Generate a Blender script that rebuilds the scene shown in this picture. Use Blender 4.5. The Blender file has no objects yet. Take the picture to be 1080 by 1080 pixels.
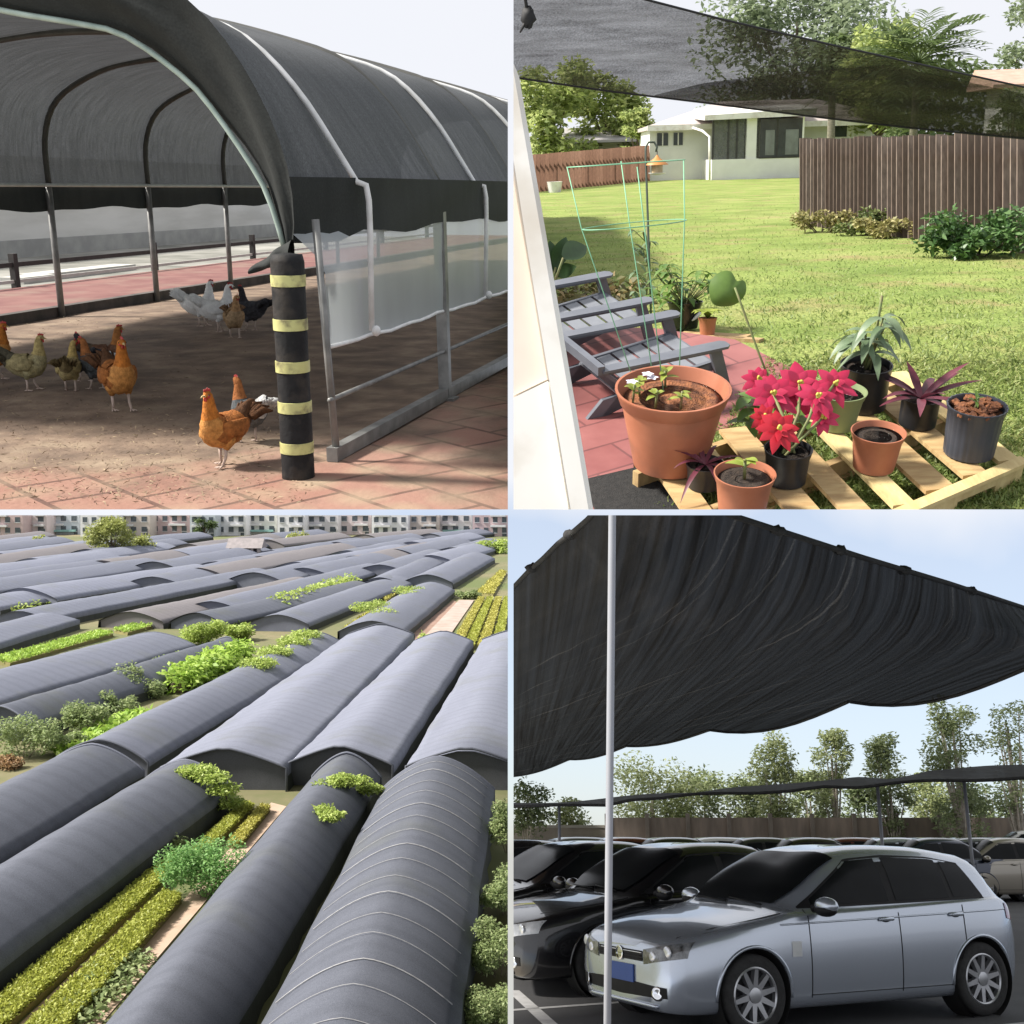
import bpy, bmesh, math, random
import numpy as np
from mathutils import Vector, Matrix
from math import sin, cos, pi, radians, sqrt
rnd = random.Random(7)
rng = np.random.default_rng(7)
scene = bpy.context.scene
COL = scene.collection
# ------------------------------------------------------------------ camera
F = 1200.0                                     # focal length in pixels of a 1080 px wide frame
cam = bpy.data.cameras.new('camera')
cam.sensor_width = 36.0
cam.lens = F / 1080.0 * 36.0
cam.clip_start = 0.1
cam.clip_end = 3000.0
cam_ob = bpy.data.objects.new('camera', cam)
COL.objects.link(cam_ob)
cam_ob.rotation_euler = (radians(90), 0, 0)    # level, looking along +Y
scene.camera = cam_ob
# ------------------------------------------------------------------ sky, sun, exposure
SUN_DIR = Vector((-0.72, -0.14, 0.70)).normalized()   # towards the sun
SUN_EL = math.asin(SUN_DIR.z)
SUN_AZ = math.atan2(SUN_DIR.x, SUN_DIR.y)
world = bpy.data.worlds.new('World')
scene.world = world
world.use_nodes = True
wn, wl = world.node_tree.nodes, world.node_tree.links
wn.clear()
w_out = wn.new('ShaderNodeOutputWorld')
w_bg = wn.new('ShaderNodeBackground')
w_bg.inputs['Strength'].default_value = 0.11
w_sky = wn.new('ShaderNodeTexSky')
w_sky.sky_type = 'NISHITA'
w_sky.sun_disc = False
w_sky.sun_elevation = SUN_EL
w_sky.sun_rotation = SUN_AZ
w_sky.air_density = 1.0
w_sky.dust_density = 2.0
w_tc = wn.new('ShaderNodeTexCoord')
w_sep = wn.new('ShaderNodeSeparateXYZ')
wl.new(w_tc.outputs['Generated'], w_sep.inputs[0])
w_lift = wn.new('ShaderNodeMath'); w_lift.operation = 'MULTIPLY_ADD'
w_lift.inputs[1].default_value = 1.0; w_lift.inputs[2].default_value = 0.31   # horizon of the sky sits below the lowest lot
wl.new(w_sep.outputs['Z'], w_lift.inputs[0])
w_cmb = wn.new('ShaderNodeCombineXYZ')
wl.new(w_sep.outputs['X'], w_cmb.inputs['X']); wl.new(w_sep.outputs['Y'], w_cmb.inputs['Y'])
w_max = wn.new('ShaderNodeMath'); w_max.operation = 'MAXIMUM'; w_max.inputs[1].default_value = 0.02
wl.new(w_lift.outputs[0], w_max.inputs[0]); wl.new(w_max.outputs[0], w_cmb.inputs['Z'])
w_nrm = wn.new('ShaderNodeVectorMath'); w_nrm.operation = 'NORMALIZE'
wl.new(w_cmb.outputs[0], w_nrm.inputs[0])
wl.new(w_nrm.outputs[0], w_sky.inputs['Vector'])
# cloud sheet: nearly closed overhead, open towards the low right
w_noise = wn.new('ShaderNodeTexNoise')
w_noise.inputs['Scale'].default_value = 3.0; w_noise.inputs['Detail'].default_value = 5.0
wl.new(w_nrm.outputs[0], w_noise.inputs['Vector'])
w_a = wn.new('ShaderNodeMath'); w_a.operation = 'MULTIPLY_ADD'
w_a.inputs[1].default_value = 0.25
wl.new(w_noise.outputs['Fac'], w_a.inputs[0])
wl.new(w_sep.outputs['Z'], w_a.inputs[2])
w_r = wn.new('ShaderNodeMapRange')
w_r.inputs['From Min'].default_value = 0.10; w_r.inputs['From Max'].default_value = 0.15
w_r.inputs['To Min'].default_value = 0.42; w_r.inputs['To Max'].default_value = 0.93
wl.new(w_a.outputs[0], w_r.inputs['Value'])
w_mix = wn.new('ShaderNodeMix'); w_mix.data_type = 'RGBA'
wl.new(w_r.outputs['Result'], w_mix.inputs['Factor'])
wl.new(w_sky.outputs['Color'], w_mix.inputs[6])
w_mix.inputs[7].default_value = (4.3, 4.35, 4.55, 1)    # sunlit cloud, in the units of the sky texture
wl.new(w_mix.outputs[2], w_bg.inputs['Color'])
wl.new(w_bg.outputs[0], w_out.inputs['Surface'])
sun = bpy.data.lights.new('sun', 'SUN')
sun.energy = 4.6
sun.angle = radians(8.0)
sun.color = (1.0, 0.95, 0.87)
sun_ob = bpy.data.objects.new('sun', sun)
COL.objects.link(sun_ob)
sun_ob.rotation_euler = SUN_DIR.to_track_quat('Z', 'Y').to_euler()
scene.view_settings.view_transform = 'Standard'
scene.view_settings.look = 'None'
scene.view_settings.gamma = 1.0
scene.view_settings.use_curve_mapping = False
scene.view_settings.exposure = 1.0
scene.cycles.max_bounces = 6
scene.cycles.transparent_max_bounces = 12
scene.cycles.use_denoising = True

# ------------------------------------------------------------------ frames of the four places
def ray(px, py):
    return Vector(((px - 540.0) / F, 1.0, (540.0 - py) / F))

class Place:
    """Local axes of one of the four places: x right, y ahead, z up, ground at z = 0."""
    def __init__(s, up, H, heading):
        s.u = Vector(up).normalized(); s.H = H
        h = Vector(heading); s.f = (h - h.dot(s.u) * s.u).normalized()
        s.r = s.f.cross(s.u)
        o = -H * s.u
        s.M = Matrix(((s.r.x, s.f.x, s.u.x, o.x), (s.r.y, s.f.y, s.u.y, o.y), (s.r.z, s.f.z, s.u.z, o.z), (0, 0, 0, 1)))
        s.Mi = s.M.inverted()
    def g(s, px, py, h=0.0):
        d = ray(px, py); t = (h - s.H) / s.u.dot(d)
        return s.Mi @ (d * t)
    def at(s, px, py, depth):
        return s.Mi @ (ray(px, py) * depth)
    def px(s, p):
        w = s.M @ Vector(p); return (540 + F * w.x / w.y, 540 - F * w.z / w.y, w.y)
QUAD = ['']
# ------------------------------------------------------------------ materials
def _ramp(nt, fac, stops, interp='LINEAR'):
    r = nt.nodes.new('ShaderNodeValToRGB'); e = r.color_ramp.elements
    r.color_ramp.interpolation = interp
    while len(e) < len(stops): e.new(0.5)
    for k, (p, c) in enumerate(stops):
        e[k].position = p; e[k].color = (c[0], c[1], c[2], 1)
    nt.links.new(fac, r.inputs['Fac']); return r.outputs['Color']
def _noise(nt, scale, detail=4.0, stretch=None, coord='Object', rough=0.55, turn=None):
    n = nt.nodes.new('ShaderNodeTexNoise'); n.inputs['Scale'].default_value = scale
    n.inputs['Detail'].default_value = detail; n.inputs['Roughness'].default_value = rough
    tc = nt.nodes.new('ShaderNodeTexCoord'); src = tc.outputs[coord]
    if stretch:
        m = nt.nodes.new('ShaderNodeMapping'); m.inputs['Scale'].default_value = stretch
        if turn is not None:
            m.vector_type = 'TEXTURE'; m.inputs['Scale'].default_value = [1 / v for v in stretch]; m.inputs['Rotation'].default_value = (0, 0, turn)
        nt.links.new(src, m.inputs['Vector']); src = m.outputs[0]
    nt.links.new(src, n.inputs['Vector']); return n.outputs['Fac']
def _mixc(nt, fac, a, b, mode='MIX'):
    m = nt.nodes.new('ShaderNodeMix'); m.data_type = 'RGBA'; m.blend_type = mode
    for sock, v in ((m.inputs['Factor'], fac), (m.inputs[6], a), (m.inputs[7], b)):
        if hasattr(v, 'is_linked') or hasattr(v, 'links'): nt.links.new(v, sock)
        elif isinstance(v, (int, float)): sock.default_value = v
        else: sock.default_value = (v[0], v[1], v[2], 1)
    return m.outputs[2]
def new_mat(name):
    m = bpy.data.materials.new(name); m.use_nodes = True
    nt = m.node_tree; return m, nt, nt.nodes['Principled BSDF']
def mat(name, c1, c2=None, scale=6.0, rough=0.6, metal=0.0, bump=0.0, stretch=None, lo=0.35, hi=0.65, coat=0.0, detail=4.0, spec=0.5, grime=None):
    m, nt, b = new_mat(name)
    b.inputs['Roughness'].default_value = rough; b.inputs['Metallic'].default_value = metal
    b.inputs['Coat Weight'].default_value = coat; b.inputs['Coat Roughness'].default_value = 0.05
    b.inputs['Specular IOR Level'].default_value = spec
    if c2 is None: c2 = tuple(v * 0.82 for v in c1)
    f = _noise(nt, scale, detail, stretch)
    col = _ramp(nt, f, [(lo, c1), (hi, c2)])
    if grime:
        g = _noise(nt, grime[1], 6.0)
        col = _mixc(nt, _ramp(nt, g, [(0.5, (0, 0, 0)), (0.72, (1, 1, 1))]), col, grime[0])
    nt.links.new(col, b.inputs['Base Color'])
    if bump:
        bp = nt.nodes.new('ShaderNodeBump'); bp.inputs['Strength'].default_value = bump; bp.inputs['Distance'].default_value = 0.02
        nt.links.new(_noise(nt, scale * 3, 5.0, stretch), bp.inputs['Height'])
        nt.links.new(bp.outputs[0], b.inputs['Normal'])
    return m
def leaf_mat(name, dark, mid, light, trans=0.25, rough=0.55):
    m, nt, b = new_mat(name)
    g = nt.nodes.new('ShaderNodeNewGeometry')
    c = _ramp(nt, g.outputs['Random Per Island'], [(0.0, dark), (0.5, mid), (1.0, light)])
    n = _noise(nt, 0.9, 3.0)
    c = _mixc(nt, n, c, _mixc(nt, 0.5, c, light))
    b.inputs['Roughness'].default_value = rough
    nt.links.new(c, b.inputs['Base Color'])
    t = nt.nodes.new('ShaderNodeBsdfTranslucent'); nt.links.new(c, t.inputs['Color'])
    mx = nt.nodes.new('ShaderNodeMixShader'); mx.inputs['Fac'].default_value = trans
    out = nt.nodes['Material Output']
    nt.links.new(b.outputs[0], mx.inputs[1]); nt.links.new(t.outputs[0], mx.inputs[2]); nt.links.new(mx.outputs[0], out.inputs['Surface'])
    return m
def net_mat(name, c1, c2, see, stretch=(1, 1, 1), scale=3.0, trans=0.15, var=0.08, weave=0.0, rough=0.75, bump=0.0, sheen=0.0, turn=None, streak=None, knit=70):
    """Knitted shade cloth: partly open (transparent), partly glowing through (translucent)."""
    m, nt, b = new_mat(name)
    f = _noise(nt, scale, 6.0, stretch, turn=turn)
    c = _ramp(nt, f, [(0.3, c1), (0.7, c2)])
    if streak: c = _mixc(nt, _ramp(nt, _noise(nt, scale * 1.7, 3.0, stretch, turn=turn), [(.60, (0, 0, 0)), (.70, (1, 1, 1))]), c, streak)
    k_ = _noise(nt, knit, 3.0, (1, 2.2, 1)); c = _mixc(nt, _ramp(nt, k_, [(.35, (0, 0, 0)), (.65, (.7, .7, .7))]), c, tuple(v * .45 for v in c1))
    b.inputs['Roughness'].default_value = rough
    b.inputs['Sheen Weight'].default_value = sheen
    nt.links.new(c, b.inputs['Base Color'])
    t = nt.nodes.new('ShaderNodeBsdfTranslucent'); nt.links.new(c, t.inputs['Color'])
    mx = nt.nodes.new('ShaderNodeMixShader'); mx.inputs['Fac'].default_value = trans
    nt.links.new(b.outputs[0], mx.inputs[1]); nt.links.new(t.outputs[0], mx.inputs[2])
    tr = nt.nodes.new('ShaderNodeBsdfTransparent')
    m2 = nt.nodes.new('ShaderNodeMixShader')
    mr = nt.nodes.new('ShaderNodeMapRange'); mr.inputs['From Min'].default_value = 0.3; mr.inputs['From Max'].default_value = 0.7
    mr.inputs['To Min'].default_value = max(0.0, see - var); mr.inputs['To Max'].default_value = see + var
    nt.links.new(_noise(nt, scale * 2.3, 6.0, stretch), mr.inputs['Value'])
    fac = mr.outputs['Result']
    if weave:
        w = nt.nodes.new('ShaderNodeTexNoise'); w.inputs['Scale'].default_value = weave; w.inputs['Detail'].default_value = 2.0
        tc = nt.nodes.new('ShaderNodeTexCoord'); nt.links.new(tc.outputs['Object'], w.inputs['Vector'])
        ml = nt.nodes.new('ShaderNodeMath'); ml.operation = 'MULTIPLY_ADD'; ml.inputs[1].default_value = 0.4
        ad = nt.nodes.new('ShaderNodeMath'); ad.operation = 'SUBTRACT'; ad.inputs[1].default_value = 0.2
        nt.links.new(w.outputs['Fac'], ml.inputs[0]); nt.links.new(fac, ml.inputs[2]); nt.links.new(ml.outputs[0], ad.inputs[0]); fac = ad.outputs[0]
    nt.links.new(fac, m2.inputs['Fac'])
    nt.links.new(mx.outputs[0], m2.inputs[1]); nt.links.new(tr.outputs[0], m2.inputs[2])
    if bump:
        bp = nt.nodes.new('ShaderNodeBump'); bp.inputs['Strength'].default_value = bump; bp.inputs['Distance'].default_value = 0.05
        nt.links.new(f, bp.inputs['Height']); nt.links.new(bp.outputs[0], b.inputs['Normal'])
    nt.links.new(m2.outputs[0], nt.nodes['Material Output'].inputs['Surface'])
    return m
def glass_mat(name, c=(0.012, 0.014, 0.016), rough=0.04, spec=0.5):
    m, nt, b = new_mat(name)
    n = _noise(nt, 2.0, 3.0)
    nt.links.new(_ramp(nt, n, [(0.3, c), (0.7, tuple(v * 1.8 for v in c))]), b.inputs['Base Color'])
    b.inputs['Roughness'].default_value = rough; b.inputs['Specular IOR Level'].default_value = spec
    return m
# ------------------------------------------------------------------ mesh builder
class MB:
    def __init__(s): s.v = []; s.f = []; s.mi = []; s.cur = 0
    def add(s, vs, fs):
        o = len(s.v); s.v.extend([tuple(v) for v in vs])
        for f in fs: s.f.append(tuple(i + o for i in f)); s.mi.append(s.cur)
        return s
    def box(s, c, d, rz=0.0, M=None, taper=1.0):
        x, y, z = d[0] / 2, d[1] / 2, d[2] / 2
        R = M if M is not None else Matrix.Rotation(rz, 3, 'Z')
        vs = []
        for sz in (-1, 1):
            k = taper if sz > 0 else 1.0
            for sx, sy in ((-1, -1), (1, -1), (1, 1), (-1, 1)):
                vs.append(R @ Vector((sx * x * k, sy * y * k, sz * z)) + Vector(c))
        return s.add(vs, [(3, 2, 1, 0), (4, 5, 6, 7), (0, 1, 5, 4), (1, 2, 6, 5), (2, 3, 7, 6), (3, 0, 4, 7)])
    def beam(s, a, b, w, h, up=(0, 0, 1)):
        a, b = Vector(a), Vector(b); x = (b - a); L = x.length; x.normalize()
        y = Vector(up).cross(x)
        if y.length < 1e-4: y = Vector((0, 1, 0)).cross(x)
        y.normalize(); z = x.cross(y)
        R = Matrix((x, y, z)).transposed()
        return s.box((a + b) / 2, (L, w, h), M=R)
    def tube(s, pts, r, n=8, caps=True, flat=(1.0, 1.0)):
        pts = [Vector(p) for p in pts]; k = len(pts)
        rs = list(r) if hasattr(r, '__len__') else [r] * k
        vs = []; prev = None
        for i in range(k):
            t = (pts[min(i + 1, k - 1)] - pts[max(i - 1, 0)]).normalized()
            if prev is None:
                a = Vector((0, 0, 1)) if abs(t.z) < 0.9 else Vector((1, 0, 0))
                x = a.cross(t).normalized()
            else:
                x = (prev - prev.dot(t) * t).normalized()
            y = t.cross(x); prev = x
            for j in range(n):
                an = 2 * pi * j / n
                vs.append(pts[i] + (x * cos(an) * flat[0] + y * sin(an) * flat[1]) * rs[i])
        fs = []
        for i in range(k - 1):
            for j in range(n):
                a, b = i * n + j, i * n + (j + 1) % n
                fs.append((a, b, b + n, a + n))
        if caps:
            fs.append(tuple(range(n))[::-1]); fs.append(tuple((k - 1) * n + j for j in range(n)))
        return s.add(vs, fs)
    def lathe(s, prof, c=(0, 0, 0), n=28, M=None, rib=0.0, ribn=0, top=True):
        vs = []; fs = []; k = len(prof)
        for i, (r, z) in enumerate(prof):
            for j in range(n):
                a = 2 * pi * j / n
                rr = r * (1 + rib * cos(ribn * a)) if rib else r
                p = Vector((rr * cos(a), rr * sin(a), z))
                if M is not None: p = M @ p
                vs.append(p + Vector(c))
        for i in range(k - 1):
            for j in range(n):
                a, b = i * n + j, i * n + (j + 1) % n
                fs.append((a, b, b + n, a + n))
        fs.append(tuple(range(n))[::-1])
        if top: fs.append(tuple((k - 1) * n + j for j in range(n)))
        return s.add(vs, fs)
    def grid(s, rows):
        """rows: list of equally long lists of points."""
        k, n = len(rows), len(rows[0]); vs = [p for r in rows for p in r]
        return s.add(vs, [(i * n + j, i * n + j + 1, (i + 1) * n + j + 1, (i + 1) * n + j) for i in range(k - 1) for j in range(n - 1)])
    def prism(s, poly, a, b):
        """poly: 2-D outline mapped by functions a(p) and b(p) to its two faces."""
        n = len(poly); vs = [a(p) for p in poly] + [b(p) for p in poly]
        fs = [tuple(range(n))[::-1], tuple(range(n, 2 * n))] + [(i, (i + 1) % n, n + (i + 1) % n, n + i) for i in range(n)]
        return s.add(vs, fs)
    def blob(s, c, r, n=10, m=7, jit=0.0):
        vs = []; fs = []
        for i in range(m + 1):
            th = pi * i / m
            for j in range(n):
                a = 2 * pi * j / n; k = 1 + jit * (rnd.random() - 0.5)
                vs.append((c[0] + r[0] * k * sin(th) * cos(a), c[1] + r[1] * k * sin(th) * sin(a), c[2] + r[2] * k * cos(th)))
        for i in range(m):
            for j in range(n):
                a, b = i * n + j, i * n + (j + 1) % n
                fs.append((a, a + n, b + n, b))
        return s.add(vs, fs)
    def shift(s, d):
        s.v = [(v[0] + d[0], v[1] + d[1], v[2] + d[2]) for v in s.v]; return s
    def mesh(s, name, mats, smooth=True):
        me = bpy.data.meshes.new(name)
        me.from_pydata(s.v, [], s.f)
        for m in (mats if isinstance(mats, (list, tuple)) else [mats]): me.materials.append(m)
        me.polygons.foreach_set('material_index', s.mi)
        me.polygons.foreach_set('use_smooth', [smooth] * len(s.f))
        me.update()
        return me
def sharp(me, deg=35):
    """smooth shading that keeps hard edges"""
    bm = bmesh.new(); bm.from_mesh(me)
    for e in bm.edges:
        if len(e.link_faces) == 2 and e.calc_face_angle(0) > radians(deg): e.smooth = False
    bm.to_mesh(me); bm.free(); return me
def thicken(mb, t):
    """give a one-sided sheet a back face t below (offset along its normals)"""
    me = bpy.data.meshes.new('tmp'); me.from_pydata(mb.v, [], mb.f)
    bm = bmesh.new(); bm.from_mesh(me); bmesh.ops.recalc_face_normals(bm, faces=bm.faces)
    bmesh.ops.solidify(bm, geom=bm.faces[:], thickness=t)
    bm.verts.index_update()
    mb.v = [tuple(v.co) for v in bm.verts]; mb.f = [tuple(v.index for v in f.verts) for f in bm.faces]; mb.mi = [0] * len(mb.f)
    bm.free(); bpy.data.meshes.remove(me); return mb
def tag(o, label=None, cat=None, group=None, kind=None):
    if label: o['label'] = label
    if cat: o['category'] = cat
    if group: o['group'] = group
    if kind: o['kind'] = kind
    return o
def local(pl, loc, rz=0.0, sc=1.0, M=None):
    return pl.M @ Matrix.Translation(Vector(loc)) @ (M if M is not None else Matrix.Rotation(rz, 4, 'Z')) @ Matrix.Scale(sc, 4)
ALL = []
def thing(name, label, cat, pl, loc=(0, 0, 0), rz=0.0, group=None, sc=1.0, M=None):
    o = bpy.data.objects.new(name, None); COL.objects.link(o)
    o.empty_display_size = 0.1
    o.matrix_world = local(pl, loc, rz, sc, M); o['_q'] = QUAD[0]
    return tag(o, label, cat, group)
def part(name, mb, mats, parent, smooth=False, keep=35, label=None):
    me = mb if isinstance(mb, bpy.types.Mesh) else mb.mesh(name, mats, True)
    if not smooth and not isinstance(mb, bpy.types.Mesh): sharp(me, keep)
    o = bpy.data.objects.new(name, me); COL.objects.link(o); o.parent = parent
    o['_q'] = QUAD[0]
    if label: o['label'] = label
    return o
def solo(name, mb, mats, pl, label=None, cat=None, loc=(0, 0, 0), rz=0.0, group=None, kind=None, smooth=False, sc=1.0, M=None, keep=35):
    me = mb if isinstance(mb, bpy.types.Mesh) else mb.mesh(name, mats, True)
    if not smooth and not isinstance(mb, bpy.types.Mesh): sharp(me, keep)
    o = bpy.data.objects.new(name, me); COL.objects.link(o)
    o.matrix_world = local(pl, loc, rz, sc, M); o['_q'] = QUAD[0]
    return tag(o, label, cat, group, kind)
def copy_tree(o, parent=None):
    c = o.copy(); COL.objects.link(c)
    c.parent = parent
    if parent is not None: c.matrix_parent_inverse = o.matrix_parent_inverse.copy()
    c['_q'] = QUAD[0]
    for ch in o.children: copy_tree(ch, c)
    return c
# ------------------------------------------------------------------ leaves and trees
def leaf_mesh(pos, size, name, material, aspect=0.5, updown=0.5, jitter=0.4, dirs=None, bend=0.25):
    """pos (n,3); one folded, pointed leaf at each point."""
    n = len(pos); pos = np.asarray(pos, float)
    if dirs is None:
        d = rng.normal(size=(n, 3)); d[:, 2] *= updown
    else: d = np.asarray(dirs, float) + rng.normal(size=(n, 3)) * jitter
    d /= np.linalg.norm(d, axis=1, keepdims=True) + 1e-9
    up = rng.normal(size=(n, 3)) * 0.6 + np.array([0, 0, 1.0])
    s_ = np.cross(d, up); s_ /= np.linalg.norm(s_, axis=1, keepdims=True) + 1e-9
    nn = np.cross(s_, d)
    L = (np.asarray(size) * (1 + rng.uniform(-jitter, jitter, n)))[:, None]
    a = pos; b = pos + d * L * 0.5 + s_ * L * aspect * 0.5 + nn * L * 0.08
    c = pos + d * L - nn * L * bend * 0.5; e = pos + d * L * 0.5 - s_ * L * aspect * 0.5 + nn * L * 0.08
    V = np.stack([a, b, c, e], 1).reshape(-1, 3)
    me = bpy.data.meshes.new(name)
    me.vertices.add(4 * n); me.vertices.foreach_set('co', V.ravel().astype(np.float32))
    me.loops.add(4 * n); me.loops.foreach_set('vertex_index', np.arange(4 * n, dtype=np.int32))
    me.polygons.add(n); me.polygons.foreach_set('loop_start', np.arange(0, 4 * n, 4, dtype=np.int32))
    me.materials.append(material)
    me.update(calc_edges=True); me.validate()
    return me
def clump_points(centres, radii, n_each, hollow=0.35, flat=0.8):
    out = []
    for c, r, n in zip(centres, radii, n_each):
        p = rng.normal(size=(n, 3)); p /= np.linalg.norm(p, axis=1, keepdims=True)
        p *= (hollow + (1 - hollow) * rng.random((n, 1)) ** 0.6) * r
        p[:, 2] *= flat
        out.append(p + np.asarray(c))
    return np.concatenate(out)
def tree(name, label, pl, loc, h, crown_r, mats, n=2500, clumps=16, crown_h=None, trunk_r=None, leaf=None, group=None, base=0.35, cat='tree', sc=(1, 1), lean=0.0, thin=0.6, q=1.0, fat=1.0):
    """tapered trunk, limbs to every clump, and a ragged crown of leaves"""
    t = thing(name, label, cat, pl, loc, 0.0, group)
    crown_h = crown_h or h * (1 - base); trunk_r = trunk_r or h * 0.022; leaf = leaf or crown_r * 0.16
    cz = h - crown_h / 2
    cs, rs = [], []
    for k in range(clumps):
        z = rnd.uniform(-0.5, 0.5); w = sqrt(max(0.05, 1 - (1.7 * z) ** 2))
        a = rnd.uniform(0, 2 * pi); rr = crown_r * w * sqrt(rnd.uniform(0.05, 1)) * 0.85
        cs.append((rr * cos(a) * sc[0] + lean * h * (0.5 + z), rr * sin(a) * sc[1], cz + z * crown_h)); rs.append(crown_r * rnd.uniform(0.22, 0.42) * fat)
    mb = MB()
    mb.tube([(0, 0, -0.1), (0.02 * h + lean * h * .2, 0, h * base * 0.6), (lean * h * .4, 0.01 * h, h * base + 0.1 * h), (lean * h * .6, 0, cz + crown_h * 0.3)], [trunk_r * 1.3, trunk_r, trunk_r * 0.8, trunk_r * 0.3], 8)
    for c in cs[:10]:
        z0 = h * base * rnd.uniform(0.75, 1.1)
        mb.tube([(lean * h * .3, 0, z0), (c[0] * 0.5, c[1] * 0.5, (z0 + c[2]) / 2 + 0.02 * h), c], [trunk_r * 0.45, trunk_r * 0.3, trunk_r * 0.12], 5)
    part('trunk', mb, mats[0], t)
    tot = sum(r ** 2 for r in rs)
    pts = clump_points(cs, rs, [max(6, int(n * q * r * r / tot)) for r in rs], thin * 0.4)
    me = leaf_mesh(pts, leaf, 'crown', mats[1])
    part('crown', me, None, t)
    return t
def shrub(name, label, pl, loc, size, m, n=600, leaf=0.12, group=None, cat='shrub', clumps=9, stem=None, rz=0.0):
    cs = [(rnd.uniform(-.5, .5) * size[0], rnd.uniform(-.5, .5) * size[1], size[2] * rnd.uniform(0.22, 0.75)) for _ in range(clumps)]
    rs = [min(size[0], size[2] * 1.1) * rnd.uniform(0.26, 0.42) for _ in range(clumps)]
    pts = clump_points(cs, rs, [n // clumps] * clumps, 0.3)
    pts = pts[pts[:, 2] > 0.0]
    me = leaf_mesh(pts, leaf, 'foliage', m)
    t = thing(name, label, cat, pl, loc, rz, group)
    part('foliage', me, None, t)
    mb = MB()
    for c in cs[:5]: mb.tube([(c[0] * .2, c[1] * .2, -0.03), (c[0] * .6, c[1] * .6, c[2] * .5), c], [leaf * .14, leaf * .1, leaf * .05], 5)
    part('stem', mb, stem or M_['bark'], t)
    return t
def tree_at(pl, name, label, px, D, top_y, r_px, mats, group, base_h=.3, n=2600, q=1.0, crown_px=None, leaf_px=5.0, clumps=18, sc=(1, 1), lean=0, cat='tree', foot=None, thin=.6, fat=1.0):
    c = pl.at(px, 540, D); c.z = 0.0 if foot is None else foot
    # keep the foot under the pixel column
    for _ in range(6): c.x += (px - pl.px(c + Vector((0, 0, 1)))[0]) * D / F
    h = zfor2(pl, c, top_y); k = D / F
    return tree(name, label, pl, c, h, r_px * k, mats, n, clumps, (crown_px or 1.7 * r_px) * k, None, leaf_px * k, group, base_h, cat, sc, lean, thin, q, fat)
def zfor2(pl, p, py):
    lo, hi = 0.0, 120.0
    for _ in range(50):
        m_ = (lo + hi) / 2
        if pl.px(p + Vector((0, 0, m_)))[1] > py: lo = m_
        else: hi = m_
    return lo
M_ = {}
M_['bark'] = mat('bark', (0.16, 0.12, 0.09), (0.08, 0.06, 0.045), 9, 0.9, bump=0.4, stretch=(1, 1, 0.3))
M_['pale_bark'] = mat('pale_bark', (0.42, 0.38, 0.32), (0.25, 0.22, 0.18), 9, 0.9)
# ================================================================== place 1: chickens in a shade tunnel
QUAD[0] = 'TL'
TL = Place((0, -340 / F, 1), 1.6, ray(865, 200))
H = TL.H
def tl_x(px, py): return TL.g(px, py).x
XR = TL.g(347, 492).x; XL = TL.g(0, 345).x          # right and left foot of the tunnel
def tl_y(px, x):                                     # distance along the tunnel at which the line x = const crosses pixel column px
    lo, hi = 2.0, 200.0
    for _ in range(60):
        mid = (lo + hi) / 2
        if (TL.px((x, mid, 0))[0] < px): lo = mid
        else: hi = mid
    return lo
Y0 = TL.g(347, 492).y
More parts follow.
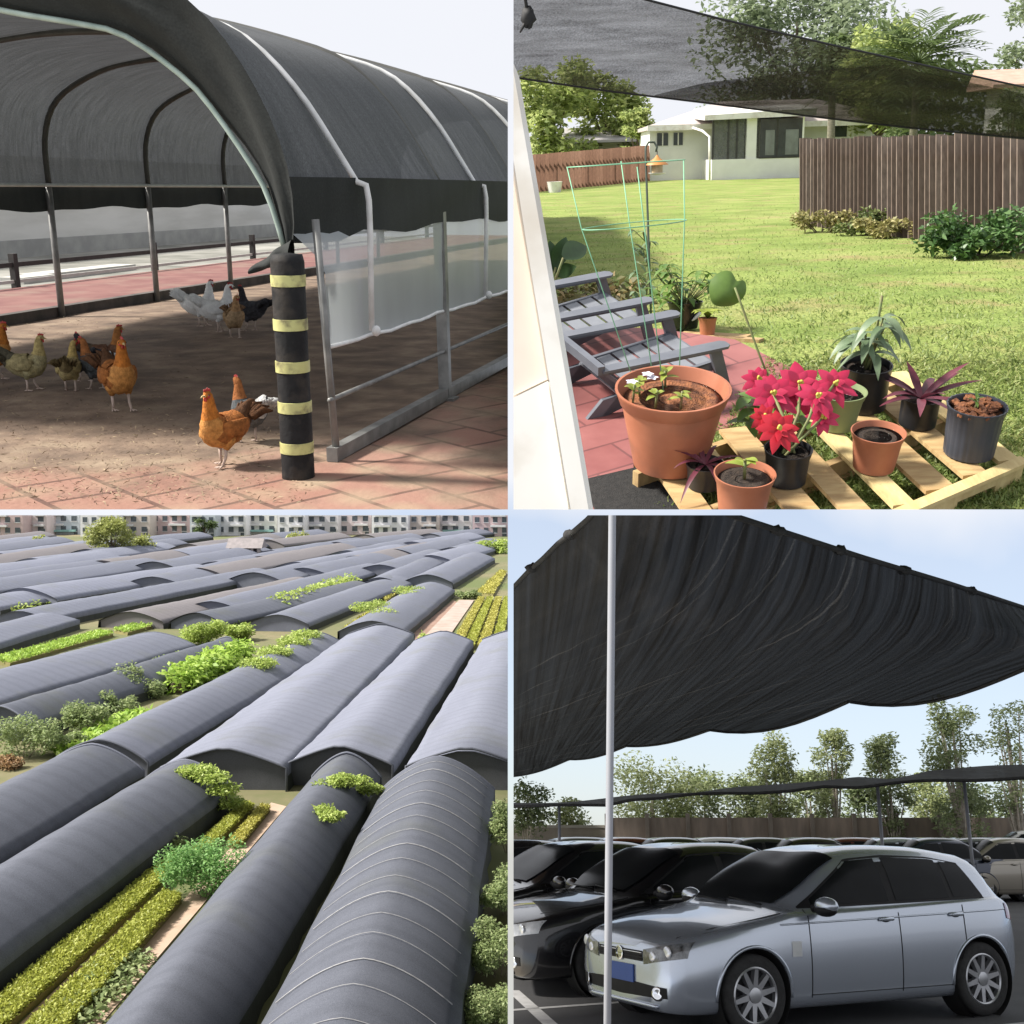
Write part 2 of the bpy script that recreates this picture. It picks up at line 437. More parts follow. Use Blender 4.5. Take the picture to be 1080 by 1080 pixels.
# --- ground
def paving_mat():
    m, nt, b = new_mat('brick_paving')
    tc = nt.nodes.new('ShaderNodeTexCoord'); mp = nt.nodes.new('ShaderNodeMapping')
    mp.inputs['Rotation'].default_value = (0, 0, radians(33)); nt.links.new(tc.outputs['Object'], mp.inputs['Vector'])
    br = nt.nodes.new('ShaderNodeTexBrick'); br.inputs['Scale'].default_value = 1.0
    br.inputs['Brick Width'].default_value = 0.46; br.inputs['Row Height'].default_value = 0.42
    br.inputs['Mortar Size'].default_value = 0.018; br.inputs['Color1'].default_value = (0.25, 0.125, 0.09, 1)
    br.inputs['Color2'].default_value = (0.28, 0.155, 0.115, 1); br.inputs['Mortar'].default_value = (0.11, 0.055, 0.04, 1)
    nt.links.new(mp.outputs[0], br.inputs['Vector'])
    # tan tile centres: round pale patches in each tile, worn
    vo = nt.nodes.new('ShaderNodeTexVoronoi'); vo.inputs['Scale'].default_value = 2.4; vo.inputs['Randomness'].default_value = 0.25
    nt.links.new(mp.outputs[0], vo.inputs['Vector'])
    tan = _ramp(nt, vo.outputs['Distance'], [(0.18, (1, 1, 1)), (0.5, (0, 0, 0))])
    n1 = _noise(nt, 1.1, 5)
    t2 = _mixc(nt, 1.0, tan, _ramp(nt, n1, [(0.35, (0, 0, 0)), (0.65, (0.9, 0.9, 0.9))]), 'MULTIPLY')
    col = _mixc(nt, t2, br.outputs['Color'], (0.31, 0.235, 0.155))
    # trodden litter and soil under the net
    sp = nt.nodes.new('ShaderNodeSeparateXYZ'); nt.links.new(tc.outputs['Object'], sp.inputs[0])
    mr = nt.nodes.new('ShaderNodeMapRange'); mr.inputs['From Min'].default_value = -4.4; mr.inputs['From Max'].default_value = -2.2
    nt.links.new(sp.outputs['X'], mr.inputs['Value'])
    yr = nt.nodes.new('ShaderNodeMapRange'); yr.inputs['From Min'].default_value = 5.4; yr.inputs['From Max'].default_value = 7.2
    nt.links.new(sp.outputs['Y'], yr.inputs['Value'])
    inv = nt.nodes.new('ShaderNodeMath'); inv.operation = 'SUBTRACT'; inv.inputs[0].default_value = 1.0; nt.links.new(mr.outputs[0], inv.inputs[1])
    ml = nt.nodes.new('ShaderNodeMath'); ml.operation = 'MULTIPLY'; nt.links.new(inv.outputs[0], ml.inputs[0]); nt.links.new(yr.outputs[0], ml.inputs[1])
    n2 = _noise(nt, 0.9, 6, (1, 0.6, 1))
    ad = nt.nodes.new('ShaderNodeMath'); ad.operation = 'MULTIPLY_ADD'; ad.inputs[1].default_value = 1.5; nt.links.new(n2, ad.inputs[0])
    nt.links.new(ml.outputs[0], ad.inputs[2])
    soil_f = _ramp(nt, ad.outputs[0], [(0.78, (0, 0, 0)), (1.35, (1, 1, 1))])
    n3 = _noise(nt, 2.6, 8)
    soil = _ramp(nt, n3, [(0.25, (0.07, 0.048, 0.034)), (0.5, (0.19, 0.13, 0.09)), (0.75, (0.32, 0.245, 0.17))])
    col = _mixc(nt, soil_f, col, soil)
    col = _mixc(nt, _ramp(nt, _noise(nt, 1.7, 7), [(0.53, (0, 0, 0)), (0.75, (0.75, 0.75, 0.75))]), col, (0.09, 0.06, 0.045))
    nt.links.new(col, b.inputs['Base Color']); b.inputs['Roughness'].default_value = 0.85
    bp = nt.nodes.new('ShaderNodeBump'); bp.inputs['Strength'].default_value = 0.5; bp.inputs['Distance'].default_value = 0.02
    nt.links.new(_noise(nt, 14, 6), bp.inputs['Height']); nt.links.new(bp.outputs[0], b.inputs['Normal'])
    return m
g = MB()
xs = np.linspace(-30, 16, 60); ys = np.concatenate([np.linspace(4.4, 14, 40), np.linspace(15, 38, 20)])
def tlz(x, y):
    return 0.015 * sin(x * 1.7 + y) * sin(y * 1.3)
g.grid([[(x, y, tlz(x, y)) for x in np.linspace(-0.82 * y - 1.5, 14, 60)] for y in ys])
solo('paving', g, paving_mat(), TL, kind='structure', smooth=True)
# gravel yard beyond the left path
yard = MB().grid([[(x, y, 0.03 + 0.02 * rnd.random()) for x in np.linspace(min(XL - 2.7, -0.82 * y - 1.5), XL - 2.6, 14)] for y in np.linspace(13, 38, 24)])
solo('gravel_yard', yard, mat('gravel', (0.13, 0.13, 0.11), (0.22, 0.215, 0.19), 1.3, 0.95, detail=8, bump=0.5, grime=((0.34, 0.33, 0.30), 0.35)), TL, kind='structure', smooth=True)
kerb_m = mat('kerb_dark', (0.10, 0.085, 0.075), (0.05, 0.045, 0.04), 5, 0.85)
solo('kerb', MB().box((XL - 0.08, 23, 0.045), (0.14, 30, 0.17)), kerb_m, TL, kind='structure')
path = MB().box((XL - 1.38, 24, 0.04), (2.44, 28, 0.16))
solo('path', path, mat('red_path', (0.15, 0.055, 0.05), (0.21, 0.095, 0.08), 2.2, 0.85, detail=7, grime=((0.2, 0.13, 0.1), 1.1)), TL, kind='structure')
# --- loose straw and litter on the floor
pos_ = []
for _ in range(3000):
    px, py = rnd.uniform(2, 330), rnd.uniform(318, 530)
    if rnd.random() < .5 + .5 * (py - 318) / 212: pos_.append(TL.g(px, py, .012))
d_ = rng.normal(size=(len(pos_), 3)); d_[:, 2] *= .08
solo('straw_litter', leaf_mesh(np.array(pos_), .04, 'straw_litter', leaf_mat('straw', (.08, .055, .04), (.18, .13, .085), (.34, .26, .16), 0.0, .9), aspect=.16, dirs=d_, jitter=.3), None, TL, 'straw and litter scattered over the floor of the chicken yard', 'litter', kind='stuff')
# --- shade tunnel
ZE, ZH, RISE = 1.035 * H, 0.835 * H, 1.0 * H
YF = Y0 + 0.05; YB = 26.0
def smooth_curve(pts, n):
    P = [Vector((p[0], p[1])) for p in pts]; out = []
    for i in range(len(P) - 1):
        p0, p1, p2, p3 = P[max(i - 1, 0)], P[i], P[i + 1], P[min(i + 2, len(P) - 1)]
        for k in range(12):
            u = k / 12
            out.append(0.5 * ((2 * p1) + (p2 - p0) * u + (2 * p0 - 5 * p1 + 4 * p2 - p3) * u * u + (3 * p1 - p0 - 3 * p2 + p3) * u ** 3))
    out.append(P[-1]); L = [0.0]
    for i in range(1, len(out)): L.append(L[-1] + (out[i] - out[i - 1]).length)
    res = []; i = 0
    for k in range(n):
        t = L[-1] * k / (n - 1)
        while i < len(L) - 2 and L[i + 1] < t: i += 1
        u = (t - L[i]) / max(1e-9, L[i + 1] - L[i]); p = out[i].lerp(out[i + 1], min(1, u)); res.append((p.x, p.y))
    return res
NP = 60
# cross-sections: inset from the right foot and height, both in camera heights
SEC = smooth_curve([(0, 1.03), (.09, 1.17), (.19, 1.32), (.30, 1.45), (.395, 1.535), (.49, 1.595), (.66, 1.655), (1.1, 1.77), (1.6, 1.86), (2.2, 1.93), (2.8, 1.96), (3.3, 1.94), (3.66, 1.87), (4.04, 1.68), (4.19, 1.4), (4.2, 1.03)], NP)
RIM = smooth_curve([(.14, .79), (.127, .9), (.14, 1.07), (.21, 1.27), (.33, 1.47), (.465, 1.615), (.6, 1.67), (1.1, 1.81), (1.6, 1.90), (2.2, 1.97), (2.8, 2.0), (3.3, 1.97), (3.66, 1.89), (4.06, 1.7), (4.22, 1.4), (4.22, .8)], NP)
RIMC = smooth_curve([(.14, 1.03), (.15, 1.09), (.21, 1.27), (.33, 1.47), (.465, 1.615), (.6, 1.67), (1.1, 1.81), (1.6, 1.90), (2.2, 1.97), (2.8, 2.0), (3.3, 1.97), (3.66, 1.89), (4.06, 1.7), (4.21, 1.4), (4.22, 1.03)], NP)
INN = smooth_curve([(.17, .78), (.19, .86), (.236, 1.0), (.31, 1.12), (.396, 1.24), (.516, 1.376), (.755, 1.535), (.96, 1.585), (1.165, 1.62), (1.6, 1.70), (2.2, 1.76), (2.8, 1.77), (3.3, 1.7), (3.7, 1.5), (3.95, 1.2), (4.05, .78)], NP)
WID = (XR - XL) / H / 4.2
def at_sec(p, k=1.0):
    x0, z0 = 2.1, 1.03
    return (XR - (x0 + (p[0] - x0) * k) * WID * H, (z0 + (p[1] - z0) * k) * H)
HOOPS = [tl_y(p, XR) for p in (347, 470)]
step = HOOPS[1] - HOOPS[0]
HOOPS = [HOOPS[0] + step * k for k in range(int((YB - HOOPS[0]) / step) + 1)]
def sagk(y):                                      # cloth dips between hoops
    ph = (y - HOOPS[0]) / step
    return 1.0 - 0.022 * abs(sin(pi * ph)) ** 1.2
tun = thing('shade_tunnel', 'arched black shade cloth tunnel on metal hoops covering the chicken yard', 'shade tunnel', TL, (XR, Y0, 0))
OFF = (-XR, -Y0, 0)
net_tl = net_mat('shade_cloth_grey', (0.075, 0.082, 0.088), (0.12, 0.128, 0.138), 0.0, (0.5, 6, 1), 2.5, trans=0.22, var=0.04, weave=0, rough=0.8, bump=0.12)
net_dark = net_mat('shade_cloth_double', (0.010, 0.013, 0.0125), (0.021, 0.025, 0.024), 0.0, (3, 3, 1), 2.0, trans=0.06, var=0.0, rough=0.85)
nys = np.concatenate([np.linspace(YF, YF + 1.6, 14), np.linspace(YF + 1.8, YB, 104)]); rows = []
for y in nys:
    w = max(0.0, 1 - (y - YF) / 1.1) ** 1.5; row = []
    for j in range(NP):
        x, z = at_sec(SEC[j], sagk(y)); rx, rz = at_sec(RIMC[j], 1.0)
        x, z = x + (rx - x) * w, z + (rz - z) * w
        z += 0.012 * sin(j * .6 + 2.2 * y) * sin(pi * j / NP)
        row.append((x, y, z))
    rows.append(row)
part('net_cover', MB().grid(rows).shift(OFF), net_tl, tun, smooth=True)
for sx, name in ((XR, 'net_hem'), (XL, 'net_hem')):
    rows = []
    for y in np.linspace(YF + (0.0 if sx == XR else 0), YB, 90):
        dn = 0.018 * sin(y * 2.3) + 0.012 * sin(y * 5.1 + sx)
        s_ = 1 if sx == XR else -1
        if sx == XR and y < YF + 0.5: dn -= 0.06
        inw = 0.24 * max(0, 1 - (y - YF) / 0.8) if sx == XR else 0
        rows.append([(sx - inw + s_ * (0.022 + 0.008 * sin(y * 3 + k)), y, ZE + 0.015 + (ZH + dn - ZE) * k / 5) for k in range(6)])
    part(name, MB().grid(rows).shift(OFF), net_dark, tun, smooth=True)
# front flap: cloth wrapped in from the first hoop
rows = []
for j in range(NP):
    (x0, z0), (x1, z1) = at_sec(RIM[j], 1.015), at_sec(INN[j], 1.0)
    rows.append([(x0 + (x1 - x0) * t + 0.02 * sin(j * .9 + 4 * t) * t, YF - 0.03 - 0.035 * sin(pi * t) + 0.16 * t + 0.028 * sin(9 * t + j * .55) * sin(pi * t), z0 + (z1 - z0) * t) for t in np.linspace(0, 1, 9)])
flap = MB().grid(rows)
rows = []
(xo, zo), (xi, zi) = at_sec(RIM[0], 1.015), at_sec(INN[0])
for j in range(12):                                # the gathered tail of the flap tied back at the corner
    q = j / 11; cx, cz = xo + (xi - .16 - xo) * q, zo - .02 - .10 * q; wz = .10 * (1 - .75 * q)
    rows.append([(cx + .01 * sin(6 * t + j), YF - .05 + .05 * cos(2 * pi * t) + .015 * sin(j), cz + wz * sin(2 * pi * t) * (.6 + .4 * cos(3 * t))) for t in np.linspace(0, 1, 15)])
flap.grid(rows)
bund = MB(); 0 and bund.tube([(XR - 0.12, YF - 0.02, ZH + .10), (XR - 0.17, YF - 0.06, ZH + 0.03), (XR - 0.22, YF - 0.08, ZH - 0.02), (XR - 0.29, YF - 0.05, ZH - 0.055), (XR - 0.37, YF - 0.02, ZH - .07)], [0.05, 0.06, 0.055, 0.045, 0.012], 12)
flap.add(bund.v, bund.f)
part('net_flap', flap.shift(OFF), net_dark, tun, smooth=True)
pipe_g = mat('pipe_green', (0.34, 0.42, 0.38), (0.26, 0.33, 0.29), 8, 0.5)
pipe_m = mat('pipe_grey', (0.24, 0.24, 0.23), (0.15, 0.15, 0.145), 8, 0.5, metal=0.3)
pipe_d = mat('pipe_dark', (0.045, 0.045, 0.04), (0.07, 0.068, 0.06), 8, 0.6)
white_s = mat('white_strap', (0.72, 0.72, 0.72), (0.58, 0.58, 0.57), 8, 0.6)
mb = MB(); pts = [(at_sec(p)[0], YF + 0.08, at_sec(p)[1]) for p in INN]
mb.tube(pts, 0.017, 8); part('front_hoop', mb.shift(OFF), pipe_g, tun, smooth=True)
for y in HOOPS[1:]:
    pts = [(at_sec(p, sagk(y) - .012)[0], y, at_sec(p, sagk(y) - .012)[1]) for p in SEC]
    mb = MB().tube(pts, 0.036, 8); part('hoop', mb.shift(OFF), pipe_d, tun, smooth=True)
    mb = MB().tube([(XL + 0.03, y, -0.02), (XL + 0.03, y, ZE)], 0.042, 8)
    part('post', mb.shift(OFF), pipe_m, tun, smooth=True)
    # near-side square posts with a splayed foot plate
    mb = MB().beam((XR - 0.03, y, ZE), (XR, y, 0.02), 0.085, 0.07, up=(0, 1, 0))
    mb.box((XR + 0.01, y, 0.015), (0.16, 0.14, 0.03))
    part('post', mb.shift(OFF), pipe_m, tun)
mb = MB().tube([(XR - 0.06, YF + 0.05, ZH + 0.1), (XR + 0.012, YF + 0.05, 0.0)], 0.024, 8)
part('corner_pole', mb.shift(OFF), pipe_m, tun, smooth=True)
mb = MB().tube([(XL + 0.06, YF - 1, ZE), (XL + 0.06, YB, ZE)], 0.024, 8)
part('side_rail', mb.shift(OFF), mat('rail_pale', (0.5, 0.52, 0.5), None, 6, 0.5), tun, smooth=True)
mb = MB().tube([(XR, YF, 0.245 * H), (XR, YB, 0.245 * H)], 0.016, 8)
part('side_rail', mb.shift(OFF), pipe_m, tun, smooth=True)
mb = MB().box((XR, (YF + YB) / 2, 0.06), (0.07, YB - YF, 0.085))
part('bottom_rail', mb.shift(OFF), pipe_m, tun)
# straps over the outside
for p in (390, 508): pass
ST = [tl_y(390, XR), tl_y(508, XR)]
ds = ST[1] - ST[0]
for k in range(8):
    y = ST[0] + ds * k
    if y > YB - 1: break
    pts = []
    for j in range(NP // 2, -1, -1):
        x, z = at_sec(SEC[j], sagk(y) + 0.008); pts.append((x, y, z))
    pts = pts + [(XR + 0.035, y, ZE - 0.03), (XR + 0.05, y, ZE - .12), (XR + 0.052, y, ZH), (XR + 0.04, y, 0.46 * H)]
    mb = MB().tube(pts, 0.016, 6, flat=(0.6, 1.3)); mb.blob((XR + 0.07, y, 0.46 * H), (0.03, 0.03, 0.035))
    part('strap', mb.shift(OFF), white_s, tun, smooth=True)
# clear plastic side sheet
m, nt, b = new_mat('plastic_sheet')
b.inputs['Roughness'].default_value = 0.35
nt.links.new(_ramp(nt, _noise(nt, 2.0, 6, (1, 1, 0.3)), [(0.3, (0.30, 0.33, 0.345)), (0.7, (0.42, 0.455, 0.47))]), b.inputs['Base Color'])
tl_ = nt.nodes.new('ShaderNodeBsdfTranslucent'); tl_.inputs['Color'].default_value = (0.5, 0.54, 0.56, 1)
tr_ = nt.nodes.new('ShaderNodeBsdfTransparent'); mx = nt.nodes.new('ShaderNodeMixShader'); mx2 = nt.nodes.new('ShaderNodeMixShader')
mx.inputs['Fac'].default_value = 0.2; mx2.inputs['Fac'].default_value = 0.22
nt.links.new(b.outputs[0], mx.inputs[1]); nt.links.new(tl_.outputs[0], mx.inputs[2]); nt.links.new(mx.outputs[0], mx2.inputs[1]); nt.links.new(tr_.outputs[0], mx2.inputs[2])
nt.links.new(mx2.outputs[0], nt.nodes['Material Output'].inputs['Surface'])
rows = []
for y in np.linspace(YF + 0.05, YB, 100):
    dn = 0.006 * sin(y * 4) + 0.006 * sin(y * 9.3)
    inw = 0.26 * max(0, 1 - (y - YF) / 0.8)
    rows.append([(XR + 0.005 - inw * max(0, 1 - k / 2.5) - 0.02 * max(0, 1 - (y - YF) / .5) + 0.004 * sin(y * 6 + k * 1.3), y, ZH + 0.06 + (0.435 * H + dn - ZH - 0.06) * k / 8) for k in range(9)])
sheet = part('plastic_sheet', MB().grid(rows).shift(OFF), m, tun, smooth=True)
hem = MB().tube([(r[-1][0], r[-1][1], r[-1][2]) for r in rows], 0.013, 6)
part('sheet_hem', hem.shift(OFF), white_s, sheet, smooth=True)
# --- striped bollard
bl = TL.g(315, 505)
bol = thing('striped_bollard', 'black padded bollard with five yellow bands at the tunnel corner', 'bollard', TL, bl)
rb, hb = 0.093, 1.27
mb = MB().lathe([(rb * 1.02, -0.02), (rb, 0.03), (rb * 0.97, hb * 0.5), (rb, hb - 0.05), (rb * 0.9, hb - 0.01), (0.001, hb)], n=24)
part('pole', mb, mat('bollard_black', (0.007, 0.007, 0.008), (0.014, 0.014, 0.015), 12, 0.7, bump=0.2, spec=.25, grime=((.05, .042, .035), 5)), bol, smooth=True)
yel = mat('yellow_band', (0.50, 0.49, 0.20), (0.40, 0.38, 0.15), 10, 0.5, grime=((.16, .14, .07), 14))
for py in (293, 338, 382, 425, 469):
    z = hb * (505 - py) / 240.0
    mb = MB().lathe([(rb * 0.9, z - 0.034), (rb * 1.035, z - 0.03), (rb * 1.035, z + 0.03), (rb * 0.9, z + 0.034)], n=24)
    part('yellow_band', mb, yel, bol, smooth=False)
# --- low rail fence on the far edge of the path
fx = XL - 2.75
fence = thing('rail_fence', 'low black post and rail fence along the far edge of the red path', 'fence', TL, (fx, 13, 0))
blk = mat('black_paint', (0.02, 0.018, 0.017), (0.035, 0.03, 0.028), 6, 0.7)
fy0 = tl_y(18, fx)
for k in range(6):
    y = fy0 + k * 4.05
    part('post', MB().box((0, y - 13, 0.30), (0.1, 0.1, 0.66)), blk, fence)
part('rail', MB().box((0, 24 - 13, 0.46), (0.05, 26, 0.07)), blk, fence)
part('rail', MB().box((0, 24 - 13, 0.20), (0.04, 26, 0.05)), mat('pale_rail', (0.5, 0.48, 0.45), None, 6, 0.7), fence)
# pale wall with a low coping
wx = XL - 9.0
wall = thing('boundary_wall', 'long pale rendered wall seen below the far net edge', 'wall', TL, (wx, 26, 0))
wm = mat('pale_render', (0.58, 0.57, 0.54), (0.45, 0.44, 0.41), 0.8, 0.9, detail=8, stretch=(1, 0.4, 2.5))
part('wall_panel', MB().box((0, 0, 1.1), (0.24, 26, 2.3)), wm, wall)
part('plinth', MB().box((0.15, 0, 0.2), (0.1, 26, 0.5)), mat('plinth_grey', (0.34, 0.34, 0.32), (0.26, 0.26, 0.25), 2, 0.9), wall)
part('coping', MB().box((0.02, 0, 2.3), (0.34, 26, 0.12)), mat('coping_grey', (0.4, 0.4, 0.38), None, 2, 0.9), wall)
# white sacks / loose lime on the yard as low slabs
for (px, py, w, d, lab) in ((85, 292, 3.0, 0.5, 'long white slab lying on the gravel behind the black rail'), (30, 300, 0.9, 0.5, 'short white slab on the gravel near the first black fence post')):
    p = TL.g(px, py); mb = MB()
    mb.box((0, 0, 0.07), (d, w, 0.16)); solo('concrete_slab', mb, mat('white_concrete', (0.5, 0.49, 0.46), (0.4, 0.39, 0.36), 3, 0.9), TL, lab, 'slab', p)
# --- chickens
def hen_mats(neck, body, tail, breast):
    def fm(n, c, s=1.0):
        return mat('feather_' + n, c, tuple(v * (0.55 if sum(c) < 2 else .85) for v in c), 26, 0.85, bump=0.5, lo=0.38, hi=0.66, spec=0.2)
    return [fm('body', body), fm('neck', neck), fm('tail', tail), fm('breast', breast),
            mat('hen_leg', (0.52, 0.40, 0.33), None, 20, 0.6), mat('comb_red', (0.42, 0.03, 0.025), None, 30, 0.5), mat('beak', (0.5, 0.36, 0.16), None, 20, 0.5), mat('hen_eye', (0.01, 0.008, 0.006), None, 20, 0.2)]
def hen_mesh(mats, pose=0, tailup=0.0, fat=1.0, neck_up=1.0):
    """body from tail to beak as one lofted skin; legs, comb, beak share the mesh"""
    sp = [(-.315, .395 + tailup, .012, .03), (-.28, .385 + tailup * .9, .026, .055), (-.235, .36 + tailup * .6, .045, .068), (-.19, .33 + tailup * .25, .07, .082), (-.13, .295, .098, .105), (-.06, .268, .118, .122),
          (.01, .258, .124, .128), (.07, .27, .115, .122), (.108, .32, .092, .10), (.125, .37, .068, .074), (.132, .42, .052, .056), (.136, .47 * neck_up, .042, .046),
          (.14, .51 * neck_up, .036, .038), (.152, .54 * neck_up, .034, .034), (.175, .549 * neck_up, .028, .026), (.196, .544 * neck_up, .016, .015), (.203, .542 * neck_up, .006, .006)]
    # smooth resample
    P = np.array(sp); tt = np.linspace(0, len(P) - 1, 52); Q = []
    for t in tt:
        i = min(int(t), len(P) - 2); u = t - i
        p0, p1, p2, p3 = P[max(i - 1, 0)], P[i], P[i + 1], P[min(i + 2, len(P) - 1)]
        Q.append(0.5 * ((2 * p1) + (-p0 + p2) * u + (2 * p0 - 5 * p1 + 4 * p2 - p3) * u * u + (-p0 + 3 * p1 - 3 * p2 + p3) * u ** 3))
    mb = MB(); n = 18; vs = []
    bend = {0: 0.0, 1: 0.06, 2: -0.08}[pose]
    for i, (x, z, ry, rz) in enumerate(Q):
        q0, q1 = Q[max(i - 1, 0)], Q[min(i + 1, len(Q) - 1)]
        tx, tz = q1[0] - q0[0], q1[1] - q0[1]; L = sqrt(tx * tx + tz * tz) + 1e-9; nx, nz = -tz / L, tx / L
        yo = bend * max(0, (x - 0.08)) / 0.1 * (1 if z > .3 else .3)
        for j in range(n):
            a = 2 * pi * j / n
            rr = 1 + 0.045 * sin(5 * a + i * 2.1) + 0.035 * rnd.uniform(-1, 1) * (0.3 < i / 52 < .8)
            w = max(ry, .004) * fat * rr
            vs.append((x + nx * rz * sin(a) * rr, yo + w * cos(a), z + nz * rz * sin(a) * rr))
    for i in range(len(Q) - 1):
        f_ = i / (len(Q) - 1)
        for j in range(n):
            a = (j + .5) / n * 2 * pi
            mb.cur = 2 if f_ < 0.20 else (0 if f_ < 0.44 else (1 if f_ > 0.55 else (3 if sin(a) < 0.2 else 0)))
            if 0.2 <= f_ < 0.5 and sin(a) < -0.55: mb.cur = 3
            if f_ > 0.955: mb.cur = 6
            A, B = i * n + j, i * n + (j + 1) % n
            mb.f.append((A, B, B + n, A + n)); mb.mi.append(mb.cur)
    mb.v = vs
    # folded wings
    for s_ in (-1, 1):
        mb.cur = 0
        mb.tube([(.09, s_ * .095 * fat, .30), (.03, s_ * .122 * fat, .285), (-.06, s_ * .118 * fat, .28), (-.15, s_ * .09 * fat, .30), (-.20, s_ * .06 * fat, .32)], [.03, .065, .068, .045, .012], 10, flat=(0.35, 1.0))
    # tail plumes
    mb.cur = 2
    for k in range(9):
        a = (k - 4) * 0.13
        b0 = (-.20, a * .18, .33); e0 = (-.33 - .02 * cos(a * 3), a * .34, .39 + tailup * 1.15 - abs(a) * .08 + .02 * (k % 2))
        mb.tube([b0, ((b0[0] + e0[0]) / 2 - .01, (b0[1] + e0[1]) / 2, (b0[2] + e0[2]) / 2 + .03), e0], [.03, .034, .006], 6, flat=(0.3, 1.0))
    # thighs and legs
    for s_ in (-1, 1):
        fx_ = 0.02 + (0.055 if s_ > 0 else -0.03); mb.cur = 3
        mb.tube([(0.0, s_ * .06, .235), (.012, s_ * .062, .175), (fx_ * .5 - .005, s_ * .058, .125)], [.06, .048, .02], 9)
        mb.cur = 4
        mb.tube([(fx_ * .5 - .005, s_ * .058, .135), (fx_ * .5, s_ * .057, .07), (fx_, s_ * .057, .008)], [.013, .011, .011], 6)
        for an in (-0.5, 0, 0.5, pi):
            L = .055 if an != pi else .03
            mb.tube([(fx_, s_ * .057, .010), (fx_ + L * cos(an), s_ * .057 + L * sin(an), .005)], [.009, .004], 5)
    hx, hz = .157, .541 * neck_up; hy = bend * 1.0
    mb.cur = 5                                   # comb and wattles
    for k, (dx, r) in enumerate(((-.012, .013), (.004, .017), (.020, .014), (.033, .009))):
        mb.blob((hx + dx, hy, hz + .036 + .003 * (k % 2)), (.009, .005, r * 1.2), 6, 5)
    for s_ in (-1, 1): mb.blob((hx + .030, hy + s_ * .008, hz - .026), (.008, .006, .016), 6, 5)
    mb.blob((hx + .012, hy, hz - .004), (.02, .031, .018), 8, 6)
    mb.cur = 6
    mb.tube([(hx + .034, hy, hz + .004), (hx + .055, hy, hz - .001), (hx + .07, hy, hz - .010)], [.010, .007, .001], 6)
    mb.cur = 7
    for s_ in (-1, 1): mb.blob((hx + .018, hy + s_ * .029, hz + .008), (.006, .004, .006), 6, 5)
    return mb.mesh('hen', mats, True)
ORANGE = ((0.50, 0.17, 0.03), (0.36, 0.13, 0.035), (0.10, 0.045, 0.02), (0.55, 0.25, 0.07))
BUFF = ((0.46, 0.36, 0.15), (0.36, 0.30, 0.15), (0.10, 0.09, 0.06), (0.38, 0.33, 0.18))
GOLD = ((0.50, 0.36, 0.13), (0.48, 0.38, 0.17), (0.20, 0.15, 0.07), (0.52, 0.42, 0.2))
WHITE = ((0.9, 0.89, 0.86), (0.9, 0.89, 0.86), (0.85, 0.84, 0.81), (0.9, 0.89, 0.86))
GREY = ((0.40, 0.15, 0.05), (0.09, 0.10, 0.105), (0.55, 0.55, 0.54), (0.12, 0.125, 0.13))
DARK = ((0.05, 0.045, 0.05), (0.085, 0.085, 0.095), (0.05, 0.05, 0.055), (0.10, 0.10, 0.11))
BROWN = ((0.42, 0.17, 0.05), (0.20, 0.10, 0.06), (0.12, 0.08, 0.05), (0.22, 0.12, 0.07))
TAN = ((0.46, 0.27, 0.13), (0.42, 0.27, 0.14), (0.22, 0.13, 0.07), (0.44, 0.30, 0.17))
# foot pixel, height px, heading (deg; 0 = towards picture right, 90 = away), look
HENS = [
 (-6, 402, 62, 12, ORANGE, 0, .05, 'orange necked hen at the left picture edge, half out of view'),
 (-16, 414, 52, 8, WHITE, 0, .0, 'white and brown hen low at the left picture edge, mostly out of view'),
 (32, 413, 60, 22, BUFF, 0, .02, 'buff yellow hen walking right in the left group'),
 (75, 414, 54, 118, GOLD, 2, .02, 'fluffy golden hen seen from behind in the left group'),
 (92, 404, 52, 150, DARK, 0, .0, 'black hen mostly hidden behind the golden hen'),
 (104, 412, 56, 158, GREY, 1, .02, 'slate grey hen with white tail just left of the big orange rooster'),
 (114, 402, 58, 35, BROWN, 0, .0, 'brown hen with orange neck behind the slate grey hen'),
 (128, 434, 80, -38, ORANGE, 0, .03, 'big orange rooster standing tall at the front of the left group'),
 (212, 345, 49, 18, WHITE, 0, .05, 'white hen on the left of the white pair by the far rail'),
 (230, 351, 52, 40, WHITE, 2, .03, 'white hen nearer the tan hen, in front of the other white hen'),
 (248, 357, 47, -60, TAN, 1, .0, 'tan hen with red face facing the camera beside the white hens'),
 (266, 350, 48, 165, DARK, 0, .0, 'dark grey hen with red comb behind the tan hen'),
 (238, 492, 86, 248, ORANGE, 1, .0, 'orange hen in front of the grey backed hen beside the striped bollard'),
 (264, 468, 70, 150, GREY, 0, .02, 'grey backed hen with orange neck between orange hen and striped bollard'),
]
for i, (px, py, hp, hd, colr, pose, tu, lab) in enumerate(HENS):
    p = TL.g(px, py); q = TL.px(p)
    sc = hp * q[2] / F / 0.60
    mats = hen_mats(*colr)
    solo('hen', hen_mesh(mats, pose, tu + 0.02 * rnd.random(), 1.0), None, TL, lab, 'hen', p + Vector((0, 0, 0.012)), radians(hd), 'chickens in the tunnel', sc=sc)
# ================================================================== place 2: back garden with potted plants
QUAD[0] = 'TR'
TR = Place((-110 / F, -1, 3900 / F), 1.25, (0, 1, 0))
_P0 = TR.M @ TR.g(800, 380)
_ax = Vector((1, 0, 0)); _ax = (_ax - _ax.dot(TR.u) * TR.u).normalized()
_u = Matrix.Rotation(radians(13), 3, _ax) @ TR.u
PF = Place(_u, -_u.dot(_P0), (0, 1, 0))          # the patio end of the garden slopes
def TRg(px, py):
    return TR.g(px, py) if py < 380 else TR.Mi @ (PF.M @ PF.g(px, py))
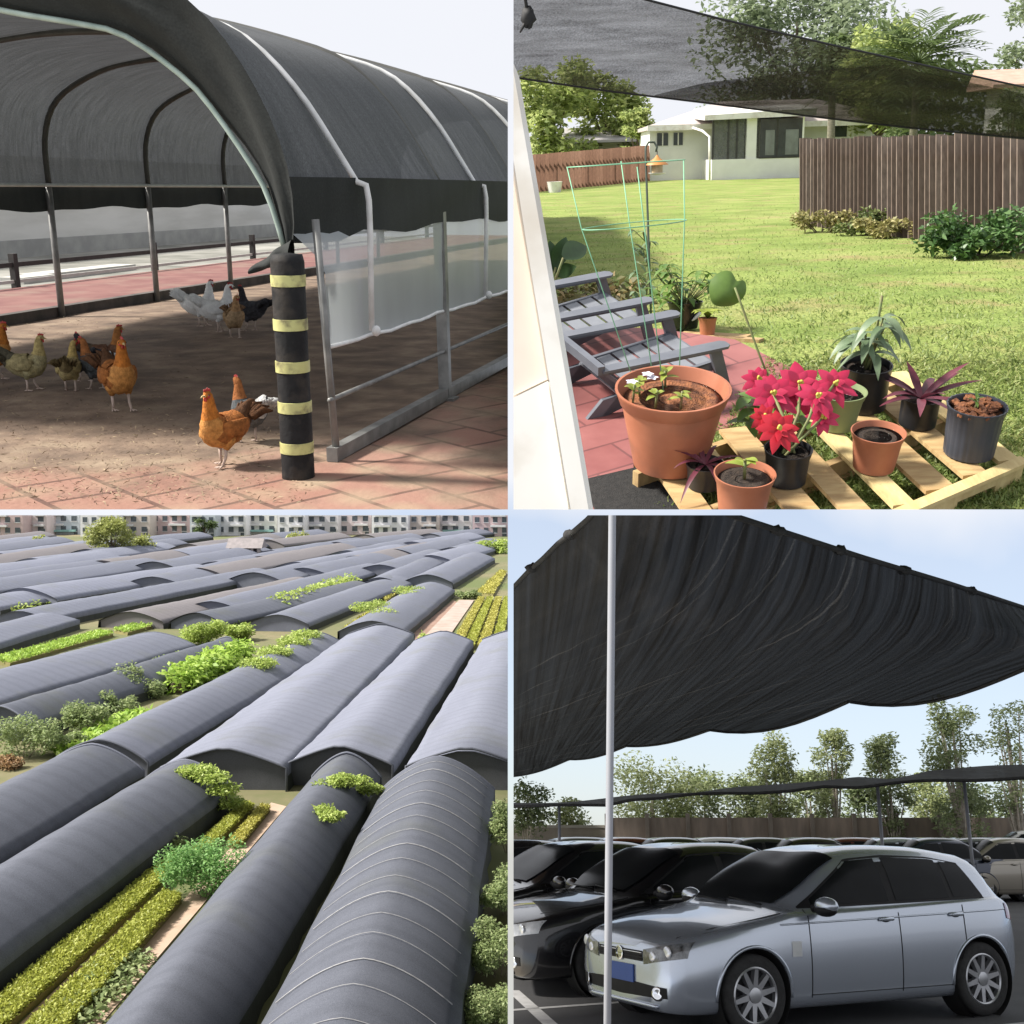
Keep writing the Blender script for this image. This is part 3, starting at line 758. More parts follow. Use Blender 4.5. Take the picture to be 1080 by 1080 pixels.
# --- lawn
def lawn_mat():
    m, nt, b = new_mat('lawn')
    big = _ramp(nt, _noise(nt, 0.42, 6, (1, 1.4, 1)), [(0.3, (0.13, 0.23, 0.045)), (0.5, (0.23, 0.32, 0.075)), (0.68, (0.36, 0.38, 0.14))])
    fine = _ramp(nt, _noise(nt, 22, 8), [(0.3, (0.10, 0.14, 0.035)), (0.7, (0.38, 0.39, 0.15))])
    col = _mixc(nt, 0.45, big, fine)
    col = _mixc(nt, _ramp(nt, _noise(nt, 1.3, 7), [(0.52, (0, 0, 0)), (0.72, (0.8, 0.8, 0.8))]), col, (0.30, 0.22, 0.12))
    col = _mixc(nt, _ramp(nt, _noise(nt, 0.8, 6, (1, 1.3, 1)), [(0.5, (0, 0, 0)), (0.66, (0.6, 0.6, 0.6))]), col, (0.12, 0.17, 0.04))
    nt.links.new(col, b.inputs['Base Color']); b.inputs['Roughness'].default_value = 0.95; b.inputs['Specular IOR Level'].default_value = 0.1
    bp = nt.nodes.new('ShaderNodeBump'); bp.inputs['Strength'].default_value = 0.8; bp.inputs['Distance'].default_value = 0.05
    nt.links.new(_noise(nt, 30, 6), bp.inputs['Height']); nt.links.new(bp.outputs[0], b.inputs['Normal'])
    return m
lw = MB(); rows = []
rows = []
xs = np.concatenate([np.linspace(-6, 9, 50), np.linspace(10, 60, 20)])
hy_tr = TR.g(800, 380).y; hy_pf = PF.g(800, 380).y
for y in np.linspace(hy_pf - 3.3, hy_pf - 0.15, 14):
    rows.append([TR.Mi @ (PF.M @ Vector((x, y, 0.006 * rnd.random()))) for x in np.linspace(-6, 8, 60)])
for y in np.concatenate([np.linspace(hy_tr + 0.1, hy_tr + 12, 30), np.linspace(hy_tr + 13, 110, 30)]):
    rows.append([Vector((x, y, 0.02 * rnd.random())) for x in np.linspace(-6 + .06 * y, 4 + .5 * y, 60)])
lawn_m = lawn_mat()
solo('lawn', MB().grid(rows), lawn_m, TR, kind='structure', smooth=True)
pos = []; 
for _ in range(52000):
    px, py = rnd.uniform(545, 1085), 205 + 335 * rnd.random() ** 0.8
    if py > 345 and px < 690 + (540 - py) * 0.75 and py > 345 + max(0, (px - 760) * 0.5): continue
    pos.append(TRg(px, py))
pos = np.array(pos)
dirs_ = rng.normal(size=(len(pos), 3)) * 0.7; dirs_[:, 2] = 0.75
gr = leaf_mesh(pos, 0.045, 'grass_blades', leaf_mat('grass_blade', (0.08, 0.15, 0.028), (0.19, 0.28, 0.065), (0.36, 0.38, 0.15), 0.4), aspect=0.22, dirs=dirs_, jitter=0.3)
solo('grass_blades', gr, None, TR, 'short green and straw coloured grass of the garden lawn', 'grass', kind='stuff')
# --- red tile patio
def tile_mat():
    m, nt, b = new_mat('red_tile')
    tc = nt.nodes.new('ShaderNodeTexCoord'); mp = nt.nodes.new('ShaderNodeMapping'); mp.inputs['Rotation'].default_value = (0, 0, radians(-28))
    nt.links.new(tc.outputs['Object'], mp.inputs['Vector'])
    br = nt.nodes.new('ShaderNodeTexBrick'); br.inputs['Scale'].default_value = 1.0; br.inputs['Brick Width'].default_value = 0.52; br.inputs['Row Height'].default_value = 0.26
    br.inputs['Mortar Size'].default_value = 0.008; br.inputs['Color1'].default_value = (0.24, 0.075, 0.07, 1); br.inputs['Color2'].default_value = (0.30, 0.11, 0.10, 1)
    br.inputs['Mortar'].default_value = (0.09, 0.03, 0.03, 1); nt.links.new(mp.outputs[0], br.inputs['Vector'])
    nt.links.new(_mixc(nt, 0.4, br.outputs['Color'], _ramp(nt, _noise(nt, 4, 7), [(0.3, (0.16, 0.05, 0.05)), (0.7, (0.34, 0.14, 0.13))])), b.inputs['Base Color'])
    b.inputs['Roughness'].default_value = 0.55; return m
pp = [PF.g(*q) for q in ((560, 345), (690, 348), (775, 360), (838, 392), (770, 452), (668, 492), (672, 560), (560, 620))]
mb = MB(); mb.prism(pp, lambda p: (p.x, p.y, -0.05), lambda p: (p.x, p.y, 0.014))
solo('patio', mb, tile_mat(), PF, kind='structure')
mp_ = [PF.g(*q) for q in ((612, 512), (676, 497), (730, 545), (640, 565))]
mb = MB(); c = sum(mp_, Vector()) / 4
mb.prism([p - c for p in mp_], lambda p: (p.x, p.y, 0.016), lambda p: (p.x, p.y, 0.032))
solo('door_mat', mb, mat('mat_black', (0.012, 0.012, 0.012), (0.025, 0.024, 0.023), 40, 0.95, bump=0.5), PF, 'black mat on the red tiles beside the white door frame', 'mat', c)
# --- pallet
HP = 0.14
A_, B_, C_ = PF.g(667, 487, HP), PF.g(957, 388, HP), PF.g(1078, 481, HP)
e1 = C_ - B_; e2 = A_ - B_; e1.z = e2.z = 0
pal = thing('wooden_pallet', 'pale wooden pallet carrying the potted plants at the edge of the lawn', 'pallet', PF, (B_.x, B_.y, 0))
wood_p = mat('pallet_wood', (0.50, 0.36, 0.17), (0.36, 0.23, 0.10), 2.4, 0.8, bump=0.25, stretch=(2, 12, 2), detail=7, grime=((0.2, 0.13, 0.07), 2.0))
wood_y = mat('pallet_wood_bright', (0.62, 0.50, 0.24), (0.48, 0.36, 0.16), 2.4, 0.8, bump=0.25, detail=7, stretch=(6, 2, 2))
e1n, e2n = e1.normalized(), e2.normalized()
ns = 8
for k in range(ns):
    t = (k + 0.35) / ns; w = 0.135 + 0.02 * ((k * 7) % 3 - 1)
    a = e2 * t; b = e2 * t + e1 * 0.99
    part('slat', MB().beam(a + Vector((0, 0, HP - .012)), b + Vector((0, 0, HP - .012)), w, 0.022), wood_p if k % 3 else wood_y, pal)
for k, t in enumerate((0.05, 0.5)):
    part('stringer', MB().beam(e1 * t + Vector((0, 0, .067)), e1 * t + e2 + Vector((0, 0, .067)), 0.045, 0.085), wood_p, pal)
# front stringer is notched
zf = 0.062; a = e1 * 1.0; st = MB()
segs = [(0.0, 0.10, 0), (0.10, 0.24, 1), (0.24, 0.60, 0), (0.60, 0.80, 1), (0.80, 1.0, 0)]
for t0, t1, notch in segs:
    h0 = 0.045 if notch else 0.0
    st.beam(a + e2 * t0 + Vector((0, 0, (h0 + HP - .024) / 2)), a + e2 * t1 + Vector((0, 0, (h0 + HP - .024) / 2)), 0.042, HP - .024 - h0)
part('stringer', st, wood_y, pal, label='front stringer of the pallet with two notches')
part('lead_board', MB().beam(a + e1n * .03 + Vector((0, 0, HP - .008)), a + e1n * .03 + e2 + Vector((0, 0, HP - .008)), 0.07, 0.02), wood_y, pal)
for t in (0.08, 0.5, 0.95):
    part('slat', MB().beam(e1 * t + Vector((0, 0, .012)), e1 * t + e2 + Vector((0, 0, .012)), 0.1, 0.02), wood_p, pal, label='bottom board')
# --- pots
terra = mat('terracotta_plastic', (0.33, 0.11, 0.055), (0.42, 0.16, 0.09), 3, 0.55, detail=7, grime=((.24, .10, .06), 4))
blackp = mat('black_plastic', (0.014, 0.014, 0.016), (0.024, 0.024, 0.027), 8, 0.38)
bluep = mat('dark_ribbed_plastic', (0.035, 0.04, 0.055), (0.055, 0.06, 0.075), 5, 0.45)
greenp = mat('sage_plastic', (0.20, 0.25, 0.12), (0.24, 0.29, 0.15), 4, 0.5)
soil_m = mat('potting_soil', (0.022, 0.015, 0.012), (0.06, 0.042, 0.03), 40, 0.95, bump=1.0, detail=8)
mulch_m = mat('bark_mulch', (0.34, 0.13, 0.05), (0.14, 0.055, 0.03), 26, 0.95, bump=1.0)
def zfor(pl, p, py):
    lo, hi = 0.0, 3.0
    for _ in range(40):
        m_ = (lo + hi) / 2
        if pl.px(p + Vector((0, 0, m_)))[1] > py: lo = m_
        else: hi = m_
    return lo
def pot(name, label, px, base_y, rim_y, rim_w, base_w, m, soil=soil_m, on=HP, rib=0, rim_h=0.18, pl=None):
    pl = pl or PF
    p = pl.g(px, base_y, on + .002); D = pl.px(p)[2]
    h = zfor(pl, p, rim_y); r = rim_w / 2 * D / F; rb = base_w / 2 * D / F
    t = thing(name, label, 'plant pot', pl, p, rnd.uniform(0, 3), 'pots on the patio')
    def rad(z): return rb + (r * 0.93 - rb) * z / h
    z1 = h * (1 - rim_h); lip = r * 0.05
    outer = [(rb * 0.9, 0.0), (rb, h * .02), (rad(h * .45), h * .45), (rad(z1 - .004), z1 - .004), (rad(z1) + lip * .7, z1 + .003), (r * .985, h * .97), (r, h * .985), (r, h), (r * .955, h), (r * .93, h * .96), (rad(h * .8) * .94, h * .84), (0.001, h * .84)]
    mb = MB()
    if rib: mb.lathe(outer[:9], n=72, rib=0.018, ribn=24, top=False)
    else: mb.lathe(outer[:9], n=40, top=False)
    mb.grid([[(q * cos(a), q * sin(a), z) for a in np.linspace(0, 2 * pi, 41)] for q, z in ((r * .955, h), (r * .93, h * .96), (rad(h * .6) * .93, h * .6))])
    part('shell', mb, m, t, keep=40)
    sr = rad(h * .84) * 0.955; rows = []
    sm = MB(); sm.lathe([(sr * k / 6 + .001, h * (.86 - .0) + 0.012 * r * rnd.uniform(-1, 1) * 3) for k in range(6, -1, -1)], n=28)
    part('soil', sm, soil, t, smooth=True)
    return t, p, h, r, D
def leafblade(mb, a, d, L, W, droop=0.5, up=(0, 0, 1), fold=0.15, n=7, tip=1.0):
    """one broad curved leaf: 3 x n grid from a along d"""
    a = Vector(a); d = Vector(d).normalized(); s = d.cross(Vector(up))
    s = s.normalized() if s.length > 1e-3 else Vector((1, 0, 0)); nn = s.cross(d)
    rows = []
    for i in range(n):
        t = i / (n - 1); w = W * (sin(pi * min(1, t * 0.94 + 0.06)) ** 0.8) * (1 - 0.35 * t * tip)
        c = a + d * (L * t * (1 - .12 * droop * t)) + Vector((0, 0, -droop * L * 0.55 * t * t))
        rows.append([c - s * w * .5 + nn * fold * w, c, c + s * w * .5 + nn * fold * w])
    mb.grid(rows)
def two_tone(name, c1, c2, sc=14, rough=0.45, trans=0.2):
    m, nt, b = new_mat(name)
    g = nt.nodes.new('ShaderNodeNewGeometry')
    c = _mixc(nt, g.outputs['Random Per Island'], c1, c2); c = _mixc(nt, _noise(nt, sc, 4), c, tuple(v * .6 for v in c1))
    nt.links.new(c, b.inputs['Base Color']); b.inputs['Roughness'].default_value = rough
    t = nt.nodes.new('ShaderNodeBsdfTranslucent'); nt.links.new(c, t.inputs['Color']); mx = nt.nodes.new('ShaderNodeMixShader'); mx.inputs['Fac'].default_value = trans
    nt.links.new(b.outputs[0], mx.inputs[1]); nt.links.new(t.outputs[0], mx.inputs[2]); nt.links.new(mx.outputs[0], nt.nodes['Material Output'].inputs['Surface'])
    return m
lf_green = two_tone('leaf_green', (0.10, 0.20, 0.035), (0.19, 0.30, 0.06))
lf_yel = two_tone('leaf_lime', (0.28, 0.36, 0.05), (0.42, 0.44, 0.10))
lf_dark = two_tone('leaf_dark', (0.03, 0.075, 0.022), (0.055, 0.11, 0.03))
lf_sage = two_tone('leaf_sage', (0.14, 0.22, 0.11), (0.30, 0.38, 0.24))
lf_purple = two_tone('leaf_purple', (0.12, 0.025, 0.045), (0.26, 0.07, 0.10))
lf_pink = two_tone('bract_pink', (0.62, 0.02, 0.09), (0.74, 0.06, 0.16), 10, 0.5, 0.25)
lf_red = two_tone('bract_red', (0.58, 0.01, 0.03), (0.68, 0.03, 0.06), 10, 0.5, 0.25)
stem_g = mat('stem_green', (0.14, 0.19, 0.06), (0.20, 0.17, 0.08), 20, 0.7)
white_f = mat('petal_white', (0.75, 0.72, 0.8), None, 20, 0.6)
yel_f = mat('flower_yellow', (0.6, 0.5, 0.08), None, 20, 0.6)
def plant(name, label, pl, base, stems=(), leaves=(), group=None, cat='plant', extra=()):
    """stems: (points, radius); leaves: (MB, material, name)"""
    t = thing(name, label, cat, pl, base, 0, group)
    for pts, r in stems: part('stem', MB().tube(pts, r, 6), stem_g, t, smooth=True)
    for mb, m, nm in leaves: part(nm, mb, m, t, smooth=True)
    return t
# big terracotta pot with cage and seedlings
bp_, bpp, bh, br_, bD = pot('terracotta_pot', 'largest terracotta pot, holding the wire cage at the left pallet end', 706, 489, 409, 118, 76, terra, mulch_m)
def sprig(mb_s, leaves, c, hgt, n, L, W, spread=0.9):
    c = Vector(c); mb_s.append(([c, c + Vector((rnd.uniform(-.01, .01), rnd.uniform(-.01, .01), hgt))], L * .06 + .002))
    for i in range(n):
        a = 2 * pi * i / n + rnd.random(); leafblade(leaves, c + Vector((0, 0, hgt * rnd.uniform(.6, 1))), (cos(a), sin(a), spread * rnd.uniform(.1, .9)), L * rnd.uniform(.7, 1.2), W, 0.5)
s_, l_ = [], MB(); top = bpp + Vector((0, 0, bh * .88))
for (dx, dy) in ((-.16, .02), (-.10, -.12), (.02, -.14), (-.02, .12), (-.2, -.05)):
    sprig(s_, l_, (dx, dy, 0), 0.09, 6, 0.07, 0.035)
fls = []
for (dx, dy, dz) in ((-.13, -.02, .13), (-.11, -.04, .12), (-.21, -.06, .11)):
    fl = MB(); fls.append((fl, white_f, 'flower'))
    for k in range(5): leafblade(fl, (dx, dy, dz), (cos(k * 1.26), sin(k * 1.26), .3), .035, .03, .2)
plant('seedling', 'low pansy seedlings with a small white flower in the largest terracotta pot', PF, top, s_, [(l_, lf_yel, 'foliage')] + fls)
def atD(pl, px, py, D): return pl.at(px, py, D)
cage = thing('tomato_cage', 'tall pale green wire cage standing in the largest terracotta pot', 'plant cage', PF, top)
cg = mat('cage_green', (0.20, 0.46, 0.28), (0.16, 0.38, 0.24), 10, 0.5)
legs = [[(598, 176), (613, 240), (672, 412)], [(655, 170), (664, 236), (690, 405)], [(672, 176), (680, 242), (700, 416)], [(721, 168), (722, 230), (716, 408)]]
dD = [-0.05, 0.28, -0.3, 0.1]
lp = [[PF.at(x, y, bD + dd * (1.0 if k < 2 else .3)) - top for k, (x, y) in enumerate(L)] for L, dd in zip(legs, dD)]
for L in lp: part('leg', MB().tube(L, 0.003, 6), cg, cage, smooth=True)
_fw = PF.Mi.to_3x3() @ (TR.M.to_3x3() @ Vector((0.1, 1, 0)))
for lev, idx in ((0, 0), (1, 1)):
    ctr = sum((L[idx] for L in lp), Vector()) / 4; r0 = sum((L[idx] - ctr).length for L in lp) / 4
    xr_ = (lp[3][idx] - lp[0][idx]).length / 2
    part('ring', MB().tube([ctr + (lp[3][idx] - lp[0][idx]) * .5 * cos(a) + _fw * (xr_ * .8 * sin(a)) for a in np.linspace(0, 2 * pi, 33)], 0.003, 6), cg, cage, smooth=True)
# small terracotta pot in front
t, p, h, r, D = pot('terracotta_pot', 'small terracotta pot with a lime seedling at the bottom picture edge', 782, 541, 499, 64, 48, terra)
s_, l_ = [], MB(); sprig(s_, l_, (0, 0, 0), .10, 7, .10, .05, 1.2)
plant('seedling', 'lime green seedling in the small terracotta pot at the bottom edge', PF, p + Vector((0, 0, h * .86)), s_, [(l_, lf_yel, 'foliage')])
# terracotta pot of bare soil
pot('terracotta_pot', 'small terracotta pot of bare dark soil in the middle of the pallet', 921, 493, 455, 56, 42, terra)
# black pot with poinsettia
t, p, h, r, D = pot('black_pot', 'squat black pot holding the poinsettia', 828, 507, 473, 50, 42, blackp)
base = p + Vector((0, 0, h * .86))
def flower(mb, c, R, n=9, W=.45, tilt=(0, -.6, .6)):
    c = Vector(c); tl = Vector(tilt).normalized(); x = tl.cross(Vector((0.2, 1, .3))).normalized(); y = tl.cross(x)
    for ring, (cnt, k) in enumerate(((n, 1.0), (n - 3, .62))):
        for i in range(cnt):
            a = 2 * pi * i / cnt + ring * .4 + rnd.uniform(-.15, .15)
            d = x * cos(a) + y * sin(a) + tl * (0.12 + .35 * ring)
            leafblade(mb, c, d, R * k * rnd.uniform(.85, 1.15), R * k * W, 0.35, up=tl, fold=-.1)
heads_p = [(843, 405, 30, .05), (880, 405, 22, .12), (815, 415, 26, .0), (862, 418, 20, -.08), (800, 400, 18, .2), (868, 440, 17, -.05)]
heads_r = [(822, 452, 22, -.22), (806, 440, 15, -.1)]
blooms, grn, stems = [], MB(), []
for lst, bm_ in ((heads_p, lf_pink), (heads_r, lf_red)):
    for (px, py, R, dd) in lst:
        mb = MB(); blooms.append((mb, bm_, 'bracts'))
        c = PF.at(px, py, D + dd) - base; flower(mb, c, R * D / F * 1.12, W=.58)
        cn = MB(); [cn.blob(c + Vector((rnd.uniform(-.010, .010), -.02, .015 + rnd.uniform(-.010, .010))), (.009, .009, .009), 6, 4) for k in range(6)]; blooms.append((cn, yel_f, 'flower_centre'))
        stems.append(([Vector((rnd.uniform(-.03, .03), rnd.uniform(-.03, .03), 0)), c * .5 + Vector((rnd.uniform(-.03, .03), 0, .03)), c], .008))
for (px, py) in ((795, 432), (838, 432), (845, 445), (790, 420), (835, 470), (820, 475), (812, 428), (850, 425), (790, 445)):
    c = PF.at(px, py, D + rnd.uniform(0, .2)) - base; a = rnd.uniform(0, 6.28)
    for k in range(3): leafblade(grn, c, (cos(a + k * 2), sin(a + k * 2), .1), .13, .075, .6)
plant('poinsettia', 'poinsettia with large pink and red bracts in the squat black pot', PF, base, stems, blooms + [(grn, lf_green, 'foliage')])
# straps
def strap_plant(name, label, base, n, L, W, m, droop=(.3, 1.0), el=(.2, 1.2), pl=PF, az=None):
    mb = MB(); 
    for i in range(n):
        a = (az[i % len(az)] if az else 2 * pi * i / n) + rnd.uniform(-.25, .25)
        leafblade(mb, (0, 0, 0), (cos(a), sin(a), rnd.uniform(*el)), L * rnd.uniform(.7, 1.15), W, rnd.uniform(*droop), n=9)
    return plant(name, label, pl, base, (), [(mb, m, 'foliage')])
t, p, h, r, D = pot('black_pot', 'small black pot hidden behind the front terracotta seedling pot', 742, 512, 488, 40, 34, blackp)
strap_plant('spider_plant', 'thin purple strap leaved plant behind the front seedling pot', p + Vector((0, 0, h * .9)), 12, .26, .03, lf_purple, (.5, 1.0), (.2, .8))
t, p, h, r, D = pot('sage_pot', 'sage green plastic pot behind the poinsettia', 882, 450, 412, 54, 36, greenp)
t, p, h, r, D = pot('black_pot', 'tall black pot with pale drooping leaves at the back of the pallet', 908, 428, 384, 53, 50, blackp)
base = p + Vector((0, 0, h * .86)); mb = MB(); stems = []
for k in range(11):
    a = rnd.uniform(0, 6.28); c = Vector((cos(a) * .07, sin(a) * .07, .10 + .22 * rnd.random())); stems.append(([Vector((0, 0, 0)), c * .6, c], .006))
    for j in range(3): leafblade(mb, c, (cos(a + j * 1.5 - 1.5), sin(a + j * 1.5 - 1.5), .3), .21 * rnd.uniform(.7, 1.1), .06, 1.2)
stems.append(([Vector((.02, 0, 0)), Vector((.03, 0, .42))], .008))
plant('leafy_plant', 'pale sage leaved plant drooping over the tall black pot', PF, base, stems, [(mb, lf_sage, 'foliage')])
t, p, h, r, D = pot('black_pot', 'black pot with purple strap leaves between bare soil pot and ribbed pot', 967, 447, 418, 42, 38, blackp)
strap_plant('spider_plant', 'wide purple strap leaved plant in the black pot beside the ribbed pot', p + Vector((0, 0, h * .9)), 15, .36, .055, lf_purple, (.2, .75), (.25, .8))
t, p, h, r, D = pot('ribbed_pot', 'dark blue grey ribbed pot of orange bark at the right pallet end', 1021, 478, 427, 60, 50, bluep, mulch_m, rib=1, rim_h=.12)
base = p + Vector((0, 0, h * .85)); chips = MB()
for k in range(46):
    a, q = rnd.uniform(0, 6.28), r * .85 * sqrt(rnd.random()); chips.box((q * cos(a), q * sin(a), .015 + .02 * rnd.random()), (.05, .025, .012), M=Matrix.Rotation(rnd.uniform(0, 3), 3, 'Z') @ Matrix.Rotation(rnd.uniform(-.5, .5), 3, 'X'))
solo('bark_mulch', chips, mulch_m, PF, 'orange bark chips filling the ribbed pot', 'mulch', base, kind='stuff')
s_, l_ = [], MB(); sprig(s_, l_, (-.01, 0, 0), .08, 6, .07, .02, 1.8)
plant('seedling', 'tiny green shoot in the orange bark of the ribbed pot', PF, base, s_, [(l_, lf_green, 'foliage')])
# pots behind the chairs
wp_emb = mat('emblem_white', (.6, .6, .58), None, 6, .5)
t, p, h, r, D = pot('black_pot', 'glossy black pot with bushy bright leaves behind the chairs', 722, 346, 318, 38, 27, mat('black_glossy', (0.012, 0.012, 0.013), None, 6, 0.15), on=0.03, pl=TR)
sw = MB().tube([(r * .93 * cos(a), r * .93 * sin(a), h * (.35 + .35 * q)) for a, q in zip(np.linspace(-1.3, -.5, 9) - t.rotation_euler.z, np.linspace(0, 1, 9))], [.004 + .01 * sin(pi * q) for q in np.linspace(0, 1, 9)], 6)
part('leaf_emblem', sw, wp_emb, t, smooth=True)
base = p + Vector((0, 0, h * .8)); mb = MB(); stems = []
for k in range(34):
    a = rnd.uniform(0, 6.28); q = rnd.random() ** .5 * .24; c = Vector((q * cos(a), q * sin(a), rnd.uniform(.05, .3))); stems.append(([Vector((0, 0, 0)), c], .004))
    for j in range(3): leafblade(mb, c, (cos(a + j * 2), sin(a + j * 2), rnd.uniform(-.2, .5)), .13, .05, .8)
plant('leafy_plant', 'bushy bright green plant in the glossy black pot behind the chairs', TR, base, stems, [(mb, lf_green, 'foliage')])
t, p, h, r, D = pot('terracotta_pot', 'smallest terracotta pot, on the lawn edge beside the glossy black pot', 746, 353, 335, 20, 15, terra, on=0.03, pl=TR)
mb = MB()
for k in range(14):
    a = k * 2.4; leafblade(mb, (0, 0, 0.02), (cos(a), sin(a), 1.2), .22, .07, .9)
plant('leafy_plant', 'light green plant in the smallest terracotta pot on the lawn edge', TR, p + Vector((0, 0, h * .8)), (), [(mb, lf_yel, 'foliage')])
c = TR.g(752, 358); bd = MB(); bd.box((0, 0, .02), (.5, .2, .03), rz=-.5); bd.box((.14, -.16, .02), (.36, .09, .03), rz=-.6)
solo('wood_board', bd, wood_p, TR, 'pale wooden boards lying under the smallest terracotta pot', 'board', c)
# single heart leaf on a tall stem
c = PF.g(812, 402); D = PF.px(c)[2]
tip = PF.at(782, 322, D) - c; lf = MB()
ctr = PF.at(769, 307, D) - c; R = 19 * D / F; rows = []
for i in range(8):
    q = i / 7; rows.append([ctr + Vector((R * q * (1.05 * cos(a) + (.12 if abs(a - .75) < .25 else 0) * q), R * q * .35 * sin(a) + .05 * q * q, R * q * sin(a) * .92)) for a in np.linspace(0, 2 * pi, 33)])
rows = [[ctr + (p - ctr) * (1 - .42 * math.exp(-((2 * pi * j / 32 - .9) / .32) ** 2) + .16 * math.exp(-((2 * pi * j / 32 - 4.05) / .4) ** 2)) for j, p in enumerate(r)] for r in rows]
lf.grid(rows)
c2 = PF.at(800, 372, D) - c
plant('tall_seedling', 'tall thin stem with one big round leaf behind the poinsettia', PF, c, [([Vector((0, 0, 0)), c2, tip, ctr + Vector((R * .3, 0, R * .2))], .007)], [(lf, lf_green, 'leaf')])
# --- chairs
plas = mat('slate_plastic', (0.10, 0.108, 0.13), (0.13, 0.138, 0.16), 5, 0.3)
plas_s = mat('slate_plastic_sunlit', (.19, .20, .225), (.15, .16, .18), 5, .3)  # seat slats: paler copy of the plastic, sunlight put into its colour
def chair(label, pl, loc, rz, sc):
    t = thing('garden_chair', label, 'chair', pl, loc, rz, 'slatted garden chairs', sc, M=Matrix.Rotation(rz, 4, 'Z') @ Matrix.Diagonal((1, 1, .67, 1)))
    for k in range(6):
        u = k / 5; x = .36 - .62 * u; z = .365 - .12 * u
        part('seat_slat', MB().box((x, 0, z), (.105, .56, .022), M=Matrix.Rotation(-.19, 3, 'Y')), plas_s, t)
    for s in (-1, 1):
        arm = MB(); arm.prism([(-.45, -.045), (-.2, -.05), (.3, -.062), (.47, -.06), (.5, -.03), (.5, .03), (.47, .06), (.3, .062), (-.2, .05), (-.45, .045)], lambda p: (p[0], s * .335 + p[1], .545 + .03 * p[0]), lambda p: (p[0], s * .335 + p[1], .572 + .03 * p[0]))
        part('armrest', arm, plas, t)
        skirt = MB().beam((-.42, s * .335, .515), (.42, s * .335, .535), .022, .05)
        part('arm_brace', skirt, plas, t)
        part('leg', MB().beam((.40, s * .335, .55), (.52, s * .335, 0.0), .035, .085, up=(1, 0, 0)), plas, t)
        rl = MB().prism([(.42, .30), (.42, .39), (-.28, .27), (-.44, .0), (-.55, .0), (-.42, .2)], lambda p: (p[0], s * .29 - .016, p[1]), lambda p: (p[0], s * .29 + .016, p[1]))
        part('leg', rl, plas, t)
        part('back_stile', MB().beam((-.22, s * .3, .24), (-.47, s * .32, .57), .03, .08, up=(0, 1, 0)), plas, t)
    part('back_rail', MB().beam((-.46, -.36, .555), (-.46, .36, .555), .05, .09), plas, t)
    for k in range(5):
        y = -.22 + .11 * k
        part('back_slat', MB().beam((-.26, y, .26), (-.45, y, .54), .09, .02, up=(0, 1, 0)), plas, t)
    part('front_rail', MB().box((.42, 0, .33), (.025, .6, .09)), plas, t)
    return t
fdir = PF.g(775, 418) - PF.g(640, 446)
az = math.atan2(fdir.y, fdir.x)
CS = 0.86
def seat_at(px, py):
    p = PF.g(px, py); return p - Matrix.Rotation(az, 3, 'Z') @ Vector((.52 * CS, -.335 * CS, 0))
cA = seat_at(766, 417); cB = seat_at(688, 366)
chair('slate grey slatted garden chair nearest the largest terracotta pot', PF, cA, az, CS)
chair('slate grey slatted garden chair farther back against the lawn', PF, cB, az, CS)
# --- white door frame
wd = thing('door_frame', 'white painted timber door frame close at the left edge of the garden view', 'door frame', PF, PF.at(620, 537, 2.62) + Vector((0, 0, -.6)))
wo = -(PF.at(620, 537, 2.62) + Vector((0, 0, -.6)))
wp = mat('white_paint', (0.80, 0.78, 0.74), (0.74, 0.71, 0.66), 3, 0.5, grime=((0.6, 0.55, 0.48), 3))
wp2 = mat('cream_paint', (0.74, 0.67, 0.59), (0.68, 0.60, 0.52), 4, 0.55)
def slab(poly, D, th, name, m):
    back = Vector((0.3, 1, 0.0)).normalized() * th
    fr_ = [PF.at(x, y, D) + wo for x, y in poly]
    bk = [p + PF.Mi.to_3x3() @ back for p in fr_]
    n = len(poly); mb = MB(); mb.add(fr_ + bk, [tuple(range(n))[::-1], tuple(range(n, 2 * n))] + [(i, (i + 1) % n, n + (i + 1) % n, n + i) for i in range(n)])
    return part(name, mb, m, wd)
slab([(530, -20), (527, 40), (541, 72), (622, 545), (626, 570), (606, 570), (602, 538), (557, 268), (541, 165), (520, 60)], 2.60, .05, 'casing', wp)
slab([(500, 60), (536, 160), (555, 268), (577, 400), (540, 418), (500, 430)], 2.64, .05, 'upper_panel', wp2)
slab([(500, 432), (540, 420), (577.3, 402), (600, 540), (604, 570), (500, 570)], 2.625, .05, 'lower_panel', wp)
# --- shade net overhead
net_tr = net_mat('black_knit_net', (0.003, 0.003, 0.004), (0.009, 0.009, 0.011), 0.25, (1, 3, 14), 1.5, trans=0.12, var=0.09, weave=140, rough=0.7)
topc = [(470, -80), (560, -30), (660, -6), (760, 20), (880, 48), (980, 70), (1090, 94), (1200, 118)]
botc = [(470, 66), (545, 82), (640, 96), (740, 108), (850, 122), (960, 135), (1090, 147), (1200, 158)]
rows = []
for i, (tp, bt) in enumerate(zip(topc, botc)):
    row = []
    for k in range(15):
        q = k / 14; px = tp[0] + (bt[0] - tp[0]) * q; py = tp[1] + (bt[1] - tp[1]) * q
        row.append(TR.at(px, py, 4.4 + 0.30 * i - 0.9 * (1 - q) + .03 * sin(q * 17 + i)))
    rows.append(row)
fine = []
for i in range(len(rows) - 1):
    for u in np.linspace(0, 1, 8, endpoint=False): fine.append([rows[i][k].lerp(rows[i + 1][k], u) for k in range(15)])
fine.append(rows[-1])
nloc = fine[20][7]
nt_ = thing('shade_net', 'black shade net stretched diagonally across the top of the garden view', 'shade net', TR, nloc)
part('net', MB().grid([[p - nloc for p in r] for r in fine]), net_tr, nt_, smooth=True)
fold = []
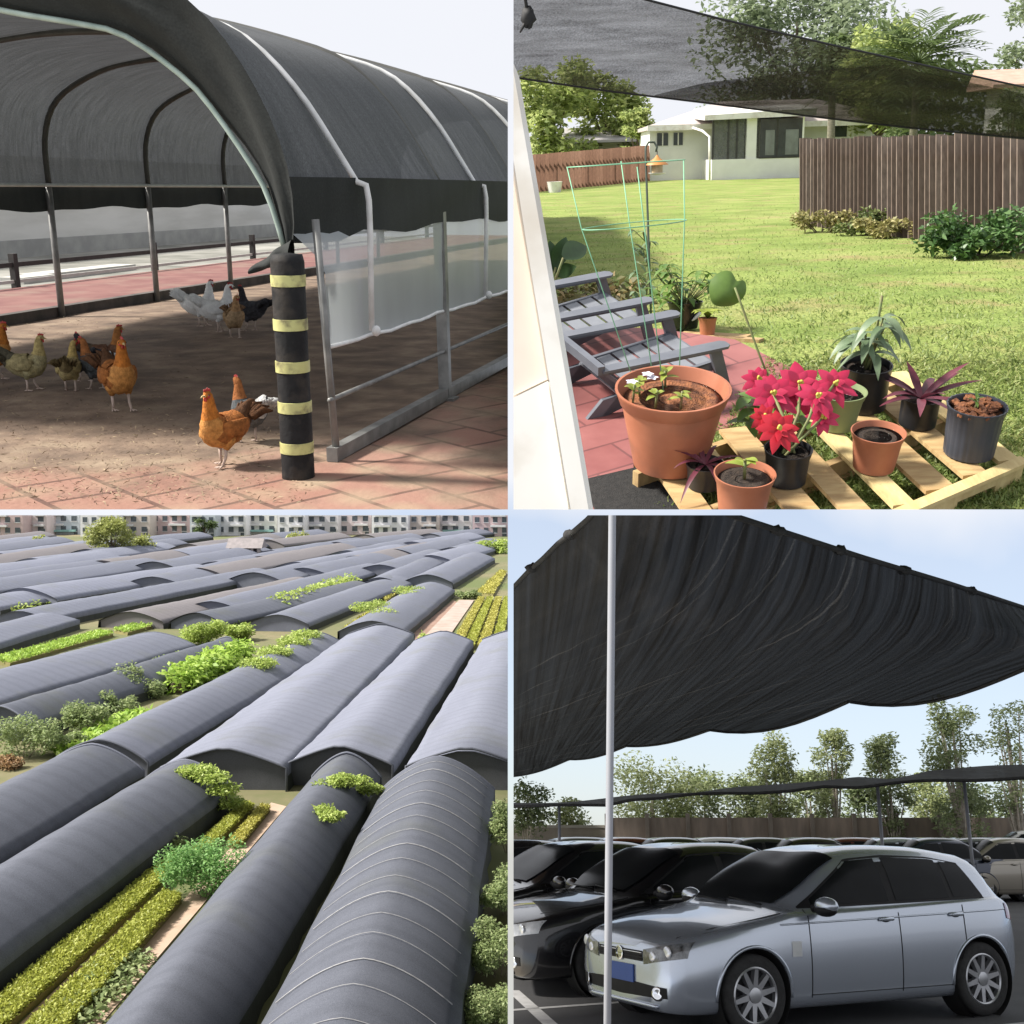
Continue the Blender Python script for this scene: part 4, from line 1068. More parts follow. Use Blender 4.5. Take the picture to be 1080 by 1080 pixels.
for i, r in enumerate(fine):                        # second net layer, added to darken the low right side
    if i < 20: continue
    k0 = max(0.6, 13.2 - (i - 20) * .75); row = []
    for q in np.linspace(0, 1, 12):
        k = k0 + (13.6 - k0) * q; a_ = int(k); row.append(r[a_].lerp(r[min(14, a_ + 1)], k - a_) - nloc + Vector((0, .07, -.01)))
    fold.append(row)
part('added_net_layer', MB().grid(fold), net_tr, nt_, smooth=True)
hem_m = mat('net_hem_black', (0.012, 0.012, 0.014), None, 20, 0.7)
for k in (0, 14): part('hem_cord', MB().tube([r[k] - nloc for r in fine], 0.0045, 6), hem_m, nt_, smooth=True)
kn = TR.at(557, 18, 4.0) - nloc
part('tie_knot', MB().blob(kn, (.025, .02, .035), 9, 7, .5).tube([kn, kn + Vector((-.02, 0, .14))], .006, 5).tube([kn, kn + Vector((-.03, 0, -.05))], [.01, .003], 5), hem_m, nt_, smooth=True)
# --- far garden: fences
def board_fence(label, a, b, n, m, jag=.02, gap=.012):
    """a, b: (px, base py, top py) of its two ends"""
    A, B = TR.g(a[0], a[1]), TR.g(b[0], b[1]); DA, DB = TR.px(A)[2], TR.px(B)[2]
    TA, TB = TR.at(a[0], a[2], DA), TR.at(b[0], b[2], DB)
    t = thing('board_fence', label, 'fence', TR, A)
    along = (B - A).normalized(); nrm = Vector((-along.y, along.x, 0)); mb = MB(); w = (B - A).length / n
    for k in range(n):
        u = (k + .5) / n; p = A.lerp(B, u) - A; q = TA.lerp(TB, u) - A
        off = nrm * rnd.uniform(-.012, .012); q = q + (q - p).normalized() * rnd.uniform(-jag, jag)
        mb.beam(p + off - Vector((0, 0, .05)), q + off, .02, w - gap * .5, up=nrm)
    part('boards', mb, m, t)
    for f_ in (.2, .8):
        part('rail', MB().beam(TA.lerp(A, 1 - f_) - A + nrm * .05, TB.lerp(B, 1 - f_) - A + nrm * .05, .04, .09), m, t)
    for k in range(0, n + 1, 8):
        u = k / n; p = A.lerp(B, u) - A + nrm * .09; q = TA.lerp(TB, u) - A + nrm * .09
        part('post', MB().beam(p, p.lerp(q, .97), .09, .09, up=nrm), m, t)
    return t
def fence_mat(n, c1, c2, c3):
    m, nt, b = new_mat(n)
    g = nt.nodes.new('ShaderNodeNewGeometry')
    col = _ramp(nt, g.outputs['Random Per Island'], [(0, c1), (.5, c2), (1, c3)])
    col = _mixc(nt, _noise(nt, 3, 7, (8, 8, .6)), col, tuple(v * .45 for v in c1))
    nt.links.new(col, b.inputs['Base Color']); b.inputs['Roughness'].default_value = .9; return m
board_fence('weathered grey brown board fence on the right of the lawn', (846, 237, 147), (1110, 272, 139), 46, fence_mat('grey_board', (.15, .105, .08), (.24, .175, .14), (.36, .28, .235)))
board_fence('reddish brown board fence across the far left of the lawn', (540, 205, 165), (752, 184, 148), 70, fence_mat('red_board', (.22, .11, .065), (.30, .16, .10), (.36, .20, .13)), .01, .0)
# --- main house
hb = TR.Mi @ (ray(800, 187) * 62.0); hb.z = 0.0; s = 62.0 / F
hy0 = TR.px(hb)[1]
house = thing('house', 'long white bungalow with a pale roof and screened porch beyond the lawn', 'house', TR, hb)
def hx(px): return (px - 800) * s
def hz(py): return (hy0 - py) * s
wwall = mat('white_stucco', (.84, .83, .81), (.78, .77, .75), 1.5, .85)
gwall = mat('grey_siding', (.62, .60, .58), (.54, .53, .51), 2, .85)
roofm = mat('pale_shingle', (.46, .40, .38), (.36, .31, .30), 2.2, .9, stretch=(1, 1, 5), bump=.3)
drk = mat('dark_trim', (.03, .028, .03), (.05, .046, .045), 4, .6)
mb = MB().box(((hx(692) + hx(962)) / 2, 5.5, hz(136) / 2), (hx(962) - hx(692), 5, hz(136))); part('wall', mb, wwall, house)
rf = MB(); x0, x1 = hx(688), hx(972); ze, zr = hz(136), hz(106)
rf.add([(x0, 2, ze), (x1, 2, ze), (x1, 9, ze), (x0, 9, ze), (x0 + 4.6, 5.5, zr), (x1 - 4.6, 5.5, zr), (x0, 2, ze + .18), (x1, 2, ze + .18), (x1, 9, ze + .18), (x0, 9, ze + .18)],
       [(3, 2, 1, 0), (0, 1, 7, 6), (1, 2, 8, 7), (2, 3, 9, 8), (3, 0, 6, 9), (6, 7, 5, 4), (8, 9, 4, 5), (7, 8, 5), (9, 6, 4)])
part('roof', rf, roofm, house)
part('fascia', MB().box(((x0 + x1) / 2, 1.96, ze + .1), (x1 - x0 + .1, .06, .3)), wp, house)
pw0, pw1 = hx(750), hx(846)
part('porch_wall', MB().box(((pw0 + pw1) / 2, 0, hz(168) / 2), (pw1 - pw0, .2, hz(168))), wwall, house)
part('porch_wall', MB().box((pw0 + .1, 1.6, hz(168) / 2), (.2, 3, hz(168))), wwall, house)
pr = MB(); pr.add([(pw0 - .5, -.5, hz(129)), (pw1 + .5, -.5, hz(127)), (pw1 + .5, 3.2, hz(123)), (pw0 - .5, 3.2, hz(125)), (pw0 - .5, -.5, hz(124)), (pw1 + .5, -.5, hz(120)), (pw1 + .5, 3.2, hz(113)), (pw0 - .5, 3.2, hz(115))], [(3, 2, 1, 0), (4, 5, 6, 7), (0, 1, 5, 4), (1, 2, 6, 5), (2, 3, 7, 6), (3, 0, 4, 7)])
part('porch_roof', pr, wp, house)
for px in (751, 767, 776, 785, 798, 818, 845):
    part('porch_post', MB().box((hx(px), .02, (hz(168) + hz(128)) / 2), (.10 if px != 798 else .16, .10, hz(128) - hz(168))), drk if px not in (845,) else wwall, house)
scr = net_mat('insect_screen', (.16, .17, .17), (.24, .25, .24), .35, scale=4, trans=.2, var=.05)
part('screen', MB().box(((pw0 + hx(785)) / 2, .0, (hz(168) + hz(128)) / 2), (hx(785) - pw0, .012, hz(128) - hz(168))), scr, house)
part('porch_panel', MB().box((hx(791.5), .0, (hz(168) + hz(128)) / 2), (hx(798) - hx(785), .06, hz(128) - hz(168))), wwall, house)
gl = glass_mat('porch_glass', (.03, .034, .036), .15)
for a, b in ((799, 818), (818, 845)):
    wn_ = part('window', MB().box(((hx(a) + hx(b)) / 2, .0, (hz(167) + hz(129)) / 2), (hx(b) - hx(a) - .1, .05, hz(129) - hz(167))), gl, house)
    part('pane', MB().box((hx((a + b) / 2 + 2), -.035, (hz(165) + hz(140)) / 2), ((hx(b) - hx(a)) * .5, .02, hz(140) - hz(165))), mat('pane_grey', (.22, .24, .24), (.16, .17, .17), 2, .2), wn_)
    part('sill', MB().box(((hx(a) + hx(b)) / 2, -.06, hz(167.5)), (hx(b) - hx(a), .12, .08)), drk, wn_)
for a, b in ((700, 712), (718, 728)):
    w_ = part('window', MB().box(((hx(a) + hx(b)) / 2, 2.96, (hz(152) + hz(139)) / 2), (hx(b) - hx(a), .06, hz(139) - hz(152))), gl, house)
    part('frame', MB().box(((hx(a) + hx(b)) / 2, 2.92, hz(145.5)), (.06, .05, hz(139) - hz(152))), wp, w_)
part('downpipe', MB().tube([(hx(736), 1.9, hz(135)), (hx(742), .6, hz(139)), (hx(747), -.12, hz(145)), (hx(748), -.12, 0.02)], .07, 8), wp, house, smooth=True)
part('window', MB().box((hx(900), 2.96, (hz(148) + hz(126)) / 2), (hx(907) - hx(893), .06, hz(126) - hz(148))), gl, house)
# small house behind the left fence
hb2 = TR.at(640, 178, 78); hb2.z = 0; s2 = 78 / F; y2 = TR.px(hb2)[1]
h2 = thing('house', 'low grey house roof showing above the far red brown fence', 'house', TR, hb2)
part('wall', MB().box((0, 4, (y2 - 150) * s2 / 2), (5.2, 6, (y2 - 150) * s2)), gwall, h2)
z0, z1 = (y2 - 152) * s2, (y2 - 135) * s2
mb = MB(); mb.prism([(-1, z0), (9, z0), (9, z0 + .15), (4, z1), (-1, z0 + .15)], lambda p: (-2.9, p[0], p[1]), lambda p: (2.9, p[0], p[1])); part('roof', mb, mat('grey_shingle', (.40, .38, .38), (.32, .30, .30), 2, .9), h2)
part('window', MB().box((.4, .97, z0 - .9), (1.2, .06, .9)), gl, h2)
# house at the right behind the weathered fence
hb3 = TR.at(1112, 160, 40); hb3.z = 0; s3 = 40 / F; y3 = TR.px(hb3)[1]
h3 = thing('house', 'house with a salmon coloured roof above the net at the right edge', 'house', TR, hb3)
part('wall', MB().box((1, 1.6, (y3 - 95) * s3 / 2), (5.2, 1.6, (y3 - 95) * s3)), wwall, h3)
z0, z1 = (y3 - 96) * s3, (y3 - 79) * s3
mb = MB(); mb.prism([(.4, z0), (2.8, z0), (2.8, z0 + .12), (2.2, z1 + .15), (.4, z0 + .12)], lambda p: (-2.2, p[0], p[1]), lambda p: (4.2, p[0], p[1])); part('roof', mb, mat('salmon_tile', (.52, .33, .26), (.42, .26, .20), 3, .85, stretch=(1, 1, 4)), h3)
part('window', MB().box((-.2, .77, z0 - 1.0), (1.1, .06, .9)), gl, h3)
# bucket
c = TR.g(585, 203); k = TR.px(c)[2] / F
bk = thing('bucket', 'small white bucket on the grass by the far red brown fence', 'bucket', TR, c)
mb = MB().lathe([(6.5 * k, 0), (8 * k, 10 * k), (8.4 * k, 11 * k), (7.6 * k, 11 * k), (6.3 * k, 2 * k), (.001, 2 * k)], n=20); part('body', mb, wp, bk)
part('handle', MB().tube([(8.2 * k * cos(a), -8.2 * k * .3 * sin(a), 10.5 * k + -3 * k * sin(a)) for a in np.linspace(0, pi, 12)], .25 * k, 5), drk, bk, smooth=True)
# shepherd's hook, feeder, sapling
c = TR.g(687, 336); D = TR.px(c)[2]
hk = thing('shepherd_hook', 'thin dark garden hook standing in the lawn behind the wire cage', 'garden hook', TR, c)
pts = [Vector((0, 0, -.05)), TR.at(684, 250, D) - c, TR.at(681, 165, D) - c, TR.at(681, 155, D) - c, TR.at(684, 150, D) - c, TR.at(690, 150, D) - c, TR.at(693, 155, D) - c, TR.at(692, 160, D) - c]
part('rod', MB().tube(pts, .009, 7), mat('hook_iron', (.05, .07, .05), None, 8, .5), hk, smooth=True)
fd = TR.at(693, 174, D); k = D / F
fdr = thing('bird_feeder', 'small bird feeder with an orange roof hanging from the garden hook', 'bird feeder', TR, fd + Vector((0, 0, -8 * k)))
orange = mat('feeder_orange', (.55, .24, .06), (.44, .18, .05), 8, .5)
part('roof', MB().lathe([(12 * k, 8 * k), (11 * k, 9.5 * k), (3 * k, 15 * k), (.8 * k, 18 * k), (.001, 18.5 * k)], n=20), orange, fdr)
part('tube', MB().lathe([(6 * k, 0), (6 * k, 8 * k), (.001, 8 * k)], n=16), mat('feeder_seed', (.5, .4, .24), (.4, .3, .16), 30, .4), fdr)
part('tray', MB().lathe([(4 * k, -1.8 * k), (9 * k, -.8 * k), (9.4 * k, .3 * k), (8 * k, .2 * k), (.001, -.6 * k)], n=20), wp, fdr)
part('hanger', MB().tube([(0, 0, 18 * k), (0, 0, (174 - 160) * k + 8 * k)], .12 * k + .003, 5), drk, fdr)
c = TR.g(681, 331); D = TR.px(c)[2]; lv = MB(); stems = [([Vector((0, 0, -.03)), TR.at(683, 290, D) - c, TR.at(682, 236, D) - c], .008)]
for i in range(26):
    q = rnd.random() ** .8; py = 236 + 85 * q; p = TR.at(682 + rnd.uniform(-15, 17), py + rnd.uniform(-5, 5), D + rnd.uniform(-.1, .1)) - c
    stems.append(([TR.at(682, py + 8, D) - c, p], .004))
    for k_ in range(3): leafblade(lv, p, (rnd.uniform(-1, 1), rnd.uniform(-1, 1), rnd.uniform(-.3, .5)), .10, .04, .7)
plant('sapling', 'spindly leafy sapling staked up beside the garden hook', TR, c, stems, [(lv, lf_sage, 'foliage')])
# dark broad leaves by the door frame
c = TR.g(580, 330); D = TR.px(c)[2] - 1; c = TR.at(580, 330, D); lv = MB(); stems = []
for (x0, y0, x1, y1, w) in ((586, 282, 596, 248, .11), (594, 272, 616, 255, .14), (582, 290, 580, 252, .12), (588, 290, 606, 278, .10)):
    a, b = TR.at(x0, y0, D + rnd.uniform(-.2, .2)) - c, TR.at(x1, y1, D) - c; stems.append(([Vector((0, 0, 0)), a * .6 + Vector((-.02, 0, 0)), a], .010)); leafblade(lv, a, b - a, (b - a).length * 1.15, w * 1.4, .25, up=(0.2, -1, .4), n=9)
plant('broad_leaf_plant', 'dark broad leaved plant growing beside the white door frame', TR, c, stems, [(lv, lf_dark, 'foliage')])
bed = clump_points([TR.at(px, py, TR.px(TR.g(px, py))[2]) for px, py in ((598, 322), (625, 318), (645, 320), (612, 328), (660, 322), (570, 330))], [.3] * 6, [180] * 6)
c = Vector(bed.mean(0)); me = leaf_mesh(bed - np.array(c), .09, 'ground_plants', leaf_mat('bed_leaf', (.05, .07, .02), (.14, .15, .05), (.36, .25, .12)), aspect=.45)
solo('ground_plants', me, None, TR, 'low mixed plants in the bed behind the garden chairs', 'plants', c, kind='stuff')
# weeds and bush at the right fence
weed = leaf_mat('weed_leaf', (.16, .17, .05), (.32, .30, .11), (.46, .40, .19))
for i, (px, py, w, h_, lab) in enumerate(((868, 246, 1.1, .4, 'yellowing weeds at the left end of the weathered fence'), (905, 249, .8, .42, 'green weeds against the weathered fence, between the yellow clumps'), (945, 252, 1.0, .34, 'dry straw coloured weeds left of the round bush'))):
    shrub('weed_clump', lab, TR, TR.g(px, py), (w, .45, h_), weed if i != 1 else leaf_mat('weed_green', (.05, .09, .02), (.11, .16, .04), (.2, .22, .08)), 1100, .075, 'weeds along the weathered fence', 'weeds', 8)
shrub('bush', 'round dark green bush against the weathered fence at the right', TR, TR.g(1024, 272), (.95, .7, .56), leaf_mat('bush_leaf', (.025, .075, .02), (.055, .13, .035), (.13, .22, .07), .2, .4), 2600, .085, None, 'bush', 18)
# --- trees beyond
lm_light = leaf_mat('tree_light', (.17, .25, .07), (.33, .42, .12), (.52, .56, .23), .5)
lm_mid = leaf_mat('tree_mid', (.06, .10, .04), (.13, .19, .07), (.24, .30, .13), .4)
lm_grey = leaf_mat('tree_grey', (.10, .14, .08), (.20, .26, .15), (.34, .40, .25), .45)
gt = 'trees beyond the garden'
BK = M_['bark']
tree_at(TR, 'broadleaf_tree', 'light green tree beyond the fence beside the white door frame', 585, 84, 70, 52, (BK, lm_light), gt, n=6500, crown_px=110, clumps=34, leaf_px=7)
tree_at(TR, 'broadleaf_tree', 'light green tree between the low grey roof and the door frame tree', 640, 88, 82, 42, (BK, lm_light), gt, n=5000, crown_px=80, clumps=26, leaf_px=6.5)
tree_at(TR, 'small_tree', 'small yellow green tree in front of the white bungalow roof end', 672, 76, 120, 20, (BK, lm_light), gt, n=1800, crown_px=44, clumps=10, leaf_px=4)
tree_at(TR, 'broadleaf_tree', 'wide spreading tree rising behind the net above the bungalow', 835, 90, -14, 92, (BK, lm_grey), gt, n=13000, crown_px=150, clumps=56, leaf_px=6.5)
tree_at(TR, 'broadleaf_tree', 'darker tree behind the net between spreading tree and palm', 905, 84, 18, 50, (BK, lm_mid), gt, n=5000, crown_px=100, clumps=26, leaf_px=7)
tree_at(TR, 'broadleaf_tree', 'loose leafy tree at the top right corner of the garden view', 1088, 50, -6, 46, (BK, lm_grey), gt, n=3000, crown_px=62, clumps=16, leaf_px=5)
tree_at(TR, 'broadleaf_tree', 'small dark tree in front of the house with the salmon roof', 1066, 34, 97, 30, (BK, lm_mid), gt, n=1500, crown_px=50, clumps=14, leaf_px=5)
def palm(label, px, D, crown_y, r_px, n=22):
    c = TR.at(px, 540, D); c.z = 0
    for _ in range(6): c.x += (px - TR.px(c + Vector((0, 0, 4)))[0]) * D / F
    h = zfor2(TR, c, crown_y); k = D / F; t = thing('palm_tree', label, 'palm tree', TR, c, 0, 'trees beyond the garden')
    part('trunk', MB().tube([(0, 0, -.1), (.05, 0, h * .5), (0, 0, h)], [.22, .17, .15], 10), mat('palm_bark', (.22, .20, .15), (.12, .11, .08), 6, .9, stretch=(1, 1, 6), bump=.4), t, smooth=True)
    fm = leaf_mat('palm_leaf', (.05, .085, .03), (.10, .15, .06), (.20, .25, .12), .3)
    for i in range(n):
        a = 2 * pi * i / n * 2.4; el = rnd.uniform(-.1, 1.3); mb = MB(); d = Vector((cos(a) * cos(el), sin(a) * cos(el), sin(el))); L = r_px * k * rnd.uniform(.8, 1.1)
        sp = [Vector((0, 0, h)) + d * L * q + Vector((0, 0, -L * .45 * q * q)) for q in np.linspace(0, 1, 12)]
        mb.tube(sp, [.03 * (1 - .9 * q) for q in np.linspace(0, 1, 12)], 4); s = d.cross(Vector((0, 0, 1))).normalized()
        for j in range(2, 12):
            for sg in (-1, 1):
                q = j / 11; leafblade(mb, sp[j], d * .8 + s * sg * .8 + Vector((0, 0, -.1)), L * .40 * (1 - .5 * q), L * .05, .5, n=4)
        part('frond', mb, fm, t, smooth=True)
    return t
palm('green palm with arching fronds rising above the net at the right', 966, 58, 66, 82, 40)
tree_at(TR, 'broadleaf_tree', 'dense dark tree behind the weathered fence, seen only through the net', 992, 62, 74, 66, (BK, lm_mid), gt, n=5200, crown_px=92, clumps=30, leaf_px=7)
tree_at(TR, 'broadleaf_tree', 'leafy tree between palm and spreading tree, its top above the net', 925, 70, 34, 44, (BK, lm_light), gt, n=4200, crown_px=84, clumps=24, leaf_px=6.5)
palm('shorter palm behind the weathered fence, its crown hidden by the net', 878, 56, 100, 30, 14)
# ================================================================== place 3: fields of shade tunnels seen from above
QUAD[0] = 'BL'
BL = Place((0, -25 / F, 1), 12.0, (0, 1, 0))
def field_mat():
    m, nt, b = new_mat('field_soil')
    c = _ramp(nt, _noise(nt, 0.06, 8), [(0.35, (0.10, 0.13, 0.035)), (0.5, (0.17, 0.15, 0.08)), (0.65, (0.27, 0.20, 0.13))])
    c = _mixc(nt, _noise(nt, 1.3, 8), c, (0.10, 0.12, 0.04)); nt.links.new(c, b.inputs['Base Color']); b.inputs['Roughness'].default_value = .95; return m
solo('field', MB().grid([[(x, y, 0.05 * rnd.random()) for x in np.linspace(-330, 20, 60)] for y in np.concatenate([np.linspace(18, 90, 30), np.linspace(96, 520, 40)])]), field_mat(), BL, kind='structure', smooth=True)
def cloth(name, c1, c2):
    m, nt, b = new_mat(name)
    c = _ramp(nt, _noise(nt, 0.7, 7, (1.5, .25, 1)), [(.3, c1), (.7, c2)])
    c = _mixc(nt, 0.35, c, _ramp(nt, _noise(nt, 4, 6, (.4, 3, .4)), [(.35, c1), (.65, c2)]))
    wv = nt.nodes.new('ShaderNodeTexWave'); wv.bands_direction = 'Y'; wv.inputs['Scale'].default_value = .32; wv.inputs['Distortion'].default_value = 1.2; wv.inputs['Detail'].default_value = 2
    tc = nt.nodes.new('ShaderNodeTexCoord'); nt.links.new(tc.outputs['Object'], wv.inputs['Vector'])
    c = _mixc(nt, _ramp(nt, wv.outputs['Fac'], [(.55, (0, 0, 0)), (.95, (.35, .35, .35))]), c, tuple(v * .6 for v in c1))
    kn = _noise(nt, 60, 2); c = _mixc(nt, .55, c, _ramp(nt, kn, [(.3, tuple(v * .55 for v in c1)), (.7, tuple(min(1, v * 1.35) for v in c2))]))
    c = _mixc(nt, _ramp(nt, _noise(nt, .35, 6), [(.55, (0, 0, 0)), (.75, (.3, .3, .3))]), c, (.12, .125, .085))
    nt.links.new(c, b.inputs['Base Color']); b.inputs['Roughness'].default_value = .75; b.inputs['Specular IOR Level'].default_value = .3
    bp = nt.nodes.new('ShaderNodeBump'); bp.inputs['Strength'].default_value = .25; bp.inputs['Distance'].default_value = .05
    nt.links.new(_noise(nt, 3, 5, (.5, 2.5, .5)), bp.inputs['Height']); nt.links.new(bp.outputs[0], b.inputs['Normal']); return m
cl_dark = cloth('tunnel_cloth_dark', (.066, .073, .094), (.118, .127, .158))
cl_mid = cloth('tunnel_cloth_mid', (.105, .115, .15), (.165, .176, .222))
cl_pale = cloth('tunnel_cloth_pale', (.14, .151, .197), (.21, .223, .28))
cl_brown = cloth('tunnel_cloth_faded', (.14, .13, .14), (.19, .175, .18))
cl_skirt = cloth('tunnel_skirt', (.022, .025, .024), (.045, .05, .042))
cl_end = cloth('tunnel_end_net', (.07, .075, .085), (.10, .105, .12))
rope_m = mat('rope_pale', (.36, .36, .37), (.26, .26, .27), 8, .7)
weed_l = leaf_mat('vine_leaf', (.20, .31, .05), (.36, .48, .09), (.54, .62, .20), .4)
shr_l = leaf_mat('shrub_leaf', (.11, .18, .055), (.24, .32, .12), (.42, .48, .23), .4)
bri_l = leaf_mat('hedge_leaf', (.20, .36, .04), (.34, .52, .08), (.48, .62, .14), .4)
deep_l = leaf_mat('bush_leaf_fresh', (.08, .24, .055), (.18, .38, .10), (.34, .54, .20), .4)
def prof(kind, w, h, n=15):
    if kind == 'round': return [(w / 2 * math.copysign(abs(cos(a)) ** .62, cos(a)), h * abs(sin(a)) ** .72) for a in np.linspace(pi, 0, n)]
    if kind == 'barrel':
        return [(-w / 2, 0)] + [(w / 2 * q, h - h * .5 * abs(q) ** 1.75 - h * .06 * abs(q)) for q in np.linspace(-1, 1, n)] + [(w / 2, 0)]
    e = h * .62; k = []
    for q in np.linspace(-1, 1, n): k.append((w / 2 * q, h - (h - e * .9) * abs(q) ** (1.35 if kind == 'soft' else 1.28) - .03 * h * (abs(q) < .05)))
    return [(-w / 2, 0)] + k + [(w / 2, 0)]
NT = [0]
def tunnel(label, rn, rf, w, h, kind, m, ropes=0, side='r', end='arch', sag=.05, detail=1, group='shade tunnels in the fields', skirt=.32, ext=0.0):
    P0, P1 = BL.g(*rn), BL.g(*rf); d = (P1 - P0).normalized(); P0 = P0 - d * ext; L = (P1 - P0).length; nrm = Vector((d.y, -d.x, 0))      # to the right of the axis
    c = P0 - nrm * (w / 2) if side == 'r' else P0 + nrm * (w / 2)
    t = thing('shade_tunnel', label, 'shade tunnel', BL, c, math.atan2(-d.x, d.y), group)
    pr = prof(kind, w, h); n = max(6, int(L / (1.0 if detail else 4)))
    rows = []; skr = []; NT[0] += 1; ph = NT[0] * 1.7
    zs = h * skirt
    for i in range(n + 1):
        y = L * i / n; k = 1 - sag * .5 * (1 + sin(y * 2.2 + ph)) * .5 - .02 * sin(y * .37 + ph); row = []
        for (x, z) in pr: row.append((x * (1 + .012 * sin(y * .9 + ph)), y, max(z, zs) * k if z > zs else zs * k))
        # drop points below the skirt line to its height
        rows.append(row)
    hi = [j for j, (x, z) in enumerate(pr) if z >= zs]
    j0, j1 = hi[0], hi[-1]
    part('cover', MB().grid([r[max(0, j0 - 1):j1 + 2] for r in rows]), m, t, smooth=True)
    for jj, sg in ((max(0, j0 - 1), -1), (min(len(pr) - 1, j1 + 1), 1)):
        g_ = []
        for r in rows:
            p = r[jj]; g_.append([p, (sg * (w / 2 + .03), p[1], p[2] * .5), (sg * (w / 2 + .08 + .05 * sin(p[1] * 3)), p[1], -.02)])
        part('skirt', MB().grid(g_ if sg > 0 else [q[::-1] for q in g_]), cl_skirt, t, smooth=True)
    # end walls: dark cloth set back inside the arch
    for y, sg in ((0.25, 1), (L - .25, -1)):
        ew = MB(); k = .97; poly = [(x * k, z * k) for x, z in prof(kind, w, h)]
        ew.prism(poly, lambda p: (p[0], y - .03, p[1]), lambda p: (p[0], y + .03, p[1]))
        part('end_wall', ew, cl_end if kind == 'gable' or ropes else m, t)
    if detail and L > 5 and (kind == 'gable' or BL.px(c)[2] < 62):
        for y in (0.03, L - .03):
            part('end_hoop', MB().tube([(x * 1.0, y, z) for x, z in prof(kind, w, h, 21)], .05, 6), cl_dark if m is not cl_dark else cl_mid, t, smooth=True)
        if False:
            part('ridge_seam', MB().tube([(0, L * i / n, rows[i][len(pr) // 2][2] + .004) for i in range(n + 1)], .014, 5), m, t, smooth=True)
    for q in range(ropes):
        y = L * (q + .4) / ropes; i = min(n - 1, int(y / L * n)); kk = 1 - sag * .5 * (1 + sin(y * 2.2 + ph)) * .5 - .02 * sin(y * .37 + ph)
        pts = [(x * 1.012, y + .06 * x * x * .2, z * kk + .03) for x, z in prof(kind, w, h, 21)[2:-2]]
        part('rope', MB().tube(pts, (.009 if q % 3 else .015), 5), rope_m, t, smooth=True)
    return t
# nearest rows
tunnel('long rope banded tunnel with a soft ridge at the bottom right of the fields', (488, 1105), (521, 858), 4.1, 2.1, 'barrel', cl_dark, ropes=20, ext=9)
tunnel('smooth dark tunnel between the rope banded tunnel and the sandy path', (238, 1130), (402, 838), 2.7, 1.65, 'barrel', cl_dark, ext=9)
tunnel('dark tunnel left of the green crop beds, with vines on its far end', (-120, 1145), (246, 853), 3.7, 1.8, 'barrel', cl_dark)
tunnel('dark tunnel at the left picture edge, second from the crop beds', (-80, 985), (152, 833), 4.2, 1.8, 'barrel', cl_dark)
# middle rows
tunnel('rounded grey tunnel behind the left edge tunnels, leaf covered at its far end', (156, 822), (364, 690), 4.1, 1.6, 'barrel', cl_mid)
tunnel('pale gable roofed tunnel with an open dark end, left of two more gables', (302, 836), (437, 682), 5.0, 1.75, 'gable', cl_pale, sag=.09)
tunnel('pale gable roofed tunnel in the middle of the three gabled tunnels', (414, 832), (499, 690), 4.3, 1.7, 'gable', cl_pale, sag=.09)
tunnel('pale gable roofed tunnel at the right edge of the fields', (428, 834), (509, 688), 4.8, 1.75, 'gable', cl_pale, side='l', sag=.09)
# upper left rows
LST = [
 ('broad smooth tunnel above the line of round shrubs on the left', (-60, 776), (208, 692), 6.6, 1.65, 'barrel', cl_mid, 1),
 ('narrow low tunnel partly hidden by the round shrubs', (35, 784), (264, 698), 3.4, 1.7, 'barrel', cl_dark, 1),
 ('short tunnel at the left edge beside a sandy strip', (-50, 708), (84, 664), 5.6, 1.5, 'soft', cl_mid, 1),
 ('grey tunnel with a dark arched end, above the broad smooth tunnel', (52, 664), (292, 612), 5.6, 1.65, 'soft', cl_mid, 1),
 ('faded brownish tunnel in the middle left of the fields', (172, 664), (340, 622), 6.0, 1.5, 'barrel', cl_brown, 1),
 ('dark tunnel ending below the leafy mound, right of the faded brownish one', (236, 666), (398, 627), 5.2, 1.5, 'barrel', cl_dark, 1),
 ('tunnel overgrown with vines left of the smooth round tunnel', (326, 667), (440, 620), 5.4, 1.5, 'barrel', cl_mid, 1),
 ('smooth round tunnel beside the bare soil and yellow crop rows', (428, 676), (480, 629), 5.4, 1.65, 'barrel', cl_mid, 1),
 ('rounded tunnel above the yellow crop rows near the right edge', (478, 622), (522, 594), 6.3, 1.8, 'barrel', cl_mid, 1),
 ('grey tunnel left of a pair of rounded tunnels by the yellow crop', (425, 624), (474, 596), 5.4, 1.65, 'barrel', cl_mid, 1),
 ('long grey tunnel under the row of pale bushes', (255, 652), (412, 606), 6.0, 1.6, 'barrel', cl_mid, 1),
 ('long pale tunnel crossing the left half above the faded brownish one', (0, 650), (205, 612), 5.6, 1.65, 'barrel', cl_pale, 1),
]
for a in LST: tunnel(a[0], a[1], a[2], a[3], a[4], a[5], a[6], detail=a[7])
